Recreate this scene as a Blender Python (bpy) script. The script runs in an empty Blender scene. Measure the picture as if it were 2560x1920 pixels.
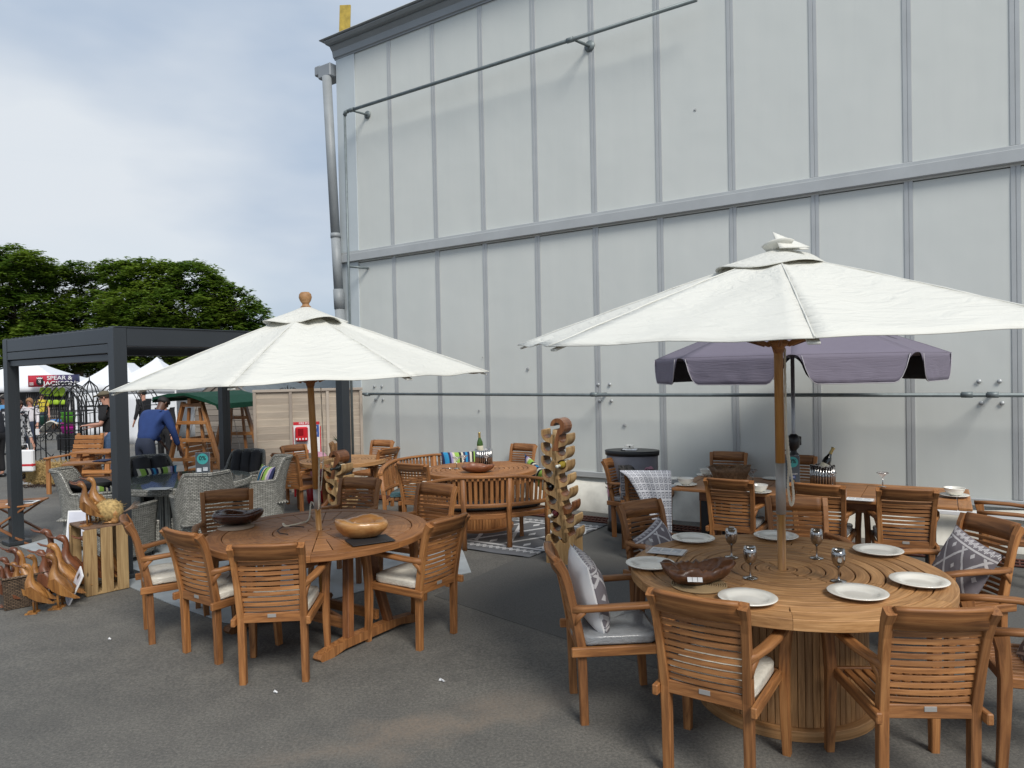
import bpy, math, random
from math import sin, cos, pi, radians, sqrt, atan2, hypot
from mathutils import Vector, Matrix, noise as mnoise
V = Vector
random.seed(11)
S = bpy.context.scene
COL = S.collection

# ------------------------------------------------------------------ camera
CAMH = 1.9
PITCH = radians(.97); ROLL = radians(1.2); FPX = 1775.0
fw = V((0, cos(PITCH), -sin(PITCH))); r0 = V((1, 0, 0)); u0 = r0.cross(fw)
RT = cos(ROLL) * r0 - sin(ROLL) * u0
UP = sin(ROLL) * r0 + cos(ROLL) * u0
camd = bpy.data.cameras.new('camera'); cam = bpy.data.objects.new('camera', camd); COL.objects.link(cam)
camd.sensor_width = 36; camd.lens = 36 * FPX / 2560; camd.clip_end = 1500; camd.clip_start = .05
cam.matrix_world = Matrix((( RT.x, UP.x, -fw.x, 0), (RT.y, UP.y, -fw.y, 0), (RT.z, UP.z, -fw.z, CAMH), (0, 0, 0, 1)))
S.camera = cam

# ------------------------------------------------------------------ light
SUN_EL, SUN_AZ = 46, 157         # azimuth measured clockwise from +Y
sd = V((sin(radians(SUN_AZ)) * cos(radians(SUN_EL)), cos(radians(SUN_AZ)) * cos(radians(SUN_EL)), sin(radians(SUN_EL))))
sl = bpy.data.lights.new('sun', 'SUN'); sl.energy = 2.9; sl.angle = radians(23); sl.color = (1, .955, .89)
so = bpy.data.objects.new('sun', sl); COL.objects.link(so)
so.rotation_euler = sd.to_track_quat('Z', 'Y').to_euler(); so.location = (0, 0, 30)
W = bpy.data.worlds.new('World'); S.world = W; W.use_nodes = True
nt = W.node_tree; nt.nodes.clear(); N = nt.nodes.new; L = nt.links.new
wo = N('ShaderNodeOutputWorld'); bg = N('ShaderNodeBackground'); bg.inputs[1].default_value = .1
sky = N('ShaderNodeTexSky'); sky.sky_type = 'NISHITA'; sky.sun_disc = False
sky.sun_elevation = radians(SUN_EL); sky.sun_rotation = radians(SUN_AZ)
sky.air_density = 1.1; sky.dust_density = .8
tc = N('ShaderNodeTexCoord'); mp = N('ShaderNodeMapping'); mp.inputs['Scale'].default_value = (1, 1, 2.6)
mp.inputs['Location'].default_value = (.42, .1, .12)
L(tc.outputs['Generated'], mp.inputs['Vector'])
n1 = N('ShaderNodeTexNoise'); n1.inputs['Scale'].default_value = 2.3; n1.inputs['Detail'].default_value = 7; n1.inputs['Roughness'].default_value = .5
n1.inputs['Distortion'].default_value = .35
L(mp.outputs[0], n1.inputs['Vector'])
cr = N('ShaderNodeValToRGB'); cr.color_ramp.elements[0].position = .40; cr.color_ramp.elements[1].position = .60
cr.color_ramp.elements[0].color = (.86, .86, .86, 1); cr.color_ramp.elements[1].color = (1, 1, 1, 1)
L(n1.outputs['Fac'], cr.inputs[0])
n2 = N('ShaderNodeTexNoise'); n2.inputs['Scale'].default_value = 1.7; n2.inputs['Detail'].default_value = 5; n2.inputs['Roughness'].default_value = .45
L(mp.outputs[0], n2.inputs['Vector'])
cc = N('ShaderNodeValToRGB'); cc.color_ramp.elements[0].position = .44; cc.color_ramp.elements[1].position = .64
cc.color_ramp.elements[0].color = (3.9, 4.8, 6.1, 1); cc.color_ramp.elements[1].color = (6.7, 7.15, 7.65, 1)
L(n2.outputs['Fac'], cc.inputs[0])
mx = N('ShaderNodeMix'); mx.data_type = 'RGBA'
L(cr.outputs[0], mx.inputs['Factor']); L(sky.outputs[0], mx.inputs[6]); L(cc.outputs[0], mx.inputs[7])
L(mx.outputs[2], bg.inputs[0]); L(bg.outputs[0], wo.inputs[0])
S.view_settings.view_transform = 'Standard'; S.view_settings.look = 'None'
S.view_settings.exposure = 0.15; S.view_settings.gamma = 1
S.render.engine = 'CYCLES'

# ------------------------------------------------------------------ geometry of the view
def ray(x, y): return fw + RT * ((x - 1280) / FPX) + UP * ((960 - y) / FPX)
def gz(x, y): return -.012 * max(0, y - 4)
def G(x, y, h=0):               # point at height h above the gently falling ground
    d = ray(x, y); t = (h - CAMH) / d.z; P = d * t
    if P.y > 4:
        t = (h + .048 - CAMH) / (d.z + .012 * d.y); P = d * t
    return V((P.x, P.y, P.z + CAMH))
def at(x, y, Y):
    d = ray(x, y); P = d * (Y / d.y); return V((P.x, P.y, P.z + CAMH))
def gr(x, y): return V((x, y, gz(x, y)))

# ------------------------------------------------------------------ materials
MATS = {}
def newmat(name):
    m = bpy.data.materials.new(name); m.use_nodes = True; MATS[name] = m
    t = m.node_tree; b = t.nodes['Principled BSDF']; return m, t, b
def node(t, k, **kw):
    n = t.nodes.new(k)
    for a, v in kw.items(): setattr(n, a, v)
    return n
def ramp(t, fac, stops, interp='LINEAR'):
    r = t.nodes.new('ShaderNodeValToRGB'); r.color_ramp.interpolation = interp
    e = r.color_ramp.elements
    while len(e) < len(stops): e.new(.5)
    for i, (p, c) in enumerate(stops):
        e[i].position = p; e[i].color = (c[0], c[1], c[2], 1)
    t.links.new(fac, r.inputs[0]); return r.outputs[0]
def noise(t, vec, scale, det=4, rough=.55, dist=0):
    n = t.nodes.new('ShaderNodeTexNoise'); n.inputs['Scale'].default_value = scale; n.inputs['Detail'].default_value = det
    n.inputs['Roughness'].default_value = rough; n.inputs['Distortion'].default_value = dist
    if vec is not None: t.links.new(vec, n.inputs['Vector'])
    return n.outputs['Fac']
def mapping(t, vec, sc=(1, 1, 1), rot=(0, 0, 0), loc=(0, 0, 0)):
    m = t.nodes.new('ShaderNodeMapping'); m.inputs['Scale'].default_value = sc; m.inputs['Rotation'].default_value = rot
    m.inputs['Location'].default_value = loc
    t.links.new(vec, m.inputs['Vector']); return m.outputs[0]
def bump(t, b, h, strength=.3, dist=.01):
    n = t.nodes.new('ShaderNodeBump'); n.inputs['Strength'].default_value = strength; n.inputs['Distance'].default_value = dist
    t.links.new(h, n.inputs['Height']); t.links.new(n.outputs[0], b.inputs['Normal']); return n
def grv(t):
    a = t.nodes.new('ShaderNodeAttribute'); a.attribute_name = 'gr'; return a.outputs['Vector']
def objv(t): return t.nodes.new('ShaderNodeTexCoord').outputs['Object']
def posv(t): return t.nodes.new('ShaderNodeNewGeometry').outputs['Position']
def mixc(t, f, a, b, mode='MIX'):
    m = t.nodes.new('ShaderNodeMix'); m.data_type = 'RGBA'; m.blend_type = mode
    for i, v in ((0, f), (6, a), (7, b)):
        if hasattr(v, 'is_output') or hasattr(v, 'links'): t.links.new(v, m.inputs[i])
        elif i == 0: m.inputs[0].default_value = v
        else: m.inputs[i].default_value = (v[0], v[1], v[2], 1)
    return m.outputs[2]
def mth(t, op, a, b=0, clamp=False):
    m = t.nodes.new('ShaderNodeMath'); m.operation = op; m.use_clamp = clamp
    for i, v in ((0, a), (1, b)):
        if hasattr(v, 'links'): t.links.new(v, m.inputs[i])
        else: m.inputs[i].default_value = v
    return m.outputs[0]
def sep(t, v):
    s = t.nodes.new('ShaderNodeSeparateXYZ'); t.links.new(v, s.inputs[0]); return s.outputs

def plain(name, c, rough=.6, metal=0, var=.12, vs=6, coat=0, bmp=0, bs=60, spec=.5):
    m, t, b = newmat(name)
    v = objv(t); f = noise(t, v, vs, 5)
    d = [max(0, x * (1 - var)) for x in c]; l = [min(1, x * (1 + var)) for x in c]
    t.links.new(ramp(t, f, [(.3, d), (.7, l)]), b.inputs['Base Color'])
    b.inputs['Roughness'].default_value = rough; b.inputs['Metallic'].default_value = metal
    b.inputs['Coat Weight'].default_value = coat; b.inputs['Specular IOR Level'].default_value = spec
    if bmp: bump(t, b, noise(t, v, bs, 3), bmp, .004)
    return m
def wood(name, lo, mid, hi, rough=.45, sc=1.0, coat=0.0, knots=False):
    m, t, b = newmat(name)
    g = grv(t)
    v = mapping(t, g, (2.2 * sc, 26 * sc, 26 * sc))
    f = noise(t, v, 1.0, 6, .62, 1.6)
    c = ramp(t, f, [(.28, lo), (.5, mid), (.72, hi)])
    v2 = mapping(t, g, (5 * sc, 160 * sc, 160 * sc))
    f2 = noise(t, v2, 1.0, 3, .6)
    c = mixc(t, mth(t, 'MULTIPLY', ramp(t, f2, [(.45, (0, 0, 0)), (.7, (1, 1, 1))]), .35), c, lo)
    f3 = noise(t, mapping(t, g, (.6, .6, .6)), .9, 2)
    tint = ramp(t, f3, [(.3, (.76, .72, .70)), (.7, (1.18, 1.14, 1.08))])
    c = mixc(t, 1.0, c, tint, 'MULTIPLY')
    if knots:
        vo = t.nodes.new('ShaderNodeTexVoronoi'); vo.inputs['Scale'].default_value = 5; t.links.new(mapping(t, g, (1, 2, 2)), vo.inputs['Vector'])
        c = mixc(t, ramp(t, vo.outputs['Distance'], [(.05, (1, 1, 1)), (.13, (0, 0, 0))]), c, [x * .35 for x in lo])
    oi = t.nodes.new('ShaderNodeObjectInfo')
    c = mixc(t, 1.0, c, ramp(t, oi.outputs['Random'], [(0, (.84, .82, .80)), (.5, (1, 1, 1)), (1, (1.12, 1.10, 1.04))]), 'MULTIPLY')
    t.links.new(c, b.inputs['Base Color'])
    b.inputs['Roughness'].default_value = rough; b.inputs['Coat Weight'].default_value = coat; b.inputs['Coat Roughness'].default_value = .25
    bump(t, b, f2, .12, .002)
    return m
TEAK = wood('teak', (.125, .050, .016), (.295, .128, .042), (.43, .21, .078), .55)
TEAKP = wood('pale_teak', (.19, .095, .036), (.385, .212, .09), (.54, .33, .165), .58)
POLEW = wood('honey_pole_wood', (.28, .13, .035), (.42, .22, .065), (.50, .28, .10), .4)
TEAKT = wood('oiled_teak_top', (.17, .074, .028), (.33, .155, .058), (.43, .22, .095), .5)
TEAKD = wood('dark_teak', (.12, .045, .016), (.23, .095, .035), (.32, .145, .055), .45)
PINE = wood('stained_pine', (.22, .085, .026), (.38, .175, .06), (.52, .27, .11), .5, knots=True)
CRATEW = wood('crate_wood', (.22, .14, .06), (.38, .26, .125), (.50, .37, .19), .75, .6, knots=True)
SUARL = wood('pale_sapwood', (.20, .11, .045), (.40, .265, .125), (.54, .40, .22), .5, .45)
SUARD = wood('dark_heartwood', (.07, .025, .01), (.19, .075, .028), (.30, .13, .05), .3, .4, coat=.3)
DUCKW = wood('duck_wood', (.13, .055, .015), (.31, .145, .042), (.46, .25, .085), .42, .5, coat=.1)
DUCKR = wood('red_duck_wood', (.08, .028, .013), (.17, .062, .028), (.25, .10, .045), .38, .5, coat=.15)
BOWLD = wood('dark_bowl_wood', (.018, .006, .004), (.055, .017, .009), (.11, .035, .016), .2, .5, coat=.6)
BOWLL = wood('light_bowl_wood', (.27, .11, .03), (.45, .23, .08), (.62, .40, .18), .28, .35, coat=.35)
ROOTW = wood('root_wood', (.05, .02, .01), (.12, .05, .022), (.2, .09, .04), .4, .5, coat=.2)
PLAS = plain('white_plaster', (.75, .75, .75), .6)
CANVAS_ = None
def canvas(name, c, wr=.25):
    m, t, b = newmat(name); v = objv(t)
    f = noise(t, v, 2.5, 6)
    t.links.new(ramp(t, f, [(.3, [x * .96 for x in c]), (.7, c)]), b.inputs['Base Color'])
    b.inputs['Roughness'].default_value = .85
    f2 = noise(t, mapping(t, grv(t), (3, 11, 1)), 1.4, 4, .5, 1.2)
    bump(t, b, f2, wr, .03)
    # thin cloth lets a little daylight through
    tr = t.nodes.new('ShaderNodeBsdfTranslucent'); tr.inputs[0].default_value = (c[0], c[1] * .93, c[2] * .78, 1)
    ms = t.nodes.new('ShaderNodeMixShader'); ms.inputs[0].default_value = .14
    t.links.new(b.outputs[0], ms.inputs[1]); t.links.new(tr.outputs[0], ms.inputs[2])
    t.links.new(ms.outputs[0], t.nodes['Material Output'].inputs[0])
    return m
CANVAS = canvas('cream_canvas', (.75, .745, .685), .55)
TENT = canvas('white_tent_fabric', (.8, .82, .85), .3)
PURP = canvas('mauve_canvas', (.20, .178, .228), .22)
PURPI = plain('dark_lining', (.015, .013, .018), .9)
DARKG = plain('anthracite_metal', (.030, .035, .040), .38, .0, .05, 2)
BLACK = plain('black_plastic', (.012, .012, .013), .4)
BLACKM = plain('black_iron', (.010, .010, .011), .5)
STEEL = plain('brushed_steel', (.40, .385, .365), .55, .5, .05)
CHROME = plain('chrome', (.40, .39, .38), .16, 1, .04)
GALV = plain('galvanised_steel', (.17, .20, .205), .5, .3, .18, 9)
WHITEC = plain('white_china', (.82, .80, .73), .16, 0, .015, 5, coat=.5)
WHITE = plain('white_card', (.78, .78, .78), .5, 0, .03)
REDP = plain('red_plastic', (.52, .012, .02), .3, 0, .08)
REDS = plain('red_sign', (.5, .02, .03), .5)
BLUES = plain('blue_sign', (.03, .09, .33), .5)
NAVYS = plain('navy_banner', (.012, .02, .07), .6)
TEALS = plain('teal_print', (.05, .35, .34), .5)
PINKS = plain('pink_sticker', (.62, .31, .40), .5)
PRINT = plain('printed_page', (.55, .58, .62), .45, var=.3, vs=30)
ROPE = plain('cotton_rope', (.66, .61, .50), .9, bmp=.6, bs=200)
GREYK = plain('kiosk_grey', (.17, .165, .185), .45)
GREENC = plain('green_tarpaulin', (.006, .045, .024), .7, spec=.2)
STRAW = plain('straw', (.42, .29, .115), .9, var=.4, vs=40)
SKIN = plain('skin', (.52, .27, .19), .5, var=.05)
SKIND = plain('dark_skin', (.12, .06, .04), .5, var=.05)
LIME = plain('lime_fabric', (.32, .50, .03), .7)
MAGENTA = plain('magenta_tub', (.62, .03, .40), .5)
GREENT = plain('green_tub', (.16, .55, .05), .5)
GLASSM = None
def glass(name, c=(.9, .95, .95), al=.25, rough=.05):
    m, t, b = newmat(name); b.inputs['Base Color'].default_value = (*c, 1); b.inputs['Roughness'].default_value = rough
    b.inputs['Alpha'].default_value = al; b.inputs['Specular IOR Level'].default_value = .8; return m
GLASSC = glass('clear_glass', (.75, .72, .72), .28)
ACRYL = glass('clear_acrylic', (.85, .88, .9), .18)
BOTG = glass('green_bottle_glass', (.04, .10, .01), .92, .06)
BOTK = glass('dark_bottle_glass', (.008, .010, .008), 1, .07)
BOTY = glass('yellow_bottle_glass', (.30, .22, .03), .85, .06)
BOTR = glass('wine_red_glass', (.05, .006, .012), 1, .07)
TGLASS = glass('table_glass', (.10, .12, .12), .72, .03)

def plastic_cushion(name, c, gloss=.5):
    m, t, b = newmat(name); v = objv(t)
    f = noise(t, mapping(t, v, (1, 1, 2)), 9, 5, .6, 1.5)
    t.links.new(ramp(t, f, [(.3, [x * .85 for x in c]), (.7, c)]), b.inputs['Base Color'])
    b.inputs['Roughness'].default_value = .55; b.inputs['Coat Weight'].default_value = gloss; b.inputs['Coat Roughness'].default_value = .18
    bump(t, b, noise(t, mapping(t, v, (1, 1.6, 2), (0, 0, .5)), 13, 4, .6, 2.5), .7, .012)
    return m
CREAMP = plastic_cushion('cream_cushion_in_plastic', (.66, .62, .53))
GREYP = plastic_cushion('grey_cushion_in_plastic', (.27, .28, .29), .8)
TEALP = plastic_cushion('teal_cushion_in_plastic', (.06, .14, .16), .6)
DARKC = plain('charcoal_cushion', (.028, .028, .031), .85, bmp=.4, bs=30)
DARKP = plastic_cushion('dark_cushion_in_plastic', (.03, .035, .04), .7)

def ground_mat():
    m, t, b = newmat('asphalt'); v = posv(t)
    f = noise(t, v, .35, 4); f2 = noise(t, v, 60, 5, .85); f3 = noise(t, v, 3.2, 6, .65)
    c = ramp(t, f, [(.3, (.112, .109, .099)), (.7, (.145, .139, .125))])
    c = mixc(t, 1, c, ramp(t, f3, [(.3, (.82, .82, .83)), (.7, (1.13, 1.12, 1.1))]), 'MULTIPLY')
    c = mixc(t, 1, c, ramp(t, f2, [(.36, (.62, .62, .62)), (.5, (.98, .98, .98)), (.62, (1.45, 1.43, 1.38))]), 'MULTIPLY')
    vo = t.nodes.new('ShaderNodeTexVoronoi'); vo.inputs['Scale'].default_value = 34; t.links.new(v, vo.inputs['Vector'])
    sp = mth(t, 'MULTIPLY', ramp(t, vo.outputs['Distance'], [(.035, (1, 1, 1)), (.07, (0, 0, 0))]), ramp(t, vo.outputs['Color'], [(.72, (0, 0, 0)), (.8, (1, 1, 1))]))
    c = mixc(t, mth(t, 'MULTIPLY', sp, .7), c, (.5, .49, .45))
    # sandy dust trail
    xyz = sep(t, v); p1 = G(900, 1860); p2 = G(1490, 1715)
    dx, dy = (p2 - p1).xy.normalized()
    across = mth(t, 'ADD', mth(t, 'MULTIPLY', mth(t, 'SUBTRACT', xyz[0], p1.x), -dy), mth(t, 'MULTIPLY', mth(t, 'SUBTRACT', xyz[1], p1.y), dx))
    along = mth(t, 'ADD', mth(t, 'MULTIPLY', mth(t, 'SUBTRACT', xyz[0], p1.x), dx), mth(t, 'MULTIPLY', mth(t, 'SUBTRACT', xyz[1], p1.y), dy))
    wob = mth(t, 'MULTIPLY', mth(t, 'SUBTRACT', noise(t, v, 2.4, 5), .5), .9)
    q = mth(t, 'ABSOLUTE', mth(t, 'ADD', across, wob))
    band = mth(t, 'SUBTRACT', 1, mth(t, 'MULTIPLY', q, 4.2), True)
    la = mth(t, 'SUBTRACT', 1, mth(t, 'MULTIPLY', mth(t, 'ABSOLUTE', mth(t, 'SUBTRACT', along, .35)), .75), True)
    f5 = noise(t, v, 42, 4, .8)
    dust = mth(t, 'MULTIPLY', mth(t, 'MULTIPLY', band, la), mth(t, 'MULTIPLY', ramp(t, f5, [(.34, (.2, .2, .2)), (.6, (1, 1, 1))]), .85), True)
    c = mixc(t, dust, c, (.235, .185, .14))
    t.links.new(c, b.inputs['Base Color']); b.inputs['Roughness'].default_value = .82
    bump(t, b, f2, .55, .006)
    return m
GROUND = ground_mat()

def wall_mat():
    m, t, b = newmat('hall_panel'); v = posv(t)
    f = noise(t, mapping(t, v, (2.5, 2.5, .5)), 1.0, 5, .55)
    c = ramp(t, f, [(.3, (.575, .60, .57)), (.7, (.61, .63, .595))])
    f2 = noise(t, mapping(t, v, (14, 14, .35)), 1.0, 4, .6)
    c = mixc(t, mth(t, 'MULTIPLY', ramp(t, f2, [(.5, (0, 0, 0)), (.72, (1, 1, 1))]), .16), c, (.53, .55, .53))
    f4 = noise(t, v, .5, 2)
    c = mixc(t, mth(t, 'MULTIPLY', f4, .25), c, (.62, .62, .595))
    t.links.new(c, b.inputs['Base Color']); b.inputs['Roughness'].default_value = .42
    bump(t, b, noise(t, v, 1.4, 2), .25, .05)
    return m
WALLM = wall_mat()
BATTEN = plain('grey_aluminium_strip', (.43, .445, .445), .4, .2, .06, 3)
FASCIA = plain('grey_fascia', (.27, .29, .305), .42, .2, .06, 2)
TRIMW = plain('pale_trim', (.50, .55, .57), .4, 0, .04, 2)
TARP = plain('cream_tarpaulin', (.64, .62, .55), .55, bmp=.8, bs=5)
PIPEG = plain('downpipe_grey', (.27, .29, .30), .5, 0, .12, 3)
SHEET = plain('grey_groundsheet', (.36, .39, .40), .7, bmp=.5, bs=6)
FENCEM = wood('painted_fence_board', (.36, .32, .28), (.43, .385, .335), (.48, .44, .385), .8, .5)
SHEDM = wood('painted_shed_board', (.20, .185, .17), (.25, .23, .21), (.29, .265, .245), .8, .5)
FELT = plain('roof_felt', (.14, .16, .17), .9)
IRONG = plain('rusty_grating', (.10, .03, .018), .8)

def leaf_mat(name, lo, hi):
    m, t, b = newmat(name)
    g = grv(t); c = ramp(t, sep(t, g)[0], [(0, lo), (1, hi)])
    t.links.new(c, b.inputs['Base Color']); b.inputs['Roughness'].default_value = .6
    tr = t.nodes.new('ShaderNodeBsdfTranslucent'); t.links.new(c, tr.inputs[0])
    ms = t.nodes.new('ShaderNodeMixShader'); ms.inputs[0].default_value = .42
    t.links.new(b.outputs[0], ms.inputs[1]); t.links.new(tr.outputs[0], ms.inputs[2]); t.links.new(ms.outputs[0], t.nodes['Material Output'].inputs[0])
    return m
LEAF = leaf_mat('tree_leaves', (.075, .15, .016), (.21, .30, .035))
BARK = plain('bark', (.10, .08, .06), .9, var=.3)

def wicker(name, lo, hi, s=1.0):
    m, t, b = newmat(name); g = grv(t)
    bt = t.nodes.new('ShaderNodeTexBrick'); bt.offset = .5
    t.links.new(mapping(t, g, (1, 1, 1)), bt.inputs['Vector'])
    bt.inputs['Scale'].default_value = 1; bt.inputs['Brick Width'].default_value = .034 * s; bt.inputs['Row Height'].default_value = .0125 * s
    bt.inputs['Mortar Size'].default_value = .0026 * s; bt.inputs['Mortar Smooth'].default_value = .6; bt.inputs['Bias'].default_value = 0
    bt.inputs['Color1'].default_value = (*lo, 1); bt.inputs['Color2'].default_value = (*hi, 1); bt.inputs['Mortar'].default_value = (lo[0] * .12, lo[1] * .12, lo[2] * .12, 1)
    c = mixc(t, 1, bt.outputs['Color'], ramp(t, noise(t, g, 20, 3), [(.3, (.75, .75, .75)), (.7, (1.2, 1.2, 1.2))]), 'MULTIPLY')
    t.links.new(c, b.inputs['Base Color']); b.inputs['Roughness'].default_value = .55
    bump(t, b, mth(t, 'SUBTRACT', 1, bt.outputs['Fac']), .9, .012 * s)
    return m
WICK = wicker('grey_wicker', (.31, .305, .27), (.50, .49, .44), 1.35)
WICKD = wicker('brown_wicker', (.10, .065, .04), (.20, .135, .085), 1.0)

def stripes(name):
    m, t, b = newmat(name); x = sep(t, grv(t))[0]
    navy, lime, cream, teal, lil = (.012, .018, .07), (.25, .42, .07), (.55, .52, .42), (.02, .22, .42), (.30, .25, .42)
    seq = [navy, teal, navy, cream, (.01, .01, .01), lime, lime, cream, navy, lil, navy, teal, teal, navy, lil, cream, lime, lime, (.01, .01, .01), cream]
    st = [(i / len(seq), c) for i, c in enumerate(seq)]
    f = mth(t, 'FRACT', mth(t, 'MULTIPLY', x, 1.6))
    t.links.new(ramp(t, f, st, 'CONSTANT'), b.inputs['Base Color']); b.inputs['Roughness'].default_value = .85
    bump(t, b, noise(t, objv(t), 9, 3), .4, .02)
    return m
STRIPE = stripes('striped_cushion_fabric')
def diamond(name, base, line, sc=1.0):
    m, t, b = newmat(name); g = grv(t); xyz = sep(t, g)
    w = mth(t, 'MULTIPLY', mth(t, 'SUBTRACT', noise(t, g, 45, 2), .5), .05)
    x = mth(t, 'MULTIPLY', xyz[0], sc); y = mth(t, 'MULTIPLY', xyz[1], sc)
    def line_(a): return mth(t, 'LESS_THAN', mth(t, 'ABSOLUTE', mth(t, 'SUBTRACT', mth(t, 'FRACT', mth(t, 'ADD', a, w)), .5)), .055)
    a = mth(t, 'ADD', mth(t, 'MULTIPLY', x, 5.5), mth(t, 'MULTIPLY', y, 4)); c = mth(t, 'SUBTRACT', mth(t, 'MULTIPLY', x, 5.5), mth(t, 'MULTIPLY', y, 4))
    ln = mth(t, 'MAXIMUM', line_(a), line_(c))
    fa = mth(t, 'ABSOLUTE', mth(t, 'SUBTRACT', mth(t, 'FRACT', mth(t, 'ADD', a, .5)), .5)); fc = mth(t, 'ABSOLUTE', mth(t, 'SUBTRACT', mth(t, 'FRACT', mth(t, 'ADD', c, .5)), .5))
    dot = mth(t, 'LESS_THAN', mth(t, 'MAXIMUM', fa, fc), .09)
    # plain borders with two lines
    ay = mth(t, 'ABSOLUTE', xyz[1])
    inner = mth(t, 'LESS_THAN', ay, .15 / sc)
    bl = mth(t, 'LESS_THAN', mth(t, 'ABSOLUTE', mth(t, 'SUBTRACT', mth(t, 'ADD', ay, mth(t, 'MULTIPLY', w, .1)), .162 / sc)), .0065 / sc)
    zz = mth(t, 'LESS_THAN', mth(t, 'ABSOLUTE', mth(t, 'SUBTRACT', mth(t, 'ADD', ay, mth(t, 'MULTIPLY', mth(t, 'PINGPONG', xyz[0], .022), -1)), .185 / sc)), .012)
    zz = mth(t, 'MULTIPLY', zz, mth(t, 'LESS_THAN', mth(t, 'FRACT', mth(t, 'MULTIPLY', xyz[0], 90)), .6))
    f = mth(t, 'MAXIMUM', mth(t, 'MULTIPLY', inner, mth(t, 'MAXIMUM', ln, dot)), mth(t, 'MAXIMUM', bl, zz))
    t.links.new(mixc(t, f, base, line), b.inputs['Base Color']); b.inputs['Roughness'].default_value = .85
    bump(t, b, noise(t, objv(t), 7, 3), .4, .02)
    return m
DIAM = diamond('grey_diamond_fabric', (.19, .17, .185), (.62, .60, .60))
RUGM = diamond('grey_patterned_rug', (.11, .115, .125), (.55, .56, .57), .8)
def key(name):
    m, t, b = newmat(name); xyz = sep(t, grv(t))
    def cell(a): return mth(t, 'ABSOLUTE', mth(t, 'SUBTRACT', mth(t, 'FRACT', mth(t, 'MULTIPLY', a, 14)), .5))
    d = mth(t, 'MAXIMUM', cell(xyz[0]), cell(xyz[1]))
    f = mth(t, 'LESS_THAN', mth(t, 'FRACT', mth(t, 'MULTIPLY', d, 4)), .42)
    t.links.new(mixc(t, f, (.56, .57, .60), (.10, .105, .14)), b.inputs['Base Color']); b.inputs['Roughness'].default_value = .95
    return m
KEYM = key('grey_white_key_pattern_fabric')
def photo_cushion():
    m, t, b = newmat('brown_print_fabric'); f = noise(t, grv(t), 9, 6, .7, 1.5)
    t.links.new(ramp(t, f, [(.45, (.13, .115, .10)), (.52, (.02, .018, .016))]), b.inputs['Base Color']); b.inputs['Roughness'].default_value = .8
    return m
BROWNC = photo_cushion()
def lace():
    m, t, b = newmat('white_black_knit'); f = noise(t, mapping(t, objv(t), (1, 1, .7)), 26, 2, .4)
    t.links.new(ramp(t, f, [(.47, (.03, .03, .035)), (.53, (.62, .62, .62))]), b.inputs['Base Color']); b.inputs['Roughness'].default_value = .9
    return m
LACE = lace()

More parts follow.
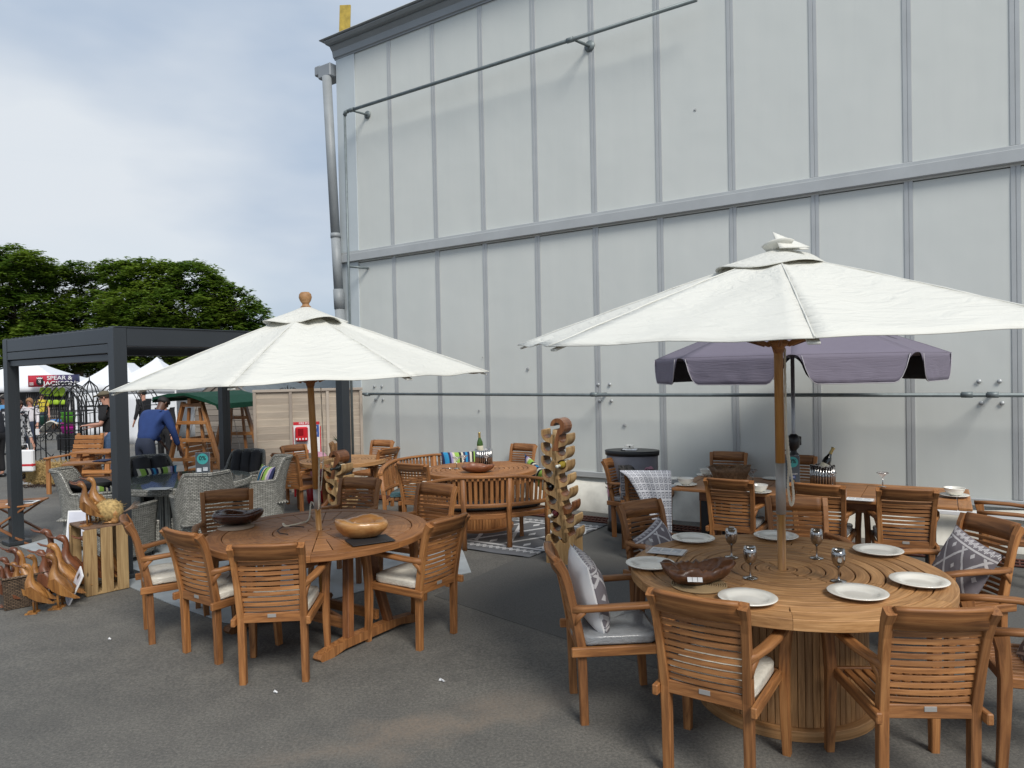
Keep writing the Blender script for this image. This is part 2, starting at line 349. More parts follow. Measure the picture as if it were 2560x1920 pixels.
# ------------------------------------------------------------------ mesh builder
class MB:
    def __init__(s): s.v = []; s.f = []; s.g = []; s.sm = []
    def add(s, vs, fs, gs=None, smooth=False, M=None):
        o = len(s.v); off = V((random.uniform(0, 90), random.uniform(0, 9), random.uniform(0, 9)))
        for i, p in enumerate(vs):
            p = V(p); g = V(gs[i]) if gs else p
            s.v.append(M @ p if M else p); s.g.append(g + off if s.rand else g)
        for f in fs: s.f.append([o + k for k in f]); s.sm.append(smooth)
        return s
    rand = True
    def box(s, c, sz, b=.003, M=None, ax=None):
        X, Y, Z = [k / 2 for k in sz]; b = min(b, X * .45, Y * .45, Z * .45); c = V(c)
        vs = []; idx = {}
        for sx in (-1, 1):
            for sy in (-1, 1):
                for sz_ in (-1, 1):
                    for k in range(3):
                        p = [sx * (X - b), sy * (Y - b), sz_ * (Z - b)]
                        p[k] = (sx * X, sy * Y, sz_ * Z)[k]
                        idx[(sx, sy, sz_, k)] = len(vs); vs.append(V(p))
        fs = []
        for k in range(3):
            a1, a2 = [q for q in range(3) if q != k]
            for sg in (-1, 1):
                q = []
                for (u, w) in ((-1, -1), (1, -1), (1, 1), (-1, 1)):
                    t = [0, 0, 0]; t[k] = sg; t[a1] = u; t[a2] = w; q.append(idx[(*t, k)])
                if (sg > 0) != (k == 1): fs.append(q)
                else: fs.append(q[::-1])
        for k in range(3):
            a1, a2 = [q for q in range(3) if q != k]
            for u in (-1, 1):
                for w in (-1, 1):
                    def gi(e, kk):
                        t = [0, 0, 0]; t[k] = e; t[a1] = u; t[a2] = w; return idx[(*t, kk)]
                    fs.append([gi(-1, a1), gi(1, a1), gi(1, a2), gi(-1, a2)])
        for sx in (-1, 1):
            for sy in (-1, 1):
                for sz_ in (-1, 1): fs.append([idx[(sx, sy, sz_, k)] for k in range(3)])
        if ax is None: ax = max(range(3), key=lambda q: sz[q])
        gs = [V((p[ax], p[(ax + 1) % 3], p[(ax + 2) % 3])) for p in vs]
        T = Matrix.Translation(c)
        return s.add(vs, fs, gs, False, (M @ T) if M else T)
    def bar(s, p0, p1, w, h, up=(0, 0, 1), b=.003):
        p0, p1 = V(p0), V(p1); d = (p1 - p0); l = d.length; x = d / l; u = V(up)
        y = u.cross(x)
        if y.length < 1e-4: y = V((0, 1, 0)).cross(x)
        y.normalize(); z = x.cross(y)
        M = Matrix(((x.x, y.x, z.x, 0), (x.y, y.y, z.y, 0), (x.z, y.z, z.z, 0), (0, 0, 0, 1)))
        return s.box((0, 0, 0), (l, w, h), b, Matrix.Translation((p0 + p1) / 2) @ M, 0)
    def ring_loft(s, rings, closed=True, caps=True, smooth=True, gs=None, M=None, loop=False):
        n = len(rings[0]); vs = [p for r in rings for p in r]; fs = []
        m = len(rings)
        for i in range(m if loop else m - 1):
            a = i * n; b = ((i + 1) % m) * n
            for j in range(n if closed else n - 1):
                k = (j + 1) % n; fs.append([a + j, a + k, b + k, b + j])
        o = len(s.v)
        s.add(vs, fs, gs, smooth, M)
        if caps and not loop:
            s.f.append([o + j for j in range(n)][::-1]); s.sm.append(False)
            s.f.append([o + (m - 1) * n + j for j in range(n)]); s.sm.append(False)
        return s
    def sweep(s, pts, ws, hs, up=(0, 0, 1), b=.18, smooth=True, M=None):
        """rounded rectangular section along a path"""
        pts = [V(p) for p in pts]; n = len(pts)
        ws = ws if isinstance(ws, (list, tuple)) else [ws] * n; hs = hs if isinstance(hs, (list, tuple)) else [hs] * n
        rings = []; gs = []; L_ = 0
        for i, p in enumerate(pts):
            d = (pts[min(i + 1, n - 1)] - pts[max(i - 1, 0)]).normalized()
            y = V(up).cross(d); y.normalize(); z = d.cross(y)
            if i: L_ += (p - pts[i - 1]).length
            W_, H_ = ws[i] / 2, hs[i] / 2; c = min(W_, H_) * 2 * b
            r = []
            for (a, e) in ((W_ - c, -H_), (W_, -H_ + c), (W_, H_ - c), (W_ - c, H_), (-W_ + c, H_), (-W_, H_ - c), (-W_, -H_ + c), (-W_ + c, -H_)):
                r.append(p + y * a + z * e); gs.append(V((L_, a, e)))
            rings.append(r)
        return s.ring_loft(rings, gs=gs, smooth=smooth, M=M)
    def tube(s, pts, r, n=8, M=None, caps=True):
        pts = [V(p) for p in pts]; m = len(pts); rings = []; gs = []; L_ = 0
        r = r if isinstance(r, (list, tuple)) else [r] * m
        prev = None
        for i, p in enumerate(pts):
            d = (pts[min(i + 1, m - 1)] - pts[max(i - 1, 0)])
            d = d.normalized() if d.length > 1e-9 else V((0, 0, 1))
            if prev is None:
                a = V((0, 0, 1)) if abs(d.z) < .9 else V((1, 0, 0)); y = a.cross(d).normalized()
            else:
                y = (prev - d * prev.dot(d)); y = y.normalized() if y.length > 1e-6 else V((1, 0, 0))
            prev = y; z = d.cross(y)
            if i: L_ += (p - pts[i - 1]).length
            rings.append([p + (y * cos(2 * pi * k / n) + z * sin(2 * pi * k / n)) * r[i] for k in range(n)])
            gs += [V((L_, r[i] * cos(2 * pi * k / n), r[i] * sin(2 * pi * k / n))) for k in range(n)]
        return s.ring_loft(rings, gs=gs, M=M, caps=caps)
    def lathe(s, prof, c=(0, 0, 0), n=24, M=None, f=None, smooth=True, caps=True):
        c = V(c); rings = []; gs = []
        for i, (r, z) in enumerate(prof):
            ring = []
            for k in range(n):
                a = 2 * pi * k / n; rr = max(r, 1e-4) * (f(a, i) if f else 1)
                ring.append(c + V((rr * cos(a), rr * sin(a), z))); gs.append(V((rr * cos(a), rr * sin(a), z)))
            rings.append(ring)
        return s.ring_loft(rings, gs=gs, smooth=smooth, M=M, caps=caps)
    def prism(s, poly, t, M=None, smooth=False):
        """2-D polygon (x,z) given thickness t along y"""
        n = len(poly); vs = [V((x, -t / 2, z)) for x, z in poly] + [V((x, t / 2, z)) for x, z in poly]
        fs = [[(i + 1) % n, i, i + n, (i + 1) % n + n] for i in range(n)]
        gs = [V((p.z, p.x, p.y)) for p in vs]; o = len(s.v)
        s.add(vs, fs, gs, smooth, M)
        s.f.append([o + i for i in range(n)]); s.sm.append(False); s.f.append([o + n + i for i in range(n)][::-1]); s.sm.append(False)
        return s
    def surf(s, fn, nu, nv, th=0, gfn=None, smooth=True, closeu=False):
        """sheet fn(u,v) with real thickness th"""
        P = [[V(fn(i / nu, j / nv)) for i in range(nu + 1)] for j in range(nv + 1)]
        gs = [V(gfn(i / nu, j / nv)) if gfn else P[j][i] for j in range(nv + 1) for i in range(nu + 1)]
        w = nu + 1
        fs = [[j * w + i, j * w + i + 1, (j + 1) * w + i + 1, (j + 1) * w + i] for j in range(nv) for i in range(nu)]
        vs = [p for r in P for p in r]
        if th:
            Nn = []
            for j in range(nv + 1):
                for i in range(nu + 1):
                    du = P[j][min(i + 1, nu)] - P[j][max(i - 1, 0)]; dv = P[min(j + 1, nv)][i] - P[max(j - 1, 0)][i]
                    c = du.cross(dv); Nn.append(c.normalized() if c.length > 1e-12 else V((0, 0, 1)))
            m = len(vs); vs = vs + [vs[i] - Nn[i] * th for i in range(m)]; gs = gs + gs
            fs2 = [[m + k for k in f[::-1]] for f in fs]
            edge = []
            bd = [i for i in range(w)] + [j * w + nu for j in range(1, nv + 1)] + [nv * w + i for i in range(nu - 1, -1, -1)] + [j * w for j in range(nv - 1, 0, -1)]
            for a, b2 in zip(bd, bd[1:] + bd[:1]): edge.append([b2, a, a + m, b2 + m])
            fs = fs + fs2 + edge
        return s.add(vs, fs, gs, smooth)
    def build(s, name, mat, parent=None, label=None, xf=None):
        me = bpy.data.meshes.new(name)
        me.from_pydata([tuple(p) for p in s.v], [], s.f)
        me.polygons.foreach_set('use_smooth', s.sm)
        a = me.attributes.new('gr', 'FLOAT_VECTOR', 'POINT'); a.data.foreach_set('vector', [c for p in s.g for c in p])
        me.materials.append(mat); me.update()
        if me.polygons:
            import bmesh
            b = bmesh.new(); b.from_mesh(me); bmesh.ops.recalc_face_normals(b, faces=b.faces) if len(b.faces) < 60000 else None
            b.to_mesh(me); b.free()
        o = bpy.data.objects.new(name, me); COL.objects.link(o)
        if parent: o.parent = parent
        if xf: o.matrix_local = xf
        if label: o['label'] = label
        return o
def MBn():
    m = MB(); m.rand = False; return m
def tag(o, label, cat, group=None, kind=None):
    if label: o['label'] = label
    if cat: o['category'] = cat
    if group: o['group'] = group
    if kind: o['kind'] = kind
    return o
def thing(name, label, cat, loc=(0, 0, 0), rz=0, group=None, rot=None, sc=1):
    o = bpy.data.objects.new(name, None); COL.objects.link(o); o.empty_display_size = .1
    o.location = loc; o.rotation_euler = rot if rot else (0, 0, rz)
    if sc != 1: o.scale = (sc, sc, sc) if not isinstance(sc, tuple) else sc
    return tag(o, label, cat, group)
KIDS = {}
def kids(o): return [c for c in COL.objects if c.parent == o]
def dup(root, loc, rz, label, group=None, rot=None, sc=None):
    if root.name not in KIDS: KIDS[root.name] = [(c, kids(c)) for c in kids(root)]
    r = root.copy(); COL.objects.link(r); r.location = loc; r.rotation_euler = rot if rot else (0, 0, rz)
    r['label'] = label
    if sc: r.scale = sc if isinstance(sc, tuple) else (sc, sc, sc)
    if group: r['group'] = group
    for c, gk in KIDS[root.name]:
        d = c.copy(); COL.objects.link(d); d.parent = r
        for g in gk:
            e = g.copy(); COL.objects.link(e); e.parent = d
    return r
def struct(name, mb, mat):
    o = mb.build(name, mat); o['kind'] = 'structure'; return o
def text(s, size, mat, parent, M, name='lettering', ext=.001, wx=1.0, align='CENTER'):
    c = bpy.data.curves.new('txt', 'FONT'); c.body = s; c.size = size; c.extrude = ext; c.align_x = align; c.align_y = 'CENTER'
    c.offset = size * .012
    to = bpy.data.objects.new('txt', c); COL.objects.link(to)
    bpy.context.view_layer.update()
    me = bpy.data.meshes.new_from_object(to.evaluated_get(bpy.context.evaluated_depsgraph_get()))
    bpy.data.objects.remove(to); bpy.data.curves.remove(c)
    me.name = name; me.materials.clear(); me.materials.append(mat)
    o = bpy.data.objects.new(name, me); COL.objects.link(o)
    if parent: o.parent = parent
    o.matrix_local = M @ Matrix.Diagonal((wx, 1, 1, 1)); return o
def TM(x, y, z, rx=pi / 2, rz=0):   # text standing upright facing -y
    return Matrix.Translation((x, y, z)) @ Matrix.Rotation(rz, 4, 'Z') @ Matrix.Rotation(rx, 4, 'X')
def circ(n, r, c=(0, 0), a0=0): return [(c[0] + r * cos(a0 + 2 * pi * k / n), c[1] + r * sin(a0 + 2 * pi * k / n)) for k in range(n)]
#==SETTING==
# ------------------------------------------------------------------ ground
g = MBn()
ys = [-30, 4, 60, 700]; xs = [-400, -30, 0, 30, 400]
vs = [(x, y, gz(x, min(y, 60))) for y in ys for x in xs]
g.add(vs, [[j * 5 + i, j * 5 + i + 1, (j + 1) * 5 + i + 1, (j + 1) * 5 + i] for j in range(3) for i in range(4)])
struct('ground', g, GROUND)
def sheet(name, px, mat, dz=.006, th=.004):
    P = [G(*q) if len(q) == 2 else V((q[0], q[1], gz(q[0], q[1]))) for q in px]
    m = MBn(); n = len(P)
    top = [p + V((0, 0, dz)) for p in P]; bot = [p + V((0, 0, .001)) for p in P]
    m.add(top + bot, [list(range(n))] + [[i, (i + 1) % n, (i + 1) % n + n, i + n] for i in range(n)])
    return m.build(name, mat)
patchm = plain('newer_asphalt', (.100, .098, .091), .85, var=.25, vs=90, bmp=.5, bs=90)
o = sheet('asphalt_patch', [(1085, 1490), (1250, 1545), (1420, 1600), (1700, 1690), (4.5, 3.3, 0), (5.5, 6.2, 0), (1.0, 9.0, 0)], patchm, .003); o['kind'] = 'structure'
o = sheet('groundsheet', [(48, 1367), (175, 1412), (306, 1461), (430, 1512), (560, 1557), (600, 1562), (760, 1520), (900, 1480), (1060, 1455), (1178, 1432), (1150, 1360), (700, 1290), (200, 1326), (160, 1336)], SHEET, .008)
tag(o, 'thin pale grey plastic groundsheet spread under the dark pergola', 'groundsheet')
# crumbs of litter
for k, (x, y, L_, l) in enumerate([(1106, 1704, .03, 'small white feather lying on the bare asphalt right of the teak chairs'), (275, 1600, .018, 'thin white scrap of straw on the asphalt left of the front chairs'), (690, 1733, .018, 'curled white wisp on the asphalt in front of the centre chair')]):
    p = G(x, y); m = MB()
    m.surf(lambda u, v: (p.x + (u - .5) * L_ + .01 * sin(v * 5), p.y + (v - .5) * L_ * .35 + .012 * sin(u * 6), p.z + .006 + .012 * sin(u * 3.1) * v), 6, 3, .001)
    tag(m.build('litter', WHITE), l, 'litter', 'scraps lying on the asphalt')

# ------------------------------------------------------------------ hall with white panel wall
NV = V((.5606, .828, 0)); SV = V((.828, -.5606, 0)); D0 = 9.0; KW = D0 / 8.6
FACE = (-NV).to_track_quat('Z', 'Y').to_matrix().to_4x4()
def HW(s, o, z): return NV * (D0 - o) + SV * s + V((0, 0, z))       # o = distance in front of the wall
def hb(m, s0, s1, o0, o1, z0, z1, b=.004):
    A = HW((s0 + s1) / 2, (o0 + o1) / 2, (z0 + z1) / 2)
    M = Matrix.Translation(A) @ Matrix(((SV.x, -NV.x, 0, 0), (SV.y, -NV.y, 0, 0), (0, 0, 1, 0), (0, 0, 0, 1)))
    return m.box((0, 0, 0), (abs(s1 - s0), abs(o1 - o0), abs(z1 - z0)), b, M)
SL, SR = -9.77, 4.4
hall = thing('exhibition_hall', 'tall pale grey panelled exhibition hall with grey strips and fascia', 'building', tuple(HW(SL, 0, 0)))
hinv = Matrix.Translation(HW(SL, 0, 0)).inverted()
def hp(name, m, mat, lab=None):
    return m.build(name, mat, hall, lab, hinv)
def Zk(z): return 1.9 + (z - 1.9) * KW
ZB0, ZB1, ZE, ZF = Zk(3.84), Zk(3.97), Zk(7.34), Zk(.44)
m = MB(); hb(m, SL, SR, -6, 0, ZB0 - .02, ZE + .5); hp('upper_wall', m, WALLM)
m = MB(); hb(m, SL + .02, SR, -5.9, -.012, -.2, ZB0 - .03); hp('lower_wall', m, WALLM)
m = MB(); hb(m, SL - .03, SR, -.02, .075, ZB0, ZB1, .006); hb(m, SL - .03, SR, 0, .03, ZB1 + .002, ZB1 + .05, .01); hp('band_rail', m, BATTEN)
for k in range(16):
    s = .213 + 4 * .967 - .967 * k
    if s < SL + .6: break
    for (z0, z1, nm) in ((ZB1 + .055, ZE, 'batten'), (ZF + .09, ZB0 - .005, 'batten')):
        m = MB(); o0 = 0 if z0 > 3 else -.012
        hb(m, s - .044, s - .003, o0, o0 + .010, z0, z1, .004); hb(m, s + .003, s + .044, o0, o0 + .010, z0, z1, .004)
        hb(m, s - .0025, s + .0025, o0, o0 + .006, z0, z1, .0005)
        hp('batten', m, BATTEN)
m = MB(); hb(m, SL + .02, SR, -.012, .03, ZF, ZF + .085, .008); hp('sill_rail', m, BATTEN)
m = MB(); hb(m, SL - .004, SL + .46, .001, .022, ZB1 + .052, ZE, .003); hp('corner_trim', m, TRIMW)
m = MB(); hb(m, SL + .016, SL + .43, -.011, .012, 0, ZB0 - .004, .003); hp('corner_trim', m, TRIMW)
# eaves: cornice, gutter and roof edge
def eave(prof, s0, s1):
    m = MB(); n = len(prof)
    a = [HW(s0, o, z) for o, z in prof]; b = [HW(s1, o, z) for o, z in prof]
    m.add(a + b, [[i, (i + 1) % n, (i + 1) % n + n, i + n] for i in range(n)] + [list(range(n)), [i + n for i in range(n)][::-1]], [V((0, o, z)) for o, z in prof] + [V((9, o, z)) for o, z in prof]); return m
hp('cornice', eave([(-.05, ZE), (.03, ZE), (.035, ZE + .02), (.06, ZE + .03), (.08, ZE + .13), (.13, ZE + .19), (.13, ZE + .21), (-.05, ZE + .21)], SL - .03, SR), FASCIA)
hp('gutter', eave([(.08, ZE + .212), (.21, ZE + .215), (.25, ZE + .25), (.25, ZE + .27), (.23, ZE + .27), (.08, ZE + .25)], SL - .05, SR), FASCIA)
hp('roof', eave([(-6.1, ZE + .28), (.28, ZE + .275), (.295, ZE + .285), (.28, ZE + .30), (-6.1, ZE + .9)], SL - .13, SR), FASCIA)
dp = MB(); DX = lambda z: HW(SL - .14 + .32 * (1 - z / 7.3), .12, z); dp.tube([DX(-.1), DX(3.1)], .088, 16); dp.tube([DX(3.1), DX(3.45)], .097, 16); dp.tube([DX(3.45), DX(4.4)], .084, 16); dp.tube([DX(4.4), DX(ZE - .3)], .084, 16); dp.tube([DX(4.38), DX(4.46)], .092, 16)
dpo = hp('downpipe', dp, PIPEG)
m = MB(); hb(m, SL - .36, SL - .03, -.2, .14, ZE - .3, ZE - .06, .02); hb(m, SL - .50, SL - .35, -.1, .1, ZE - .2, ZE - .02, .02)
m.build('hopper', FASCIA, dpo)
# galvanised rails standing off the wall
m = MB(); ZP = 6.47
m.tube([HW(-9.2, .3, ZP), HW(-3.0, .3, ZP)], .027, 10); m.tube([HW(-9.28, .3, ZP - .06), HW(-9.26, .3, ZP - .01), HW(-9.2, .3, ZP)], .034, 10)
m.tube([HW(-9.28, .3, ZP - .05), HW(-9.28, .3, .3)], .021, 10)
m.tube([HW(-9.12, .3, ZP), HW(-9.02, .0, ZP - .02)], .02, 8); m.lathe([(0, -.005), (.07, 0), (.07, .012), (0, .014)], n=12, M=Matrix.Translation(HW(-9.02, .008, ZP - .02)) @ FACE)
m.tube([HW(-4.75, .3, ZP), HW(-4.65, .0, ZP - .02)], .022, 8); m.lathe([(0, -.005), (.08, 0), (.08, .012), (0, .014)], n=12, M=Matrix.Translation(HW(-4.65, .008, ZP - .02)) @ FACE)
m.tube([HW(-9.28, .3, 3.8), HW(-9.1, .0, 3.78)], .02, 8)
for s in (-4.8, -9.1): m.tube([HW(s - .05, .3, ZP), HW(s + .05, .3, ZP)], .036, 10)
o = m.build('pipe_rail', GALV); tag(o, 'upper galvanised pipe slanting across the hall wall near the eaves', 'pipe')
m = MB(); ZQ = 1.566
m.tube([HW(-9.0, .3, ZQ + .01), HW(-4.6, .3, ZQ - .005), HW(4, .3, ZQ)], .023, 10)
for s in (-8.9, -4.53, -.22, .0): m.tube([HW(s - .05, .3, ZQ), HW(s + .05, .3, ZQ)], .032, 10)
for s in (-8.9, -4.5, .0): m.tube([HW(s, .3, ZQ), HW(s, 0, ZQ)], .02, 8)
o = m.build('pipe_rail', GALV); tag(o, 'lower galvanised pipe running level along the hall wall at chest height', 'pipe')
mb_ = MB()
for s in (-8.9, -4.5, .0):
    for dx, dz in ((-.12, .13), (.06, .13), (-.1, -.1), (.08, -.1)): mb_.lathe([(0, 0), (.024, 0), (.024, .004), (0, .005)], n=12, M=Matrix.Translation(HW(s + dx, .004, ZQ + dz)) @ FACE)
mb_.build('fixing_discs', BATTEN, o)
# tarpaulin skirt and gratings along the base
BOLTS = None
def skirt(s0, s1, n, lab):
    m = MB()
    def fn(u, v):
        s = s0 + (s1 - s0) * u; w = .035 * sin(s * 2.1) + .03 * sin(s * 5.3 + 1) + .015 * sin(s * 11)
        return HW(s, .03 + .22 * (v ** .8) + w * (v * (1 - v) * 4) + .02 * sin(s * 7) * v, ZF - .03 + .03 * sin(s * 3) * (1 - v) - (ZF + .07) * v)
    m.surf(fn, n, 10, .004); return tag(m.build('tarpaulin_skirt', TARP), lab, 'tarpaulin')
skirt(-9.2, 4.2, 150, 'cream tarpaulin skirt slumped along the foot of the hall wall')
m = MB()
for s in [x * .5 for x in range(-17, 8)]:
    pass
def grat(s0, s1):
    m = MB(); zc = lambda s: 0
    for s in [s0 + .05 * k for k in range(int((s1 - s0) / .05))]:
        P = HW(s, .62, 0); Q = HW(s, .88, 0); m.bar(P + V((0, 0, gz(P.x, P.y) + .012)), Q + V((0, 0, gz(Q.x, Q.y) + .012)), .014, .012, b=.001)
    for o_ in (.62, .75, .88):
        P = HW(s0, o_, 0); Q = HW(s1, o_, 0); m.bar(P + V((0, 0, gz(P.x, P.y) + .017)), Q + V((0, 0, gz(Q.x, Q.y) + .017)), .03, .012, b=.001)
    return m
dk = plain('drain_dark', (.012, .011, .011), .9)
P = [HW(s, o_, 0) for s, o_ in ((-8.8, .60), (4, .60), (4, .90), (-8.8, .90))]
mm = MBn(); mm.add([V((p.x, p.y, gz(p.x, p.y) + .0055)) for p in P], [[0, 1, 2, 3]]); struct('drain_channel', mm, dk)
tag(grat(-8.8, 3.9).build('drain_grating', IRONG), 'rusty red iron drain grating along the foot of the hall wall', 'grating')
# timber rail lying on the skirt, boards
m = MB(); hb(m, -4.35, -3.45, .10, .2, ZF - .06, ZF + .0, .004); tag(m.build('white_board', WHITE), 'white plastic board resting on the tarpaulin left of the grey kiosk', 'board')
m = MB(); hb(m, -.6, .6, .12, .22, ZF - .08, ZF - .04, .004); tag(m.build('white_board', WHITE), 'white plastic board resting on the tarpaulin at the right edge', 'board')
# yellow board on the roof
m = MB(); c = HW(-9.45, .1, ZE + .27)
M = Matrix.Translation(c) @ Matrix.Rotation(radians(-8), 4, 'Z') @ Matrix.Rotation(radians(3), 4, 'Y')
m.box((0, 0, .29), (.2, .03, .58), .004, M)
o = m.build('yellow_board', plain('yellow_plywood', (.42, .30, .05), .7, var=.25, vs=12)); tag(o, 'small yellow board with rows of holes standing up on the hall roof edge', 'board')
m = MB()
m.box((0, -.017, .04), (.14, .003, .006), .001)
for i in range(7): m.box((-.05 + .016 * i, -.017, .06 + .05 * i), (.02, .004, .07), .001)
m.build('marking', BLACK, o)
# marks and scuffs on the panels
for k, (x, y, r) in enumerate([(1320, 922, .028), (1562, 1063, .03), (1738, 275, .02), (1198, 1026, .02), (1207, 893, .012)]):
    d = ray(x, y); t = D0 / (d.x * NV.x + d.y * NV.y); P = d * t + V((0, 0, CAMH)) - NV * .006
    m = MB(); m.lathe([(0, 0), (r, 0), (r * .8, .003), (0, .003)], n=9, f=lambda a, i: .6 + .5 * abs(sin(a * 1.5)), M=Matrix.Translation(P) @ FACE)
    m.build('scuff', plain('scuff_grey', (.36, .37, .37), .7) if 'scuff_grey' not in MATS else MATS['scuff_grey'], hall, None, hinv)

# ------------------------------------------------------------------ fence and sheds
def fence():
    A = at(633, 985, 12.1); A.z = gz(A.x, A.y); B = at(905, 985, 12.5); B.z = gz(B.x, B.y)
    d = (B - A); L_ = d.xy.length; rz = atan2(d.y, d.x)
    t = thing('fence_panel', 'beige overlapped board fence panel behind the fire point', 'fence', tuple(A), rz)
    H = 1.77; m = MB()
    for i in range(14):
        z = .04 + i * .122; m.box((0, 0, 0), (L_ - .05, .012, .145), .002, Matrix.Translation((L_ / 2, 0, z + .062)) @ Matrix.Rotation(radians(9), 4, 'X'), 0)
    bo = m.build('board', FENCEM, t)
    for i, x in enumerate([.02, L_ * .335, L_ * .675, L_ - .02]):
        m = MB(); m.box((x, -.028, H / 2 - .02), (.05, .03, H - .04), .003); m.build('upright', FENCEM, t)
    m = MB(); m.box((L_ / 2, -.012, H - .01), (L_ + .02, .075, .045), .004); m.build('cap_rail', FENCEM, t)
    return t, rz
FT, FRZ = fence()
def boards(m, x0, x1, z0, z1, y, gable=None):
    z = z0
    while z < z1 - .01:
        a, b = x0, x1
        if gable and z > gable[0]:
            k = (z - gable[0]) / (z1 - gable[0]); c = (x0 + x1) / 2; a = x0 + (c - x0) * k; b = x1 + (c - x1) * k
        if b - a > .03:
            m.box(((a + b) / 2, y, z + .058), (b - a, .02, .108), .006)
        z += .115
def shed():
    P = at(638, 1100, 14.3); P.z = gz(P.x, P.y); rz = radians(-6)
    t = thing('garden_shed', 'grey brown shiplap garden shed with felt roof behind the pergola', 'shed', tuple(P), rz)
    w, h, d, hr = 1.27, 1.56, 2.4, 1.99
    m = MB(); boards(m, -w, 0, 0, hr, 0, (h, 0)); m.box((-w / 2, .05, h / 2), (w - .02, .06, h), .002); m.build('gable_wall', SHEDM, t)
    [MB().box((x_, d / 2, h / 2), (.02, d, h), .004).build('side_wall', SHEDM, t) for x_ in (-.012, -w + .012)]
    m = MB(); m.bar((-w - .06, -.03, h - .03), (-w / 2, -.03, hr + .03), .03, .11, b=.004); m.bar((.06, -.03, h - .03), (-w / 2, -.03, hr + .03), .03, .11, b=.004); m.build('bargeboard', SHEDM, t)
    m = MB()
    for sx in (-1, 1):
        e = -w / 2 + sx * (w / 2 + .1); m.add([(-w / 2, -.06, hr + .08), (e, -.06, h - .02), (e, d, h - .02), (-w / 2, d, hr + .08), (-w / 2, -.06, hr + .1), (e, -.06, h + .0), (e, d, h + .0), (-w / 2, d, hr + .1)], [[0, 1, 2, 3], [4, 5, 6, 7], [0, 1, 5, 4], [2, 3, 7, 6], [1, 2, 6, 5], [0, 3, 7, 4]])
    m.build('roof', FELT, t)
    P2 = at(905, 1100, 16.0); P2.z = gz(P2.x, P2.y)
    t2 = thing('garden_shed', 'low shed with grey felt roof showing just over the beige fence', 'shed', tuple(P2), radians(-4))
    m = MB(); boards(m, -2.5, 0, 0, 1.55, 0); m.box((-1.25, .9, .78), (2.5, 1.7, 1.5), .004); m.build('wall', SHEDM, t2)
    m = MB(); m.add([(-2.6, -.1, 1.6), (.05, -.1, 1.6), (.05, 1.9, 2.15), (-2.6, 1.9, 2.15), (-2.6, -.1, 1.63), (.05, -.1, 1.63), (.05, 1.9, 2.18), (-2.6, 1.9, 2.18)], [[0, 1, 2, 3], [4, 5, 6, 7], [0, 1, 5, 4], [1, 2, 6, 5], [2, 3, 7, 6], [3, 0, 4, 7]]); m.build('roof', FELT, t2)
    return t
shed()
# ironwork leaning above the fence
for (x, y, lab) in ((720, 972, 'black wrought iron wall hook standing above the fence behind the umbrella pole'), (845, 972, 'black wrought iron rack standing above the fence beside the rear pergola post')):
    p = at(x, y, 12.95); b = gz(p.x, p.y); m = MB()
    for k in range(5):
        a = (k - 2) * .05
        m.tube([(p.x + a * .6, p.y, b), (p.x + a * .6, p.y, 1.6), (p.x + a, p.y, p.z + .02), (p.x + a * 2.2, p.y - .03, p.z + .06 - abs(a)), (p.x + a * 2.8, p.y - .04, p.z - .02)], .007, 5)
    tag(m.build('iron_rack', BLACKM), lab, 'ironwork')

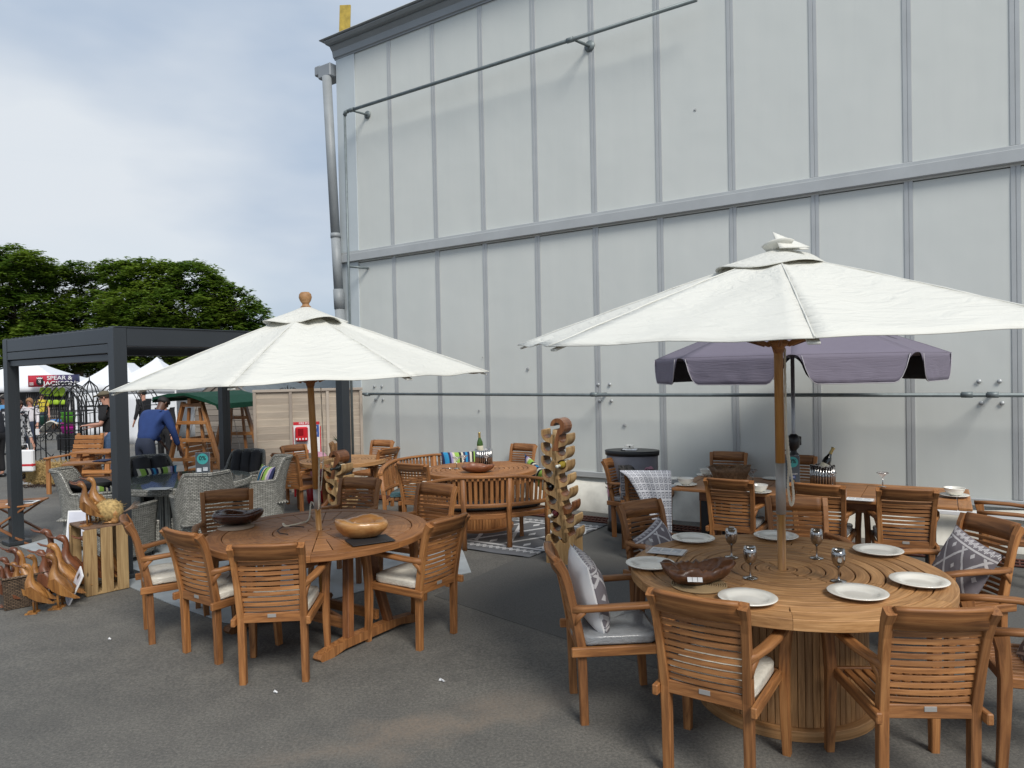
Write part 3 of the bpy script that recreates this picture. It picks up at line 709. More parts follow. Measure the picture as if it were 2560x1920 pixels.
# ------------------------------------------------------------------ trees
def tree(px, base_y, Y, blobs, nleaf, lab, seed, trunk_r=.28, name='broadleaf_tree'):
    rnd = random.Random(seed)
    P = at(px, 950, Y); P.z = gz(P.x, 60)
    t = thing(name, lab, 'tree', tuple(P), 0, 'trees behind the show stalls')
    m = MB(); fork = 2.6
    m.tube([(0, 0, -.1), (.1, 0, fork * .5), (0, .1, fork)], [trunk_r * 1.15, trunk_r, trunk_r * .85], 8)
    B = []
    for (x, y, rx, rz, dy) in blobs:
        c = at(x, y, Y + dy) - P; B.append((c, rx, rz))
        pts = [V((0, .1, fork - .1))]
        for k in (.3, .6, .85, 1): pts.append(V((0, 0, fork)).lerp(c, k) + V((rnd.uniform(-.3, .3), rnd.uniform(-.3, .3), rnd.uniform(-.1, .35))) * (1 if k < 1 else 0))
        m.tube(pts, [trunk_r * .55, trunk_r * .4, trunk_r * .28, trunk_r * .18, .03], 5)
        for q in range(5):
            a = rnd.uniform(0, 6.28); e = c + V((cos(a) * rx * .8, sin(a) * rx * .8, rnd.uniform(-.2, .7) * rz)); mid = c.lerp(e, .5) + V((0, 0, -.15))
            m.tube([pts[3].lerp(pts[4], .3), mid, e], [trunk_r * .16, .035, .012], 4)
    m.build('trunk', BARK, t)
    vs = []; fs = []; gs = []
    tot = sum(b[1] ** 2 * b[2] for b in B)
    # twigs: every blob is made of small flat sprays of leaflets
    for c, rx, rz in B:
        n = int(nleaf * (rx * rx * rz) ** .8 / sum((b[1] * b[1] * b[2]) ** .8 for b in B) / 9)
        for q in range(n):
            while True:
                d = V((rnd.gauss(0, 1), rnd.gauss(0, 1), rnd.gauss(0, 1)))
                if d.length > .01: break
            d.normalize(); rr = rnd.uniform(.45, 1.0) ** .5
            w = 1 + .28 * mnoise.noise(V((d.x * 2.1 + c.x, d.y * 2.1, d.z * 2.1 + c.z)))
            p = c + V((d.x * rx, d.y * rx, d.z * rz)) * rr * w
            if mnoise.noise(p * .85) < -.33: continue
            shade = .5 + .9 * mnoise.noise(p * .7) + rnd.uniform(-.25, .25); shade = min(1, max(0, shade))
            yaw = rnd.uniform(0, 6.28)
            for l in range(9):
                a = yaw + (l - 4) * .55; ln = rnd.uniform(.17, .34); droop = rnd.uniform(-.35, .12)
                dr = V((cos(a), sin(a), droop)); sd_ = V((-sin(a), cos(a), rnd.uniform(-.4, .4))) * ln * .26
                o_ = p + V((rnd.uniform(-.12, .12), rnd.uniform(-.12, .12), rnd.uniform(-.08, .08)))
                k = len(vs); vs += [o_, o_ + dr * ln * .5 + sd_, o_ + dr * ln, o_ + dr * ln * .5 - sd_]; fs.append([k, k + 1, k + 2, k + 3]); gs += [V((shade, 0, 0))] * 4
    mm = MBn(); mm.add(vs, fs, gs); mm.build('crown', LEAF, t)
    return t
PXM = 1 / FPX
tree(30, 0, 46, [(28, 700, 2.6, 1.7, 0), (78, 660, 1.4, .9, -1), (-40, 730, 2.4, 2.2, 1), (30, 640, 1.3, .75, 0), (100, 690, 1.2, .8, 0), (60, 790, 2.6, 1.9, 0), (-20, 850, 2.6, 2.2, 0), (110, 860, 2.6, 2.0, 0)], 90000, 'tall dark green tree at the left edge behind the white stalls', 3)
tree(200, 0, 48, [(205, 680, 1.5, .75, 0), (140, 690, 1.1, .8, 0), (240, 715, 1.5, .8, 1), (170, 745, 1.2, .6, 0), (215, 800, 2.2, 1.6, 0), (130, 800, 1.8, 1.2, 1), (260, 770, 1.7, 1.2, 0), (170, 880, 2.8, 1.8, 1), (280, 880, 2.4, 1.8, 1)], 70000, 'airy open crowned tree with bare limbs showing, between the denser trees', 5, .22)
tree(440, 0, 45, [(310, 690, 1.5, 1.0, 0), (380, 700, 2.3, 1.4, 0), (470, 705, 2.3, 1.4, 0), (545, 740, 1.6, 1.3, 0), (590, 770, 1.4, 1.3, 0), (630, 800, 1.3, 1.2, 0), (655, 840, 1.2, 1.2, 0), (340, 780, 2.4, 1.6, -1), (430, 790, 3.0, 2.0, -1), (520, 820, 2.6, 1.9, 0), (400, 870, 3.2, 2.0, 0), (560, 890, 2.8, 2.0, 0), (300, 860, 2.2, 1.8, 0), (650, 900, 1.6, 1.6, 0), (275, 665, .7, .45, 0), (320, 668, .8, .5, 0)], 150000, 'broad rounded bright green tree right of the airy tree, sloping down behind the cream umbrella', 9, .34)
m = MBn(); rnd = random.Random(4); vs = []; fs = []; gs = []
for q in range(5200):
    x = rnd.uniform(-36, -6); z = rnd.uniform(.0, 2.6) + .4 * mnoise.noise(V((x * .4, 0, 0))); y = 52 + rnd.uniform(-1.2, 1.2); sh = rnd.random()
    for l in range(3):
        a = rnd.uniform(0, 6.28); ln = rnd.uniform(.25, .45); dr = V((cos(a), sin(a), rnd.uniform(-.5, .5))); sd_ = V((-sin(a), cos(a), .5)) * ln * .35
        k = len(vs); o_ = V((x, y, z - .6)); vs += [o_, o_ + dr * ln * .5 + sd_, o_ + dr * ln, o_ + dr * ln * .5 - sd_]; fs.append([k, k + 1, k + 2, k + 3]); gs += [V((sh * .6, 0, 0))] * 4
m.add(vs, fs, gs); tag(m.build('hedge', LEAF), 'dark hedge filling the gap beneath the trees behind the stalls', 'hedge', kind='stuff')

# ------------------------------------------------------------------ pergola
def pergola():
    p2 = G(303, 1452); u = V((-.80, .60, 0)); w = V((.599, .801, 0)); L1, L2 = 2.74, 2.76
    p2 = V((-3.83, 6.91, 0)); H = 2.41
    t = thing('pergola', 'large anthracite metal pergola with flat louvred roof and square posts', 'pergola', (p2.x, p2.y, 0), atan2(w.y, w.x))
    # local: x along w (right/back), y along u (left/back)
    S_ = .125
    for (a, b) in ((0, 0), (L2, 0), (0, L1), (L2, L1)):
        z0 = gz(*(p2 + w * a + u * b).xy)
        m = MB(); m.box((a, b, (z0 + H) / 2), (S_, S_, H - z0), .004)
        m.box((a + .02, b + (.0635 if b == 0 else -.0635), (z0 + H) / 2 - .1), (.03, .004, H - .3), .001)
        po = m.build('post', DARKG, t)
        m = MB(); m.box((a, b, z0 + .03), (.24, .24, .045), .006); m.build('base_plate', DARKG, po)
    for (y, nm) in ((0, 'beam'), (L1, 'beam')):
        m = MB(); m.box((L2 / 2, y, H - .085), (L2 - S_ - .004, .11, .19), .005); m.box((L2 / 2, y + (.0 if y else 0), H + .006), (L2 + .10, .13, .012), .003); m.build('beam', DARKG, t)
    m = MB(); m.box((0, L1 / 2, H - .075), (.115, L1 - S_ - .004, .15), .005); m.build('beam', DARKG, t)
    m = MB(); m.box((-.008, L1 / 2, H - .200), (.10, L1 - S_ - .006, .09), .005); m.box((0.004, L1 / 2, H - .285), (.08, L1 - S_ - .008, .07), .005); m.build('screen_cassette', DARKG, t)
    m = MB(); m.box((L2, L1 / 2, H - .085), (.11, L1 - S_ - .004, .19), .005); m.build('beam', DARKG, t)
    m = MB(); n = 16
    for i in range(n):
        y = .12 + (L1 - .24) * (i + .5) / n
        m.box((0, 0, 0), (L2 - .16, (L1 - .24) / n + .012, .028), .004, Matrix.Translation((L2 / 2, y, H - .02)) @ Matrix.Rotation(radians(5), 4, 'X'), 0)
    for i in range(22):
        y = .05 + (L1 - .1) * (i + .5) / 22; m.box((.03, y, H + .012), (.1, .05, .014), .003)
    m.build('louvre_roof', DARKG, t)
    return t
pergola()
#==ITEMS==
# ------------------------------------------------------------------ teak armchair (front faces +y)
def make_chair(label, group, mat=TEAK):
    t = thing('teak_armchair', label, 'chair', group=group)
    path = [(0, .014, 0), (0, .010, .22), (0, .005, .42), (0, -.012, .52), (0, -.035, .64), (0, -.062, .76), (0, -.085, .83), (0, -.118, .885)]
    def yb(z):
        for a, b in zip(path, path[1:]):
            if z <= b[2]: k = (z - a[2]) / (b[2] - a[2]); return a[1] + (b[1] - a[1]) * k
        return path[-1][1]
    for sx in (-1, 1):
        m = MB(); m.sweep([(sx * (.190 + .018 * (max(0, p[2] - .42) / .46)), p[1], p[2]) for p in path], [.042, .043, .044, .042, .038, .037, .039, .043], [.044, .046, .048, .046, .042, .042, .046, .05], up=(0, 1, 0), b=.09, smooth=False); m.build('leg', mat, t)
        m = MB(); m.sweep([(sx * .250, .450, 0), (sx * .246, .438, .2), (sx * .246, .432, .42), (sx * .252, .442, .56), (sx * .256, .455, .632)], [.038, .044, .048, .048, .054], [.042, .048, .054, .056, .07], up=(0, 1, 0), b=.09, smooth=False); m.build('leg', mat, t)
        m = MB(); m.sweep([(sx * .198, -.045, .625), (sx * .215, .02, .628), (sx * .24, .11, .638), (sx * .257, .22, .647), (sx * .260, .36, .650), (sx * .258, .492, .646)], [.036, .048, .056, .056, .054, .05], [.046, .032, .028, .028, .028, .028], up=(0, 0, 1), b=.2)
        m.sweep([(sx * .205, -.028, .545), (sx * .208, -.012, .585), (sx * .216, .02, .617)], [.03, .034, .036], [.01, .03, .03], up=(0, 0, 1), b=.15)
        m.build('armrest', mat, t)
    m = MB(); W_ = .385
    def bow(x): return -.022 * (1 - (2 * x / W_) ** 2)
    n = 12
    for i in range(10):
        z = .470 + i * (.772 - .470) / 9; y = yb(z); hw = .175 + .018 * ((z - .42) / .46)
        m.sweep([(x * hw * 2, y + bow(x * W_) * .8, z) for x in (-.5, -.25, 0, .25, .5)], .0095, .0225, b=.12, smooth=False)
    m.build('back_slats', mat, t)
    m = MB(); 
    rings = []; gs = []
    for k in range(9):
        x = (k / 8 - .5) * .382; b_ = bow(x)
        pr = [(-.102, .798), (-.068, .794), (-.082, .85), (-.100, .893), (-.118, .905), (-.140, .900), (-.136, .885), (-.118, .85)]
        rings.append([V((x, y + b_, z)) for y, z in pr]); gs += [V((x, y, z)) for y, z in pr]
    m.ring_loft(rings, gs=gs); m.build('top_rail', mat, t)
    m = MB(); m.box((0, -.004, .418), (.40, .026, .062), .004); m.box((0, .42, .404), (.45, .026, .05), .004)
    for sx in (-1, 1): m.box((sx * .226, .196, .402), (.028, .50, .05), .005)
    m.build('seat_frame', mat, t)
    m = MB()
    for i in range(9): m.box((-.176 + i * .044, .21, .416), (.032, .395, .014), .003)
    m.build('seat_slats', mat, t)
    m = MB(); m.box((0, -.0185, .43), (.052, .003, .022), .001); pl = m.build('name_plate', STEEL, t)
    return t
CH0 = None
def chair_at(P, fr, label, group, sc=1, z=None, mat=None):
    global CH0
    rz = atan2(fr.y, fr.x) - pi / 2
    loc = (P.x, P.y, gz(P.x, P.y) if z is None else z)
    if CH0 is None:
        CH0 = make_chair(label, group); CH0.location = loc; CH0.rotation_euler = (0, 0, rz); CH0.scale = (sc,) * 3; return CH0
    return dup(CH0, loc, rz, label, group, sc=sc)
def chair_top(px, sgn, label, group, sc=1, k=1.0):
    A, B = G(px[0], px[1], .885), G(px[2], px[3], .885)
    if k != 1.0: A = V((A.x * k, A.y * k, 0)); B = V((B.x * k, B.y * k, 0))
    d = (B - A).xy.normalized(); f = V((-d.y, d.x, 0)); c = (A + B) / 2; c.z = 0
    if f.dot(c) * sgn < 0: f = -f
    return chair_at(c + f * .118, f, label, group, sc)
def chair_tip(px, label, group, sgnx=-1, sc=1):
    A, B = G(px[0], px[1], .66), G(px[2], px[3], .66)
    d = (B - A).xy.normalized(); f = V((-d.y, d.x, 0)); c = (A + B) / 2; c.z = 0
    if f.x * sgnx < 0: f = -f
    return chair_at(c - f * .47, f, label, group, sc)
g1 = 'teak armchairs around the left umbrella table'
C = {}
C['c3'] = chair_top((585, 1368, 742, 1362), 1, 'teak armchair at the front centre of the left umbrella table, seen straight from behind', g1, 1.0)
C['c2'] = chair_top((407, 1323, 498, 1340), 1, 'teak armchair second from the left at the left umbrella table, back turned three quarters', g1, 1.0)
def feet(x0, y0, x1, y1, sgnx, label, group):
    A, B = G(x0, y0), G(x1, y1); d = (B - A).xy.normalized(); f = V((-d.y, d.x, 0)); c = (A + B) / 2; c.z = 0
    if f.x * sgnx < 0: f = -f
    return chair_at(c, f, label, group)
C['c1'] = feet(375, 1610, 363, 1573, 1, 'teak armchair at the far left of the left umbrella table, seen side on', g1)
C['c4'] = chair_top((1073, 1312.7, 1168.6, 1286), 1, 'teak armchair on the right side of the left umbrella table, turned to face left', g1)
C['c5'] = chair_top((512, 1233, 621.4, 1225), -1, 'teak armchair behind the dark wooden bowl, facing the camera across the left umbrella table', g1)
C['c6'] = chair_top((857.3, 1198, 947, 1199.6), -1, 'teak armchair directly behind the left umbrella table, right of the pole', g1)
C['c7'] = chair_top((1052.6, 1211, 1138, 1217), -1, 'teak armchair behind the right edge of the left umbrella table beside the curved bench', g1)
g2 = 'teak armchairs around the big plate laid table'
C['d5'] = chair_top((1628, 1478.7, 1857.4, 1516), 1, 'large foreground teak armchair with cream cushion, left of the two nearest the camera', g2)
C['d6'] = chair_top((2217.5, 1526.7, 2495, 1526.7), 1, 'large foreground teak armchair with bare slatted seat at the bottom right', g2)
C['d1'] = feet(1454.7, 1809, 1428, 1732, 1, 'teak armchair in profile left of the plate laid table, holding a white edged cushion', g2)
C['d2'] = chair_top((1540, 1267, 1650, 1249.5), -1, 'teak armchair behind the clear menu holder with a grey diamond cushion on its seat', g2)
C['d3'] = chair_top((1915.8, 1245.5, 2063.4, 1247), -1, 'teak armchair directly behind the plate laid table, half hidden by the umbrella pole', g2)
C['d4'] = chair_top((2410, 1285.7, 2556, 1317.8), -1, 'teak armchair right of the plate laid table holding a tilted diamond cushion', g2)
C['d7'] = chair_tip((2407, 1487, 2489, 1570), 'teak armchair cut off by the right picture edge, facing left to the plate laid table', g2)
g3 = 'teak armchairs around the long rectangular table'
C['e1'] = chair_top((1507.5, 1151.9, 1557.7, 1143.7), -1, 'teak armchair in front of the grey kiosk holding a brown printed cushion', g3)
C['e2'] = chair_top((1560, 1186, 1677, 1186), 1, 'teak armchair with the grey and white key patterned throw over its back', g3)
C['e3'] = chair_top((1761, 1198, 1881.8, 1204.8), 1, 'teak armchair before the rough planter, left of three chair backs at the long table', g3)
C['e4'] = chair_top((1976.8, 1210, 2110, 1218), 1, 'teak armchair before the tilted bottle bucket, middle of three backs at the long table', g3)
C['e5'] = chair_top((2193.4, 1223, 2344.3, 1228), 1, 'teak armchair on the near side of the long table, right of the three backs', g3)
C['e6'] = chair_top((1777.4, 1132, 1866.9, 1134), -1, 'teak armchair against the hall wall behind the rough wooden planter', g3)
C['e7'] = chair_top((1948, 1140, 2036, 1142.8), -1, 'teak armchair against the hall wall behind the tall acrylic sign', g3)
C['e8'] = chair_tip((2442, 1252, 2450, 1279), 'teak armchair at the right end of the long table, only its arms in the picture', g3)
g4 = 'teak armchairs around the far round table by the fence'
C['f1'] = chair_top((680.7, 1132.6, 736.8, 1134.4), 1, 'teak armchair left of the far round table, back turned to the camera', g4, 1, .985)
C['f2'] = chair_top((706, 1112.7, 758.5, 1108), -1, 'teak armchair in front of the white fire point board', g4, 1, .97)
C['f3'] = chair_top((932, 1096.5, 982.7, 1097.6), -1, 'teak armchair furthest back, right of the rear pergola post against the hall wall', g4, 1, .96)
C['f4'] = chair_top((946.6, 1123.6, 1000, 1116), 1, 'teak armchair right of the far round table, turned to face left', g4, 1, .985)
g5 = 'teak armchairs around the round table with curved benches'
C['c8'] = chair_top((993.6, 1160.8, 1060.5, 1163.4), 1, 'teak armchair pulled up left of the ice bucket table, back turned', g5)
C['g1'] = chair_top((1281, 1111, 1340.8, 1113.5), -1, 'teak armchair behind the round table, between the ice bucket and the tall wine rack', g5)
for k in C: C[k].name = 'teak_armchair'
bpy.context.view_layer.update()

# ------------------------------------------------------------------ loose seat cushions and scatter cushions
def pad_mesh(w, d, h, puff=.012, corner=.05, seed=0):
    m = MBn(); n = 14
    def sup(a, e): return (abs(cos(a)) ** e * (1 if cos(a) > 0 else -1), abs(sin(a)) ** e * (1 if sin(a) > 0 else -1))
    rings = []
    for (k, z) in ((0, -.5), (.5, -.5), (.9, -.5), (.985, -.42), (1.0, -.25), (.99, 0), (1.0, .25), (.985, .42), (.9, .52), (.5, .52 + puff / h), (0.01, .52 + puff / h * 1.2)):
        r = []
        for q in range(36):
            x, y = sup(2 * pi * q / 36, .32); wob = .004 * mnoise.noise(V((x * 3 + seed, y * 3, z * 2)))
            r.append(V((x * k * w / 2, y * k * d / 2, z * h + wob + .006 * mnoise.noise(V((x * k * 4 + seed, y * k * 4, 3))))))
        rings.append(r)
    return m.ring_loft(rings, caps=False)
PADS = {}
def seat_pad(ch, mat, label, group, cat='seat cushion', w=.435, d=.44, h=.055, off=(0, .215, .453), rz=0):
    key_ = (mat.name, w, d, h)
    M = ch.matrix_world @ Matrix.Translation(off) @ Matrix.Rotation(rz, 4, 'Z')
    if key_ not in PADS: PADS[key_] = pad_mesh(w, d, h).build('seat_cushion', mat); o = PADS[key_]
    else: o = PADS[key_].copy(); COL.objects.link(o)
    o.matrix_world = M; tag(o, label, cat, group); return o
gc = 'cream plastic wrapped seat cushions'
seat_pad(C['c3'], CREAMP, 'cream plastic wrapped cushion on the centre front armchair of the left table', gc)
seat_pad(C['c2'], CREAMP, 'cream plastic wrapped cushion on the second armchair from the left', gc)
seat_pad(C['c1'], CREAMP, 'cream plastic wrapped cushion on the far left side-on armchair', gc)
seat_pad(C['c4'], CREAMP, 'cream plastic wrapped cushion on the armchair right of the left table', gc)
seat_pad(C['c5'], CREAMP, 'cream plastic wrapped cushion behind the left table', gc)
seat_pad(C['d5'], CREAMP, 'cream cushion on the large foreground armchair at the plate laid table', gc)
gg = 'grey plastic wrapped seat cushions'
seat_pad(C['d1'], GREYP, 'grey plastic wrapped cushion on the profile armchair left of the plate laid table', gg)
for k, l in (('e1', 'beneath the brown printed cushion by the kiosk'), ('e2', 'on the armchair with the patterned throw'), ('e3', 'on the armchair before the rough wooden planter'), ('e4', 'on the armchair before the silver ice bucket'), ('e5', 'on the right of the three armchair backs at the long table')):
    seat_pad(C[k], GREYP, 'grey wrapped cushion ' + l, gg)
def pillow_mesh(w, h, th, seed=0):
    m = MBn(); n = 16
    for sgn in (1, -1):
        def fn(u, v):
            x, y = (u - .5), (v - .5); e = (1 - (2 * abs(x)) ** 2.6) * (1 - (2 * abs(y)) ** 2.6); e = max(0, e) ** .55
            sx = 1 - .08 * (1 - (2 * y) ** 2); sy = 1 - .08 * (1 - (2 * x) ** 2)
            return (x * w * sx, sgn * e * th / 2 + .006 * mnoise.noise(V((x * 7 + seed, y * 7, sgn))) * e, y * h * sy)
        m.surf(fn, n, n, 0, lambda u, v: ((u - .5) * w, (v - .5) * h, 0))
    return m
def pillow(P, rz, tilt, roll, mat, label, group=None, w=.42, h=.42, th=.13, seed=0, cat='cushion'):
    o = pillow_mesh(w, h, th, seed).build('scatter_cushion', mat)
    o.matrix_world = Matrix.Translation(P) @ Matrix.Rotation(rz, 4, 'Z') @ Matrix.Rotation(tilt, 4, 'X') @ Matrix.Rotation(roll, 4, 'Y')
    return tag(o, label, cat, group)
def on_chair(ch, x, y, z, dz, tilt, roll, mat, label, group=None, **kw):
    P = ch.matrix_world @ V((x, y, z)); return pillow(P, ch.rotation_euler.z + dz, tilt, roll, mat, label, group, **kw)
gd = 'grey diamond patterned cushions'
o = on_chair(C['d1'], .0, .09, .67, 0.05, radians(14), radians(4), DIAM, 'grey diamond cushion with white back propped upright on the profile armchair', gd, w=.42, h=.42, th=.16)
o2 = pillow_mesh(.425, .425, .15).build('white_backing', WHITE, o); o2.matrix_local = Matrix.Translation((0, -.018, 0))
on_chair(C['d2'], .02, .13, .57, 0.1, radians(28), radians(18), DIAM, 'grey diamond cushion slumped on the armchair behind the menu holder', gd, w=.40, h=.40)
o = on_chair(C['d4'], -.03, .15, .60, -.05, radians(24), radians(-14), DIAM, 'grey diamond cushion tilted on the armchair right of the plate laid table', gd, w=.44, h=.44)
on_chair(C['d7'], -.02, .14, .56, 0, radians(35), radians(12), DIAM, 'grey diamond cushion cut off by the right edge of the picture', gd, w=.44, h=.44)
on_chair(C['e1'], 0, .12, .66, 0, radians(12), 0, BROWNC, 'brown printed cushion upright on the armchair before the kiosk', None, w=.38, h=.38, th=.14)

# ------------------------------------------------------------------ throw over a chair back
def throw():
    ch = C['e2']; M = ch.matrix_world
    m = MBn()
    prof = [(.045, .60), (-.02, .74), (-.085, .88), (-.12, .925), (-.155, .915), (-.170, .87), (-.165, .76), (-.16, .62), (-.155, .50), (-.15, .36), (-.148, .24)]
    L_ = [0]
    for a, b in zip(prof, prof[1:]): L_.append(L_[-1] + hypot(a[0] - b[0], a[1] - b[1]))
    def fn(u, v):
        k = v * (len(prof) - 1); i = min(int(k), len(prof) - 2); f = k - i
        y = prof[i][0] * (1 - f) + prof[i + 1][0] * f; z = prof[i][1] * (1 - f) + prof[i + 1][1] * f
        x = -.27 + u * .50
        if v > .38: # hanging side gathers diagonally towards the right hand corner
            q = (v - .38) / .62; xl = -.27 + .42 * q ** 1.05; x = xl + (.23 - xl) * u
            y -= .02 * sin(u * 9 + q * 4) * q + .03 * q * (1 - u)
        return M @ V((x, y - .006 * sin(u * 14), z))
    def gf(u, v): return (u * .62, v * 1.15, 0)
    m.surf(fn, 34, 44, .006, gf)
    o = m.build('throw_blanket', KEYM); tag(o, 'grey and white key patterned throw hanging off a teak chair back', 'throw')
    m = MB()
    for k in range(16):
        p = V(fn(k / 15, 1)); m.tube([p, p + V((random.uniform(-.01, .01), 0, -.03)), p + V((random.uniform(-.02, .02), 0, -.055))], .002, 4)
    m.build('fringe', KEYM, o)
throw()

# ------------------------------------------------------------------ tables
def ring_arc(m, r0, r1, a0, a1, z0, z1, n=None):
    n = n or max(3, int((a1 - a0) / radians(4)))
    rings = []; gs = []; c = .003
    for k in range(n + 1):
        a = a0 + (a1 - a0) * k / n; r = []
        for (rr, z) in ((r0 + c, z0), (r1 - c, z0), (r1, z0 + c), (r1, z1 - c), (r1 - c, z1), (r0 + c, z1), (r0, z1 - c), (r0, z0 + c)):
            r.append(V((rr * cos(a), rr * sin(a), z))); gs.append(V((a * (r0 + r1) / 2, rr, z)))
        rings.append(r)
    m.ring_loft(rings, gs=gs, smooth=False)
def radial_table(P, R):
    t = thing('umbrella_table', 'round teak table with slats fanning out from the cream umbrella pole', 'table', tuple(P), radians(56))
    m = MB(); n = 32; H = .75
    for k in range(n):
        a0 = 2 * pi * k / n + .0035; a1 = 2 * pi * (k + 1) / n - .0035
        ring_arc(m, .345, R - .125, a0 + .002, a1 - .002, H - .028, H - .002, 2)
    for k in range(16):
        a0 = 2 * pi * k / 16; ring_arc(m, .085, .338, a0 + .012, a0 + 2 * pi / 16 - .012, H - .028, H - .002, 3)
    ring_arc(m, .028, .08, 0, 2 * pi, H - .028, H - .001, 24)
    m.build('tabletop_slats', TEAKT, t)
    m = MB()
    for k in range(8): ring_arc(m, R - .12, R, k * pi / 4 + .001, (k + 1) * pi / 4 - .001, H - .045, H, 12)
    m.build('rim', TEAK, t)
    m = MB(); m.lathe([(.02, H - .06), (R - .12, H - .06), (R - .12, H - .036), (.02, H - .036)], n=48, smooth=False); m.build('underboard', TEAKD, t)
    m = MB()
    for s in (-1, 1):
        m.box((0, s * .40, H - .09), (1.15, .07, .06)); m.box((s * .45, 0, H - .095), (.07, .7, .07))
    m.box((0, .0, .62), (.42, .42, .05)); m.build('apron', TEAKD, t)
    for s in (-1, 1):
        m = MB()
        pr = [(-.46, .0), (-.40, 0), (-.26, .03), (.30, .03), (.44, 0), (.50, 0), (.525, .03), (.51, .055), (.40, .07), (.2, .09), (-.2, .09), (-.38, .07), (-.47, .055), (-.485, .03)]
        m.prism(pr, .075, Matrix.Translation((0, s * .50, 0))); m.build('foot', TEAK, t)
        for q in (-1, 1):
            m = MB(); m.bar((q * .20, s * .50, .08), (q * .09, s * .40, .68), .055, .06, up=(0, 1, 0)); m.build('leg', TEAKD, t)  # legs in darker teak: shade under the tabletop put into their colour
    m = MB()
    for s in (-1, 1): m.bar((s * .13, -.46, .14), (s * .13, .46, .14), .035, .07)
    m.bar((-.13, -.46, .14), (.13, .46, .14), .03, .05); m.build('stretcher', TEAK, t)
    return t
T1C = G(788, 1319, .75); T1C = V((-1.486, 5.385, 0))
radial_table(V((T1C.x, T1C.y, gz(T1C.x, T1C.y))), .815)
def ring_table(P, R, label, top=TEAKP, drum=True, H=.75, nr=9):
    t = thing('round_table', label, 'table', tuple(P), radians(12))
    m = MB(); ri = .075; w = (R - .11 - ri) / nr
    for k in range(nr):
        for q in range(4):
            a0 = q * pi / 2 + k * .13; ring_arc(m, ri + k * w + .0035, ri + (k + 1) * w - .0035, a0 + .003 / (ri + k * w), a0 + pi / 2 - .003 / (ri + k * w), H - .03, H - .001, 18)
    ring_arc(m, .03, ri - .003, 0, 2 * pi, H - .03, H - .001, 24)
    m.build('tabletop_slats', top, t)
    m = MB()
    for k in range(6): ring_arc(m, R - .106, R, k * pi / 3 + .001, (k + 1) * pi / 3 - .001, H - .055, H, 16)
    m.build('rim', top, t)
    m = MB(); m.lathe([(.02, H - .07), (R - .13, H - .07), (R - .13, H - .045), (.02, H - .045)], n=48, smooth=False)
    for a in range(4): m.bar((.05 * cos(a * pi / 2), .05 * sin(a * pi / 2), H - .085), ((R - .2) * cos(a * pi / 2), (R - .2) * sin(a * pi / 2), H - .085), .06, .03)
    m.build('underboard', TEAKD, t)
    if drum:
        rb = R * .50; m = MB(); n = int(2 * pi * rb / .036)
        for k in range(n):
            a = 2 * pi * k / n; m.box((0, 0, 0), (.020, 2 * pi * rb / n - .0025, H - .16), .002, Matrix.Translation((rb * cos(a), rb * sin(a), (H - .16) / 2 + .055)) @ Matrix.Rotation(a, 4, 'Z'), 2)
        m.build('drum_slats', top, t)
        m = MB(); m.lathe([(rb - .02, .06), (rb - .02, H - .1), (rb - .04, H - .1), (rb - .04, .06)], n=40, smooth=False); m.build('drum_core', TEAKD, t)
        m = MB(); ring_arc(m, .05, rb + .055, 0, pi, .0, .055, 24); ring_arc(m, .05, rb + .055, pi, 2 * pi, .0, .055, 24); m.build('plinth', top, t)
    else:
        for q in range(4):
            a = q * pi / 2 + .4; m = MB(); d = V((cos(a), sin(a), 0))
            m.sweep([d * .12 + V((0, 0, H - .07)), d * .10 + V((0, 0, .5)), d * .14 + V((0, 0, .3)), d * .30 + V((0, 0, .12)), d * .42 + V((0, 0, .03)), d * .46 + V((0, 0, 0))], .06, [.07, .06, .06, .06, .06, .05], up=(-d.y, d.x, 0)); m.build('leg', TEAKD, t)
    return t
T2C = V((1.518, 4.02, 0)); ring_table(T2C, .852, 'big round teak table with concentric slats laid with white plates', TEAKP)
T3C = V((-.43, 8.93, 0)); T3C.z = gz(0, T3C.y); ring_table(T3C, .72, 'round teak table on a slatted drum carrying the ice bucket and green bottle', TEAK)
T4C = V((-2.49, 10.35, 0)); T4C.z = gz(0, T4C.y); ring_table(T4C, .62, 'small round teak table on curved legs in front of the beige fence', TEAKP, drum=False)
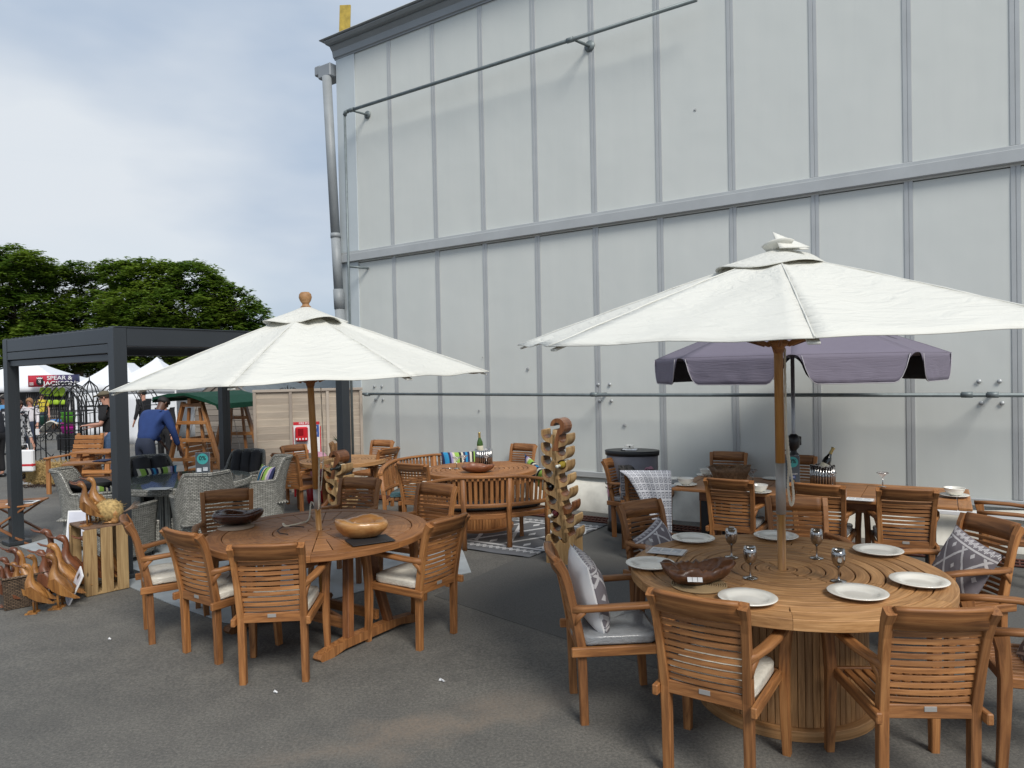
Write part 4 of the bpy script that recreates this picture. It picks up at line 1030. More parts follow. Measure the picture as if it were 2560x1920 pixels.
def long_table():
    A, B = V((1.57, 7.01, 0)), V((3.69, 5.72, 0)); d = (B - A).normalized(); n = V((-d.y, d.x, 0)); c = (A + B) / 2 + n * .5
    L_ = (B - A).length + .02; Wd = 1.02; H = .755
    t = thing('rectangular_table', 'long rectangular extending teak table laid with bowls beneath the mauve parasol', 'table', (c.x, c.y, gz(c.x, c.y)), atan2(d.y, d.x))
    m = MB(); h = .028
    for sx in (-1, 1): m.box((sx * (L_ / 2 - .05), 0, H - h / 2), (.10, Wd, h), .005)
    for sy in (-1, 1): m.box((0, sy * (Wd / 2 - .045), H - h / 2), (L_ - .204, .09, h), .005)
    m.build('rim', TEAKT, t)
    m = MB(); n_ = 10; w = (Wd - .19) / n_
    for x0, x1 in ((-L_ / 2 + .103, -.42), (-.415, .415), (.42, L_ / 2 - .103)):
        for i in range(n_): m.box(((x0 + x1) / 2, -Wd / 2 + .095 + (i + .5) * w, H - h / 2 - .001), (x1 - x0, w - .004, h - .002), .002)
    m.build('tabletop_slats', TEAKT, t)
    m = MB()
    for sy in (-1, 1): m.box((0, sy * .42, H - .075), (L_ - .5, .025, .09))
    for sx in (-1, 1): m.box((sx * (L_ / 2 - .27), 0, H - .075), (.025, .8, .09))
    m.build('apron', TEAKD, t)
    for sx in (-1, 1):
        for sy in (-1, 1):
            m = MB(); m.box((sx * (L_ / 2 - .3), sy * .38, (H - .03) / 2), (.075, .075, H - .035), .006); m.build('leg', BLACKM, t)
    return c, d, t
T5C, T5D, T5 = long_table()

# curved benches round T3
def bench(a_mid, span, label, pad=None, padlab=''):
    t = thing('curved_bench', label, 'bench', tuple(T3C), 0, 'curved teak benches at the ice bucket table')
    Ri, Ro, Rb = .74, 1.14, 1.20
    def pt(a, r, z): return V((r * cos(a), r * sin(a), z))
    a0, a1 = a_mid - span / 2, a_mid + span / 2
    m = MB()
    for k in range(6): ring_arc(m, Ri + k * .066 + .004, Ri + (k + 1) * .066 - .004, a0, a1, .40, .422, 16)
    m.build('seat', TEAK, t)
    m = MB(); ring_arc(m, Ri, Ri + .03, a0, a1, .345, .398, 16); ring_arc(m, Ro, Ro + .028, a0, a1, .345, .398, 16); m.build('seat_frame', TEAK, t)
    def zt(a): q = abs(a - a_mid) / (span / 2); return .82 - .16 * max(0, q - .35) ** 1.3
    m = MB(); n = 22; pts = [pt(a0 + (a1 - a0) * k / n, Rb + .035, zt(a0 + (a1 - a0) * k / n)) for k in range(n + 1)]
    m.sweep(pts, .06, .03); m.build('top_rail', TEAK, t)
    m = MB(); m.sweep([pt(a0 + (a1 - a0) * k / n, Rb, .50) for k in range(n + 1)], .028, .045)
    ns = int(span * Rb / .058)
    for k in range(ns):
        a = a0 + (a1 - a0) * (k + .5) / ns; m.bar(pt(a, Rb, .515), pt(a, Rb + .03, zt(a) - .012), .036, .012, up=(cos(a), sin(a), 0), b=.002)
    m.build('back_slats', TEAK, t)
    for f in (.015, .34, .66, .985):
        a = a0 + (a1 - a0) * f; m = MB(); m.sweep([pt(a, Rb - .01, 0), pt(a, Rb - .01, .4), pt(a, Rb + .03, zt(a) - .01)], .05, .05, up=(-sin(a), cos(a), 0), b=.1); m.build('leg', TEAK, t)
    for f in (.03, .97):
        a = a0 + (a1 - a0) * f; m = MB(); m.bar(pt(a, Ri + .03, 0), pt(a, Ri + .03, .345), .048, .048); m.build('leg', TEAK, t)
    if pad:
        m = MBn(); rings = []
        for k in range(24):
            a = a0 + .06 + (a1 - a0 - .12) * k / 23; r = []
            for (rr, z) in ((Ri + .01, .43), (Ro - .03, .43), (Ro - .01, .455), (Ro - .03, .48), ((Ri + Ro) / 2, .492), (Ri + .01, .48), (Ri - .005, .455)): r.append(pt(a, rr, z + .004 * mnoise.noise(V((a * 9, rr * 9, z)))))
            rings.append(r)
        o = m.ring_loft(rings).build('bench_cushion', pad); o.location = T3C; tag(o, padlab, 'seat cushion', 'bench cushions')
        bpy.context.view_layer.update()
    return t
bench(radians(-84), radians(75), 'curved teak bench with its slatted back to the camera beside the tall wine rack', DARKP, 'dark plastic wrapped curved pad on the near bench with its back to the camera')
bench(radians(140), radians(98), 'curved teak bench wrapping the left side of the ice bucket table', TEALP, 'teal plastic wrapped pad on the curved bench left of the ice bucket table')
def T3p(a, r, z): return T3C + V((r * cos(a), r * sin(a), z))
pillow(at(1158, 1158, 9.95) * 1, radians(15), radians(-12), 0, STRIPE, 'striped navy and lime cushion on the curved bench behind the martini glasses', 'striped cushions', w=.62, h=.34, th=.13)
pillow(G(1338, 1183, .62), radians(-65), radians(18), radians(28), STRIPE, 'striped navy and lime cushion peeping out right of the ice bucket table', 'striped cushions', w=.5, h=.34, th=.13)
# rug
m = MBn(); q = [G(1128, 1338), G(1245, 1362), G(1385, 1335), T3C + V((1.5, .6, 0)), T3C + V((-.7, .9, 0))]
ctr = T3C; a = radians(-33); U_ = V((cos(a), sin(a), 0)); W2 = V((-sin(a), cos(a), 0))
def rugp(u, v):
    p = ctr + V((.25, -.25, 0)) + U_ * (u - .5) * 2.0 + W2 * (v - .5) * 1.9; return V((p.x, p.y, gz(p.x, p.y) + .016 + .004 * sin(u * 22) * (v < .05)))
m.surf(rugp, 20, 20, .006, lambda u, v: ((u - .5) * 1.0, (v - .5) * .62, 0)); tag(m.build('outdoor_rug', RUGM), 'grey and white patterned outdoor rug under the ice bucket table', 'rug')

# ------------------------------------------------------------------ umbrellas
def umbrella(base, lean, ang, R, zr, za, label, hub_z, ferr, finial, seed):
    """base = point on the table; lean = (dx,dy) tilt"""
    t = thing('parasol', label, 'parasol', tuple(base)); t.rotation_euler = (lean[1], lean[0], 0)
    z0 = base.z; H = za - z0
    m = MB(); m.tube([(0, 0, -.7), (0, 0, ferr[0])], .0235, 14); m.build('lower_pole', POLEW, t)
    m = MB(); m.tube([(0, 0, ferr[1]), (0, 0, H - .04)], [.026, .024], 14); m.build('upper_pole', POLEW, t)
    m = MB(); m.tube([(0, 0, ferr[0] - .01), (0, 0, ferr[1] + .01)], .0268, 24); m.build('ferrule', STEEL, t)
    hz = hub_z - z0
    m = MB(); m.lathe([(.02, hz - .06), (.03, hz - .03), (.035, hz - .01), (.058, hz - .0), (.06, hz + .01), (.058, hz + .02), (.04, hz + .03), (.03, hz + .05)], n=16); m.build('hub', TEAK, t)
    n = 8; rz_ = zr - z0
    def rib(k, u):
        a = ang + 2 * pi * k / n; return V((R * u * cos(a), R * u * sin(a), H + (rz_ - H) * (u ** 1.06)))
    for k in range(n):
        m = MB(); m.bar(rib(k, .04) + V((0, 0, -.025)), rib(k, .97) + V((0, 0, -.018)), .02, .016, b=.002); rb = m.build('rib', TEAK, t)
        m = MB(); a = ang + 2 * pi * k / n; m.bar(V((.07 * cos(a), .07 * sin(a), hz)), rib(k, .52) + V((0, 0, -.03)), .014, .02, b=.002); m.build('strut', TEAK, rb)
    m = MBn()
    def surf_pt(k, u, v):
        A, B = rib(k, u), rib(k + 1, u); p = A.lerp(B, v); s = 4 * v * (1 - v)
        # cloth pulled taut between the ribs: sags a little, edge scoops inwards
        p.z -= .035 * s * sin(u * pi) * .6; c = V((0, 0, p.z)); p = p.lerp(c, .018 * s * u ** 3)
        w = mnoise.noise(V((k * 7.3 + v * 3 + seed, u * 2.2, 0))) * .012 * s
        w += .006 * s * sin(v * 10 + u * 4 + k * 2 + seed) * u
        p.z += w; return p
    for k in range(n):
        m.surf(lambda u, v, k=k: surf_pt(k, .05 + .95 * v, u), 12, 16, .004, lambda u, v, k=k: (k + u, v, 0))
    m.build('canopy', CANVAS, t)
    m = MB()
    for k in range(n):
        m.tube([rib(k, .06 + .94 * j / 12) + V((0, 0, .004 + .002 * sin(j * 2.1))) for j in range(13)], .0045, 5)
    m.build('seams', CANVAS, t)
    for k in range(n):
        a = ang + 2 * pi * k / n; p = rib(k, .985)
        m = MB(); m.box((0, 0, 0), (.08, .045, .010), .003, Matrix.Translation(p + V((-.035 * cos(a), -.035 * sin(a), -.012))) @ Matrix.Rotation(a, 4, 'Z') @ Matrix.Rotation(radians(18), 4, 'Y')); m.build('rib_pocket', CANVAS, t)
    # vent cap
    m = MBn(); rc = .30
    if finial:
        def cap(u, v):
            a = 2 * pi * u; f = .016 * (cos(4 * (a - ang)) + .35 * sin(3 * a + 1)) * v ** 2.2; r = rc * v * (1 + .10 * cos(4 * (a - ang) + pi) * v)
            return V((max(r, .012) * cos(a), max(r, .012) * sin(a), H + .027 - .110 * v - f * .9 + .02 * (1 - v)))
    else:
        def cap(u, v):
            a = 2 * pi * u; fold = .018 * sin(4 * a + 1.2) * v ** 2
            lift = .07 * max(0, cos(a - radians(20))) ** 3 * v; r = rc * v * (1 - .45 * max(0, cos(a - radians(20))) ** 2 * v + .10 * max(0, cos(a - radians(185))) ** 2)
            return V((max(r, .012) * cos(a), max(r, .012) * sin(a), H + .030 - .105 * v + fold * .7 + lift))
    m.surf(cap, 48, 10, .004, lambda u, v: (u * 6, v, 0)); m.build('vent_cap', CANVAS, t)
    if finial:
        m = MB(); m.lathe([(.012, H), (.036, H + .03), (.04, H + .04), (.028, H + .05), (.024, H + .062), (.04, H + .085), (.048, H + .11), (.044, H + .135), (.03, H + .15), (.0, H + .154)], n=20); m.build('finial', TEAKP, t)
    else:
        m = MB(); m.tube([(0.02, 0, H - .05), (.02, 0, H + .02), (.0, 0, H + .05)], .028, 8); 
        m.surf(lambda u, v: (.02 + .10 * cos(u * 5.2) * (.5 + .5 * v), .09 * sin(u * 5.2) * (.5 + .5 * v), H + .01 + .05 * v + .015 * sin(u * 9)), 20, 4, .004); 
        for s in (-1, 1): m.surf(lambda u, v, s=s: (.03 + .02 * s + (v - .2) * .16, .05 * s + (u - .5) * .1, H + .02 + .10 * u * (1 - v * .7)), 8, 6, .004)
        m.build('bunched_cloth', CANVAS, t)
    return t
B1 = V((T1C.x - .005, T1C.y - .005, gz(0, T1C.y) + .75))
umbrella(B1, (radians(-1.8), radians(.3)), radians(-93), 1.36, 1.86, 2.385, 'cream canvas parasol with wooden ball finial over the radial slatted table', 1.86, (.17, .30), True, 0)
B2 = V((T2C.x - .01, T2C.y - .015, .75))
umbrella(B2, (radians(-1.1), radians(2.6)), radians(-106), 1.50, 2.07, 2.52, 'large cream canvas parasol with rumpled cap over the plate laid table', 2.02, (.33, .60), False, 4)
def rope(pts, lab, r=.006, ply=3):
    P = [V(p) for p in pts]; m = MB()
    # catmull samples, then twisted plies
    Q = []
    for i in range(len(P) - 1):
        a, b, c, d = P[max(i - 1, 0)], P[i], P[i + 1], P[min(i + 2, len(P) - 1)]
        for j in range(14):
            t = j / 14; Q.append(.5 * ((2 * b) + (c - a) * t + (2 * a - 5 * b + 4 * c - d) * t * t + (-a + 3 * b - 3 * c + d) * t ** 3))
    Q.append(P[-1])
    for k in range(ply):
        W_ = []
        for i, p in enumerate(Q):
            d = (Q[min(i + 1, len(Q) - 1)] - Q[max(i - 1, 0)]).normalized(); y = V((.3, 1, .2)).cross(d).normalized(); z = d.cross(y); a = i * .9 + k * 2 * pi / ply
            W_.append(p + (y * cos(a) + z * sin(a)) * r * .6)
        m.tube(W_, r * .62, 5)
    return tag(m.build('cord', ROPE), lab, 'cord')
zt1 = gz(0, 5.4) + .757
q = G(775, 1270, .95)
rope([B1 + V((.026, -.04, .55)), B1 + V((.02, -.05, .3)), B1 + V((.01, -.045, .16)), V((*G(779, 1283, .75).xy, zt1 + .08)), V((*G(772, 1303, .75).xy, zt1 + .006)), V((*G(750, 1313, .75).xy, zt1 + .006)), V((*G(730, 1318, .75).xy, zt1 + .008)), V((*G(716, 1321, .75).xy, zt1 + .012)), V((*G(708, 1318, .75).xy, zt1 + .02)), V((*G(712, 1324, .75).xy, zt1 + .02)), V((*G(722, 1321, .75).xy, zt1 + .012))], 'white cord trailing from the cream parasol pole across the radial table')
m = MB(); m.tube([V((*G(x, y, .75).xy, zt1 + .004)) for x, y in ((760, 1321), (735, 1319), (705, 1321), (693, 1330), (700, 1336), (720, 1339))], .004, 5); tag(m.build('cable', BLACK), 'thin dark cable looped on the radial table left of the pole', 'cable')
tp = B1 + V((.05, -.03, 1.08)); rope([tp, tp + V((.005, .0, -.5)), B1 + V((.03, -.035, .3))], 'thin cord hanging beside the cream ball finial parasol pole', .004, 2)
b = at(1962, 870, 3.95); rope([b, at(1964, 1000, 3.93), at(1967, 1120, 3.93), at(1972, 1170, 3.93), at(1970, 1215, 3.93), at(1977, 1262, 3.92), at(1984, 1246, 3.9), at(1980, 1200, 3.9), at(1973, 1150, 3.91), at(1968, 1090, 3.92)], 'looped cotton cord hanging down the pole of the large cream parasol', .006, 3)

def purple():
    c0 = G(1985, 1208, .74); c = V((T5C.x, T5C.y, 0)); c = V((2.80, 7.08, 0)); z0 = gz(c.x, c.y)
    t = thing('parasol', 'mauve grey parasol with deep scalloped valance behind the large cream one', 'parasol', (c.x, c.y, z0), 0)
    R, zr, za, n = 1.37, 2.03, 2.55, 8; ang = radians(-112)
    def rib(k, u): a = ang + 2 * pi * k / n; return V((R * u * cos(a), R * u * sin(a), za + (zr - za) * u ** 1.05))
    m = MB(); m.tube([(0, 0, 0), (0, 0, za - .02)], .019, 12); m.build('pole', plain('silver_pole', (.33, .34, .36), .35, .7), t)
    m = MB(); m.lathe([(.019, 1.02), (.045, 1.03), (.05, 1.06), (.03, 1.08), (.03, 1.10), (.055, 1.13), (.065, 1.20), (.05, 1.24), (.025, 1.26)], n=14); m.tube([(0, 0, 1.10), (-.13, -.02, 1.10)], .006, 6); m.box((.05, 0, 1.19), (.05, .03, .09), .008); m.build('tilt_crank', BLACK, t)
    m = MBn()
    for k in range(n): m.surf(lambda u, v, k=k: rib(k, .04 + .96 * v).lerp(rib(k + 1, .04 + .96 * v), u) + V((0, 0, -.02 * sin(pi * u) * v + .006 * mnoise.noise(V((k + u * 3, v * 4, 1))))), 10, 12, .003, lambda u, v, k=k: (k + u, v, 0))
    m.build('canopy', PURP, t)
    for k in range(n):
        A, B = rib(k, 1), rib(k + 1, 1); out = ((A + B) / 2).xy.normalized(); out = V((out.x, out.y, 0))
        def val(u, v, A=A, B=B, out=out, k=k):
            e = .075; uu = e * v ** .6 + (1 - 2 * e * v ** .6) * u; cut = (min(u, 1 - u) / .16)
            h = .235 * (1 - (max(0, 1 - cut) ** 2.5)) + .01
            p = A.lerp(B, uu) + V((0, 0, -h * v)) + out * (.012 * mnoise.noise(V((u * 8 + k, v * 3, 0))) * v + .015 * v)
            return p
        m = MBn(); m.surf(val, 28, 7, .002, lambda u, v: (u, v, 0)); vo = m.build('valance', PURP, t)
        m = MBn(); m.surf(lambda u, v: val(u, v) - out * .006 + V((0, 0, .002)), 28, 5, .001, lambda u, v: (u, v, 0)); m.build('lining', PURPI, vo)
        m = MB(); m.tube([V(val(j / 28, 1)) + out * .003 for j in range(29)], .0035, 4); m.build('piping', plain('pale_piping', (.42, .40, .42), .8) if 'pale_piping' not in MATS else MATS['pale_piping'], vo)
    m = MB()
    for k in range(n): m.bar(rib(k, .05) - V((0, 0, .02)), rib(k, .97) - V((0, 0, .02)), .014, .014)
    m.build('ribs', BLACKM, t)
    m = MB(); p = rib(2, .62); m.box((0, 0, 0), (.26, .05, .02), .006, Matrix.Translation(V((R * .62 * cos(radians(-40)), R * .62 * sin(radians(-40)), za + (zr - za) * .62 + .03))) @ Matrix.Rotation(radians(-32), 4, 'Z') @ Matrix.Rotation(radians(20), 4, 'Y')); m.build('strap', BLACK, t)
    m = MB(); m.lathe([(.24, 0), (.24, .06), (.06, .09), (.03, .25), (.03, .3), (0, .3)], n=24); m.build('base', BLACKM, t)
purple()
#==MORE==
# ------------------------------------------------------------------ tableware
def lathe_thing(prof, mat, name, label, cat, P, group=None, n=32, rot=(0, 0, 0), f=None, proto={}):
    m = MB(); m.lathe(prof, n=n, f=f); o = m.build(name, mat); o.location = P; o.rotation_euler = rot; return tag(o, label, cat, group)
def clone(o, P, label, rot=None):
    c = o.copy(); COL.objects.link(c); c.location = P; c['label'] = label
    if rot: c.rotation_euler = rot
    return c
H2 = .752
PLATE = [(.0, .006), (.06, .006), (.085, .009), (.098, .018), (.105, .021), (.138, .026), (.142, .024), (.140, .021), (.105, .014), (.09, .002), (.0, .001)]
pl = None; gp = 'white dinner plates round the big table'
for (x, y, l) in ((1733, 1356, 'behind the clear menu holder'), (1626, 1418, 'half under the rough root wood bowl'), (1940, 1350, 'behind the umbrella pole'), (2195, 1385, 'at the back right, before the diamond cushion'), (2298, 1461, 'nearest the right edge of the table'), (2144, 1491, 'at the front right between the two foreground chairs'), (1869, 1504, 'at the front beside the left foreground chair')):
    p = G(x, y, .75); p.z = H2; lab = 'white dinner plate ' + l
    if pl is None: pl = lathe_thing(PLATE, WHITEC, 'dinner_plate', lab, 'plate', p, gp, 48)
    else: clone(pl, p, lab)
GOB = [(.0, .0), (.034, .001), (.034, .003), (.008, .006), (.0045, .012), (.0045, .062), (.012, .068), (.024, .08), (.030, .10), (.031, .125), (.027, .15), (.0255, .15), (.0285, .125), (.026, .10), (.018, .082), (0, .074)]
gb = None; gg_ = 'steel wine goblets round the pole'
for (x, y, l) in ((1829, 1395, 'back left of the pole'), (1876, 1446, 'front left, nearest the root wood bowl'), (2042, 1397, 'back right, just right of the pole'), (2097, 1454, 'front right, nearest the camera')):
    p = G(x, y, .75); p.z = H2; lab = 'polished steel goblet ' + l
    if gb is None: gb = lathe_thing(GOB, CHROME, 'steel_goblet', lab, 'goblet', p, gg_, 28); gb.scale = (1.15,) * 3
    else: clone(gb, p, lab)
def irregular_bowl(P, rx, ry, h, mat, label, rz=0, inner=.62, seed=0, wav=.10, name='wooden_bowl', gnarl=0, dip=.7):
    m = MB(); n = 48
    prof = [(.0, 0), (.50, 0), (.72, .14), (.92, .45), (1.0, .75), (.985, .92), (.93, 1.0), (.80, 1.0), (inner + .06, .96), (inner, .86), (inner * .8, .5), (inner * .4, 1 - dip), (0, 1 - dip)]
    rings = []; gs = []
    for i, (r, z) in enumerate(prof):
        ring = []
        for k in range(n):
            a = 2 * pi * k / n; w = 1 + wav * (sin(2 * a + seed) * .5 + sin(3 * a + seed * 2.3) * .5 + .35 * sin(5 * a + seed)) * min(1, r * 1.2)
            g_ = gnarl * mnoise.noise(V((cos(a) * 6 + seed, sin(a) * 6, z * 5)))
            zz = z * h * (1 + (.10 * sin(2 * a + seed * 1.7) + .07 * sin(3 * a + seed)) * (z > .4)) + g_ * h * (z > .3)
            p = V((rx * max(r, .001) * (w + g_ * .5) * cos(a), ry * max(r, .001) * (w + g_ * .5) * sin(a), zz)); ring.append(p); gs.append(p)
        rings.append(ring)
    m.ring_loft(rings, gs=gs, caps=True); o = m.build(name, mat); o.location = P; o.rotation_euler = (0, 0, rz); return tag(o, label, 'bowl')
zt = lambda y, h: gz(0, y) + h
p = G(594, 1312, .75); p.z = zt(p.y, .762); irregular_bowl(p, .185, .135, .095, BOWLD, 'dark glossy carved wooden bowl on the left side of the radial table', .25, .55, 1.2, .09, dip=.6)
m = MB(); m.lathe([(0, 0), (.135, 0), (.137, .003), (0, .004)], n=30, f=lambda a, i: 1.0); o = m.build('placemat', plain('beige_mat', (.34, .25, .18), .8)); q = G(590, 1319, .75); o.location = (q.x, q.y, zt(q.y, .752)); tag(o, 'thin oval mat under the dark wooden bowl', 'placemat')
p = G(903, 1344, .75); p.z = zt(p.y, .760); irregular_bowl(p, .195, .145, .12, BOWLL, 'chunky pale carved wooden bowl right of the pole on the radial table', -.1, .52, 3.4, .08, gnarl=.07, dip=.7)
m = MB(); m.box((0, 0, 0), (.30, .22, .006), .002); o = m.build('placemat', plain('black_slate', (.02, .02, .022), .6)); q = G(925, 1352, .75); o.location = (q.x, q.y, zt(q.y, .755)); o.rotation_euler = (0, 0, .5); tag(o, 'black slate mat under the pale wooden bowl', 'placemat')
p = G(1740, 1460, .75); p.z = .764; irregular_bowl(p, .178, .125, .088, ROOTW, 'rough root wood bowl with gnarled rim on the plate laid table', .1, .66, .6, .20, gnarl=.34, dip=.9)
m = MB()
for k in range(11): m.tube([V(((.025 + .0115 * k) * cos(a), (.025 + .0115 * k) * sin(a), 0)) for a in [2 * pi * j / 36 for j in range(37)]], .0058, 5)
o = m.build('placemat', plain('woven_jute', (.36, .25, .13), .9)); q = G(1747, 1465, .75); o.location = (q.x, q.y, .757); tag(o, 'round coiled jute mat under the root wood bowl', 'placemat')
m = MB(); m.box((0, 0, 0), (.075, .03, .002), .0005); o = m.build('price_card', WHITE); q = G(1735, 1456, .80); o.location = (q.x, q.y - .02, q.z + .02); o.rotation_euler = (radians(35), 0, -.15); tag(o, 'small white price card lying in the root wood bowl', 'card')
for dx in (-.013, .013): mm = MB(); mm.box((dx, 0, .0018), (.002, .03, .001), .0002); mm.build('card_line', BLACK, o)
# sloping acrylic menu holders
def menu(P, rz, w, d, label, tilt=0):
    t = thing('menu_holder', label, 'menu holder', tuple(P), rz)
    m = MB(); m.box((0, 0, .003), (w, d, .003), .001); m.box((-w / 2 + .002, 0, .035), (.003, d, .07), .001, Matrix.Rotation(0, 4, 'Y')); m.build('acrylic_sheet', ACRYL, t)
    m = MB(); m.box((0, 0, .0055), (w - .02, d - .012, .001), .0003); m.build('printed_page', WHITE, t)
    m = MB()
    for i in range(3): m.box((-w * .30 + i * w * .27, d * .12, .0064), (w * .22, d * .45, .0006), .0001)
    m.box((0, -d * .28, .0064), (w * .7, d * .06, .0006), .0001)
    m.build('print', PRINT, t); return t
q = G(1668, 1383, .75); menu(V((q.x, q.y, .753)), radians(-25), .235, .165, 'clear acrylic menu holder lying by the back left of the plate laid table')
q = G(2150, 1250, .755); menu(V((q.x, q.y, zt(q.y, .757))), radians(-31), .23, .15, 'flat acrylic menu holder between the chair backs on the long table')
# bowls on saucers along the long table
BOWL = [(0, .0), (.035, .0), (.04, .006), (.062, .02), (.078, .045), (.082, .060), (.086, .066), (.082, .067), (.076, .058), (.068, .035), (.05, .014), (0, .01)]
SAUC = [(0, 0), (.06, 0), (.10, .010), (.115, .014), (.115, .017), (.09, .012), (.0, .006)]
def bowlset(x, y, l, only_plate=False, proto={}):
    q = G(x, y, .755); z = zt(q.y, .757)
    gq = 'white soup plates along the long table'
    if 's' not in proto:
        proto['s'] = lathe_thing(SAUC, WHITEC, 'soup_plate', 'white underplate ' + l, 'plate', (q.x, q.y, z), gq)
    else: clone(proto['s'], (q.x, q.y, z), 'white underplate ' + l)
    if only_plate: return
    if 'b' not in proto: proto['b'] = lathe_thing(BOWL, WHITEC, 'soup_bowl', 'white bowl ' + l, 'bowl', (q.x, q.y, z + .009), 'white soup bowls along the long table')
    else: clone(proto['b'], (q.x, q.y, z + .009), 'white bowl ' + l)
bowlset(1714, 1214, 'at the left front end of the long table'); bowlset(1768, 1190, 'behind the martini glass at the back left of the long table')
bowlset(1897, 1232, 'half hidden just left of the big pole'); bowlset(2386, 1241, 'alone at the right end of the long table')
bowlset(1934, 1199, 'at the back of the long table, partly behind the pole', True); bowlset(1680, 1199, 'beside the throw at the back left corner', True)
MART = [(0, 0), (.033, .001), (.033, .003), (.006, .006), (.0035, .012), (.0035, .085), (.006, .09), (.05, .135), (.052, .135), (.05, .138), (.005, .094), (0, .093)]
def martini(x, y, z0, l, h=1.0, proto={}):
    q = G(x, y, z0); z = zt(q.y, z0 + .002)
    t = thing('martini_glass', 'silver rimmed martini glass ' + l, 'martini glass', (q.x, q.y, z), 0, 'silver rimmed martini glasses', sc=h)
    m = MB(); m.lathe(MART, n=24); m.build('bowl', GLASSC, t)
    m = MB(); m.tube([V((.052 * cos(a), .052 * sin(a), .136)) for a in [2 * pi * k / 24 for k in range(25)]], .0035, 5); m.tube([(0, 0, .0), (0, 0, .09)], .0042, 6); m.lathe([(0, 0), (.034, .001), (.034, .004), (0, .005)], n=20); m.build('rim', CHROME, t)
martini(1778, 1199, .755, 'at the left end of the long table'); martini(1882, 1207, .755, 'right of the rough wooden planter', .95); martini(2077, 1218, .755, 'in front of the bucket with the tilted bottle', 1.0); martini(2207, 1218, .755, 'standing alone on the right half of the long table', 1.0)
martini(1142, 1172, .75, 'left of the pair by the striped cushion', 1.05); martini(1160, 1166, .75, 'right of the pair by the striped cushion', 1.0); martini(1216, 1164, .75, 'in front of the bucket with the green bottle', 1.0)
def bucket(P, label, r=.105, h=.20):
    t = thing('ice_bucket', label, 'ice bucket', tuple(P))
    m = MB()
    for k in range(26):
        a = 2 * pi * k / 26; hh = h + random.uniform(-.008, .008)
        m.tube([(r * cos(a), r * sin(a), .0), (r * cos(a), r * sin(a), hh)], .0118, 8)
    m.build('ribbed_wall', CHROME, t)
    m = MB(); m.lathe([(0, .0), (r - .006, 0), (r - .006, h - .03), (0, h - .03)], n=28); m.build('liner', BLACK, t)
    m = MB(); rr = random.Random(2)
    for k in range(26): a = rr.uniform(0, 6.28); q = rr.uniform(0, r - .03); m.box((0, 0, 0), (.028,) * 3, .005, Matrix.Translation((q * cos(a), q * sin(a), h - .025 + rr.uniform(0, .02))) @ Matrix.Rotation(rr.uniform(0, 3), 4, (1, .5, .2)))
    m.build('ice', GLASSC, t); return t
BT = [(0, 0), (.036, 0), (.040, .006), (.041, .02), (.041, .15), (.037, .18), (.022, .215), (.0145, .24), (.0135, .285), (.016, .29), (.016, .305), (.0, .306)]
def bottle(P, rot, glassm, label, foil, lab=True, cat='bottle', sc=1):
    t = thing('wine_bottle', label, cat, tuple(P), rot=rot, sc=sc)
    m = MB(); m.lathe(BT[:9] + [(0, .286)], n=20); m.build('glass', glassm, t)
    m = MB(); m.lathe([(.0165, .225), (.0155, .245), (.0148, .288), (.0175, .292), (.0175, .306), (.0, .308)], n=18, caps=True); m.build('foil', foil, t)
    if lab: m = MB(); m.lathe([(.0415, .05), (.0418, .051), (.0418, .13), (.0415, .131)], n=20, caps=False); m.build('paper_label', MATS['label_paper'], t)
    return t
plain('label_paper', (.62, .58, .44), .6); GOLD = plain('gold_foil', (.50, .40, .16), .4, .6); FOILW = plain('pale_foil', (.62, .62, .55), .4)
q = G(1209, 1163, .75); z = zt(q.y, .752); bucket(V((q.x, q.y + .08, z)), 'ribbed chrome ice bucket on the round table with the green bottle'); bottle((q.x - .04, q.y + .07, z + .12), (radians(2), radians(-2), 0), BOTG, 'green sparkling wine bottle upright in the ice bucket', GOLD)
q = G(2066, 1218, .755); z = zt(q.y, .757); bucket(V((q.x, q.y + .08, z)), 'ribbed chrome ice bucket on the long table behind a martini glass'); bottle((q.x - .03, q.y + .08, z + .10), (0, radians(27), 0), BOTK, 'dark sparkling wine bottle leaning out of the long table ice bucket', GOLD)
q = G(1196, 1180, .75); irregular_bowl(V((q.x, q.y, zt(q.y, .753))), .19, .14, .085, DUCKR, 'shiny reddish wooden bowl in front of the ice bucket on the round table', .2, .7, 2.2, .12, gnarl=.08, dip=.8)
m = MB(); q = G(1105, 1172, .75); m.tube([(q.x, q.y, zt(q.y, .757)), (q.x + .14, q.y - .03, zt(q.y, .757))], .005, 5); tag(m.build('steel_spoon', CHROME), 'steel spoon lying on the round table by the martini glasses', 'spoon')
# rough wooden planter with hollow trunk sides
def planter(P, rx, ry, h, mat, label, flare=1.35):
    m = MB(); n = 40; rings = []; gs = []
    for i, (r, z) in enumerate([(0, 0), (.72, 0), (.78, .3), (.88, .65), (1.0, 1.0), (.94, 1.0), (.8, .6), (.7, .2), (0, .15)]):
        ring = []
        for k in range(n):
            a = 2 * pi * k / n; w = 1 + .10 * sin(7 * a) * (z > .05) + .05 * sin(11 * a + 1); zz = z * h * (1 + (.06 * sin(3 * a) + .05 * sin(8 * a)) * (z > .9))
            p_ = V((rx * max(r, .001) * w * cos(a), ry * max(r, .001) * w * sin(a), zz)); ring.append(p_); gs.append(V((p_.z, a * .3, r)))
        rings.append(ring)
    m.ring_loft(rings, gs=gs); o = m.build('wooden_planter', mat); o.location = P; return tag(o, label, 'planter')
q = G(1831, 1209, .755); planter(V((q.x, q.y + .05, zt(q.y, .757))), .20, .14, .165, wood('weathered_root', (.09, .05, .025), (.20, .12, .065), (.33, .21, .12), .6, .5), 'wide rough edged wooden planter on the long table')
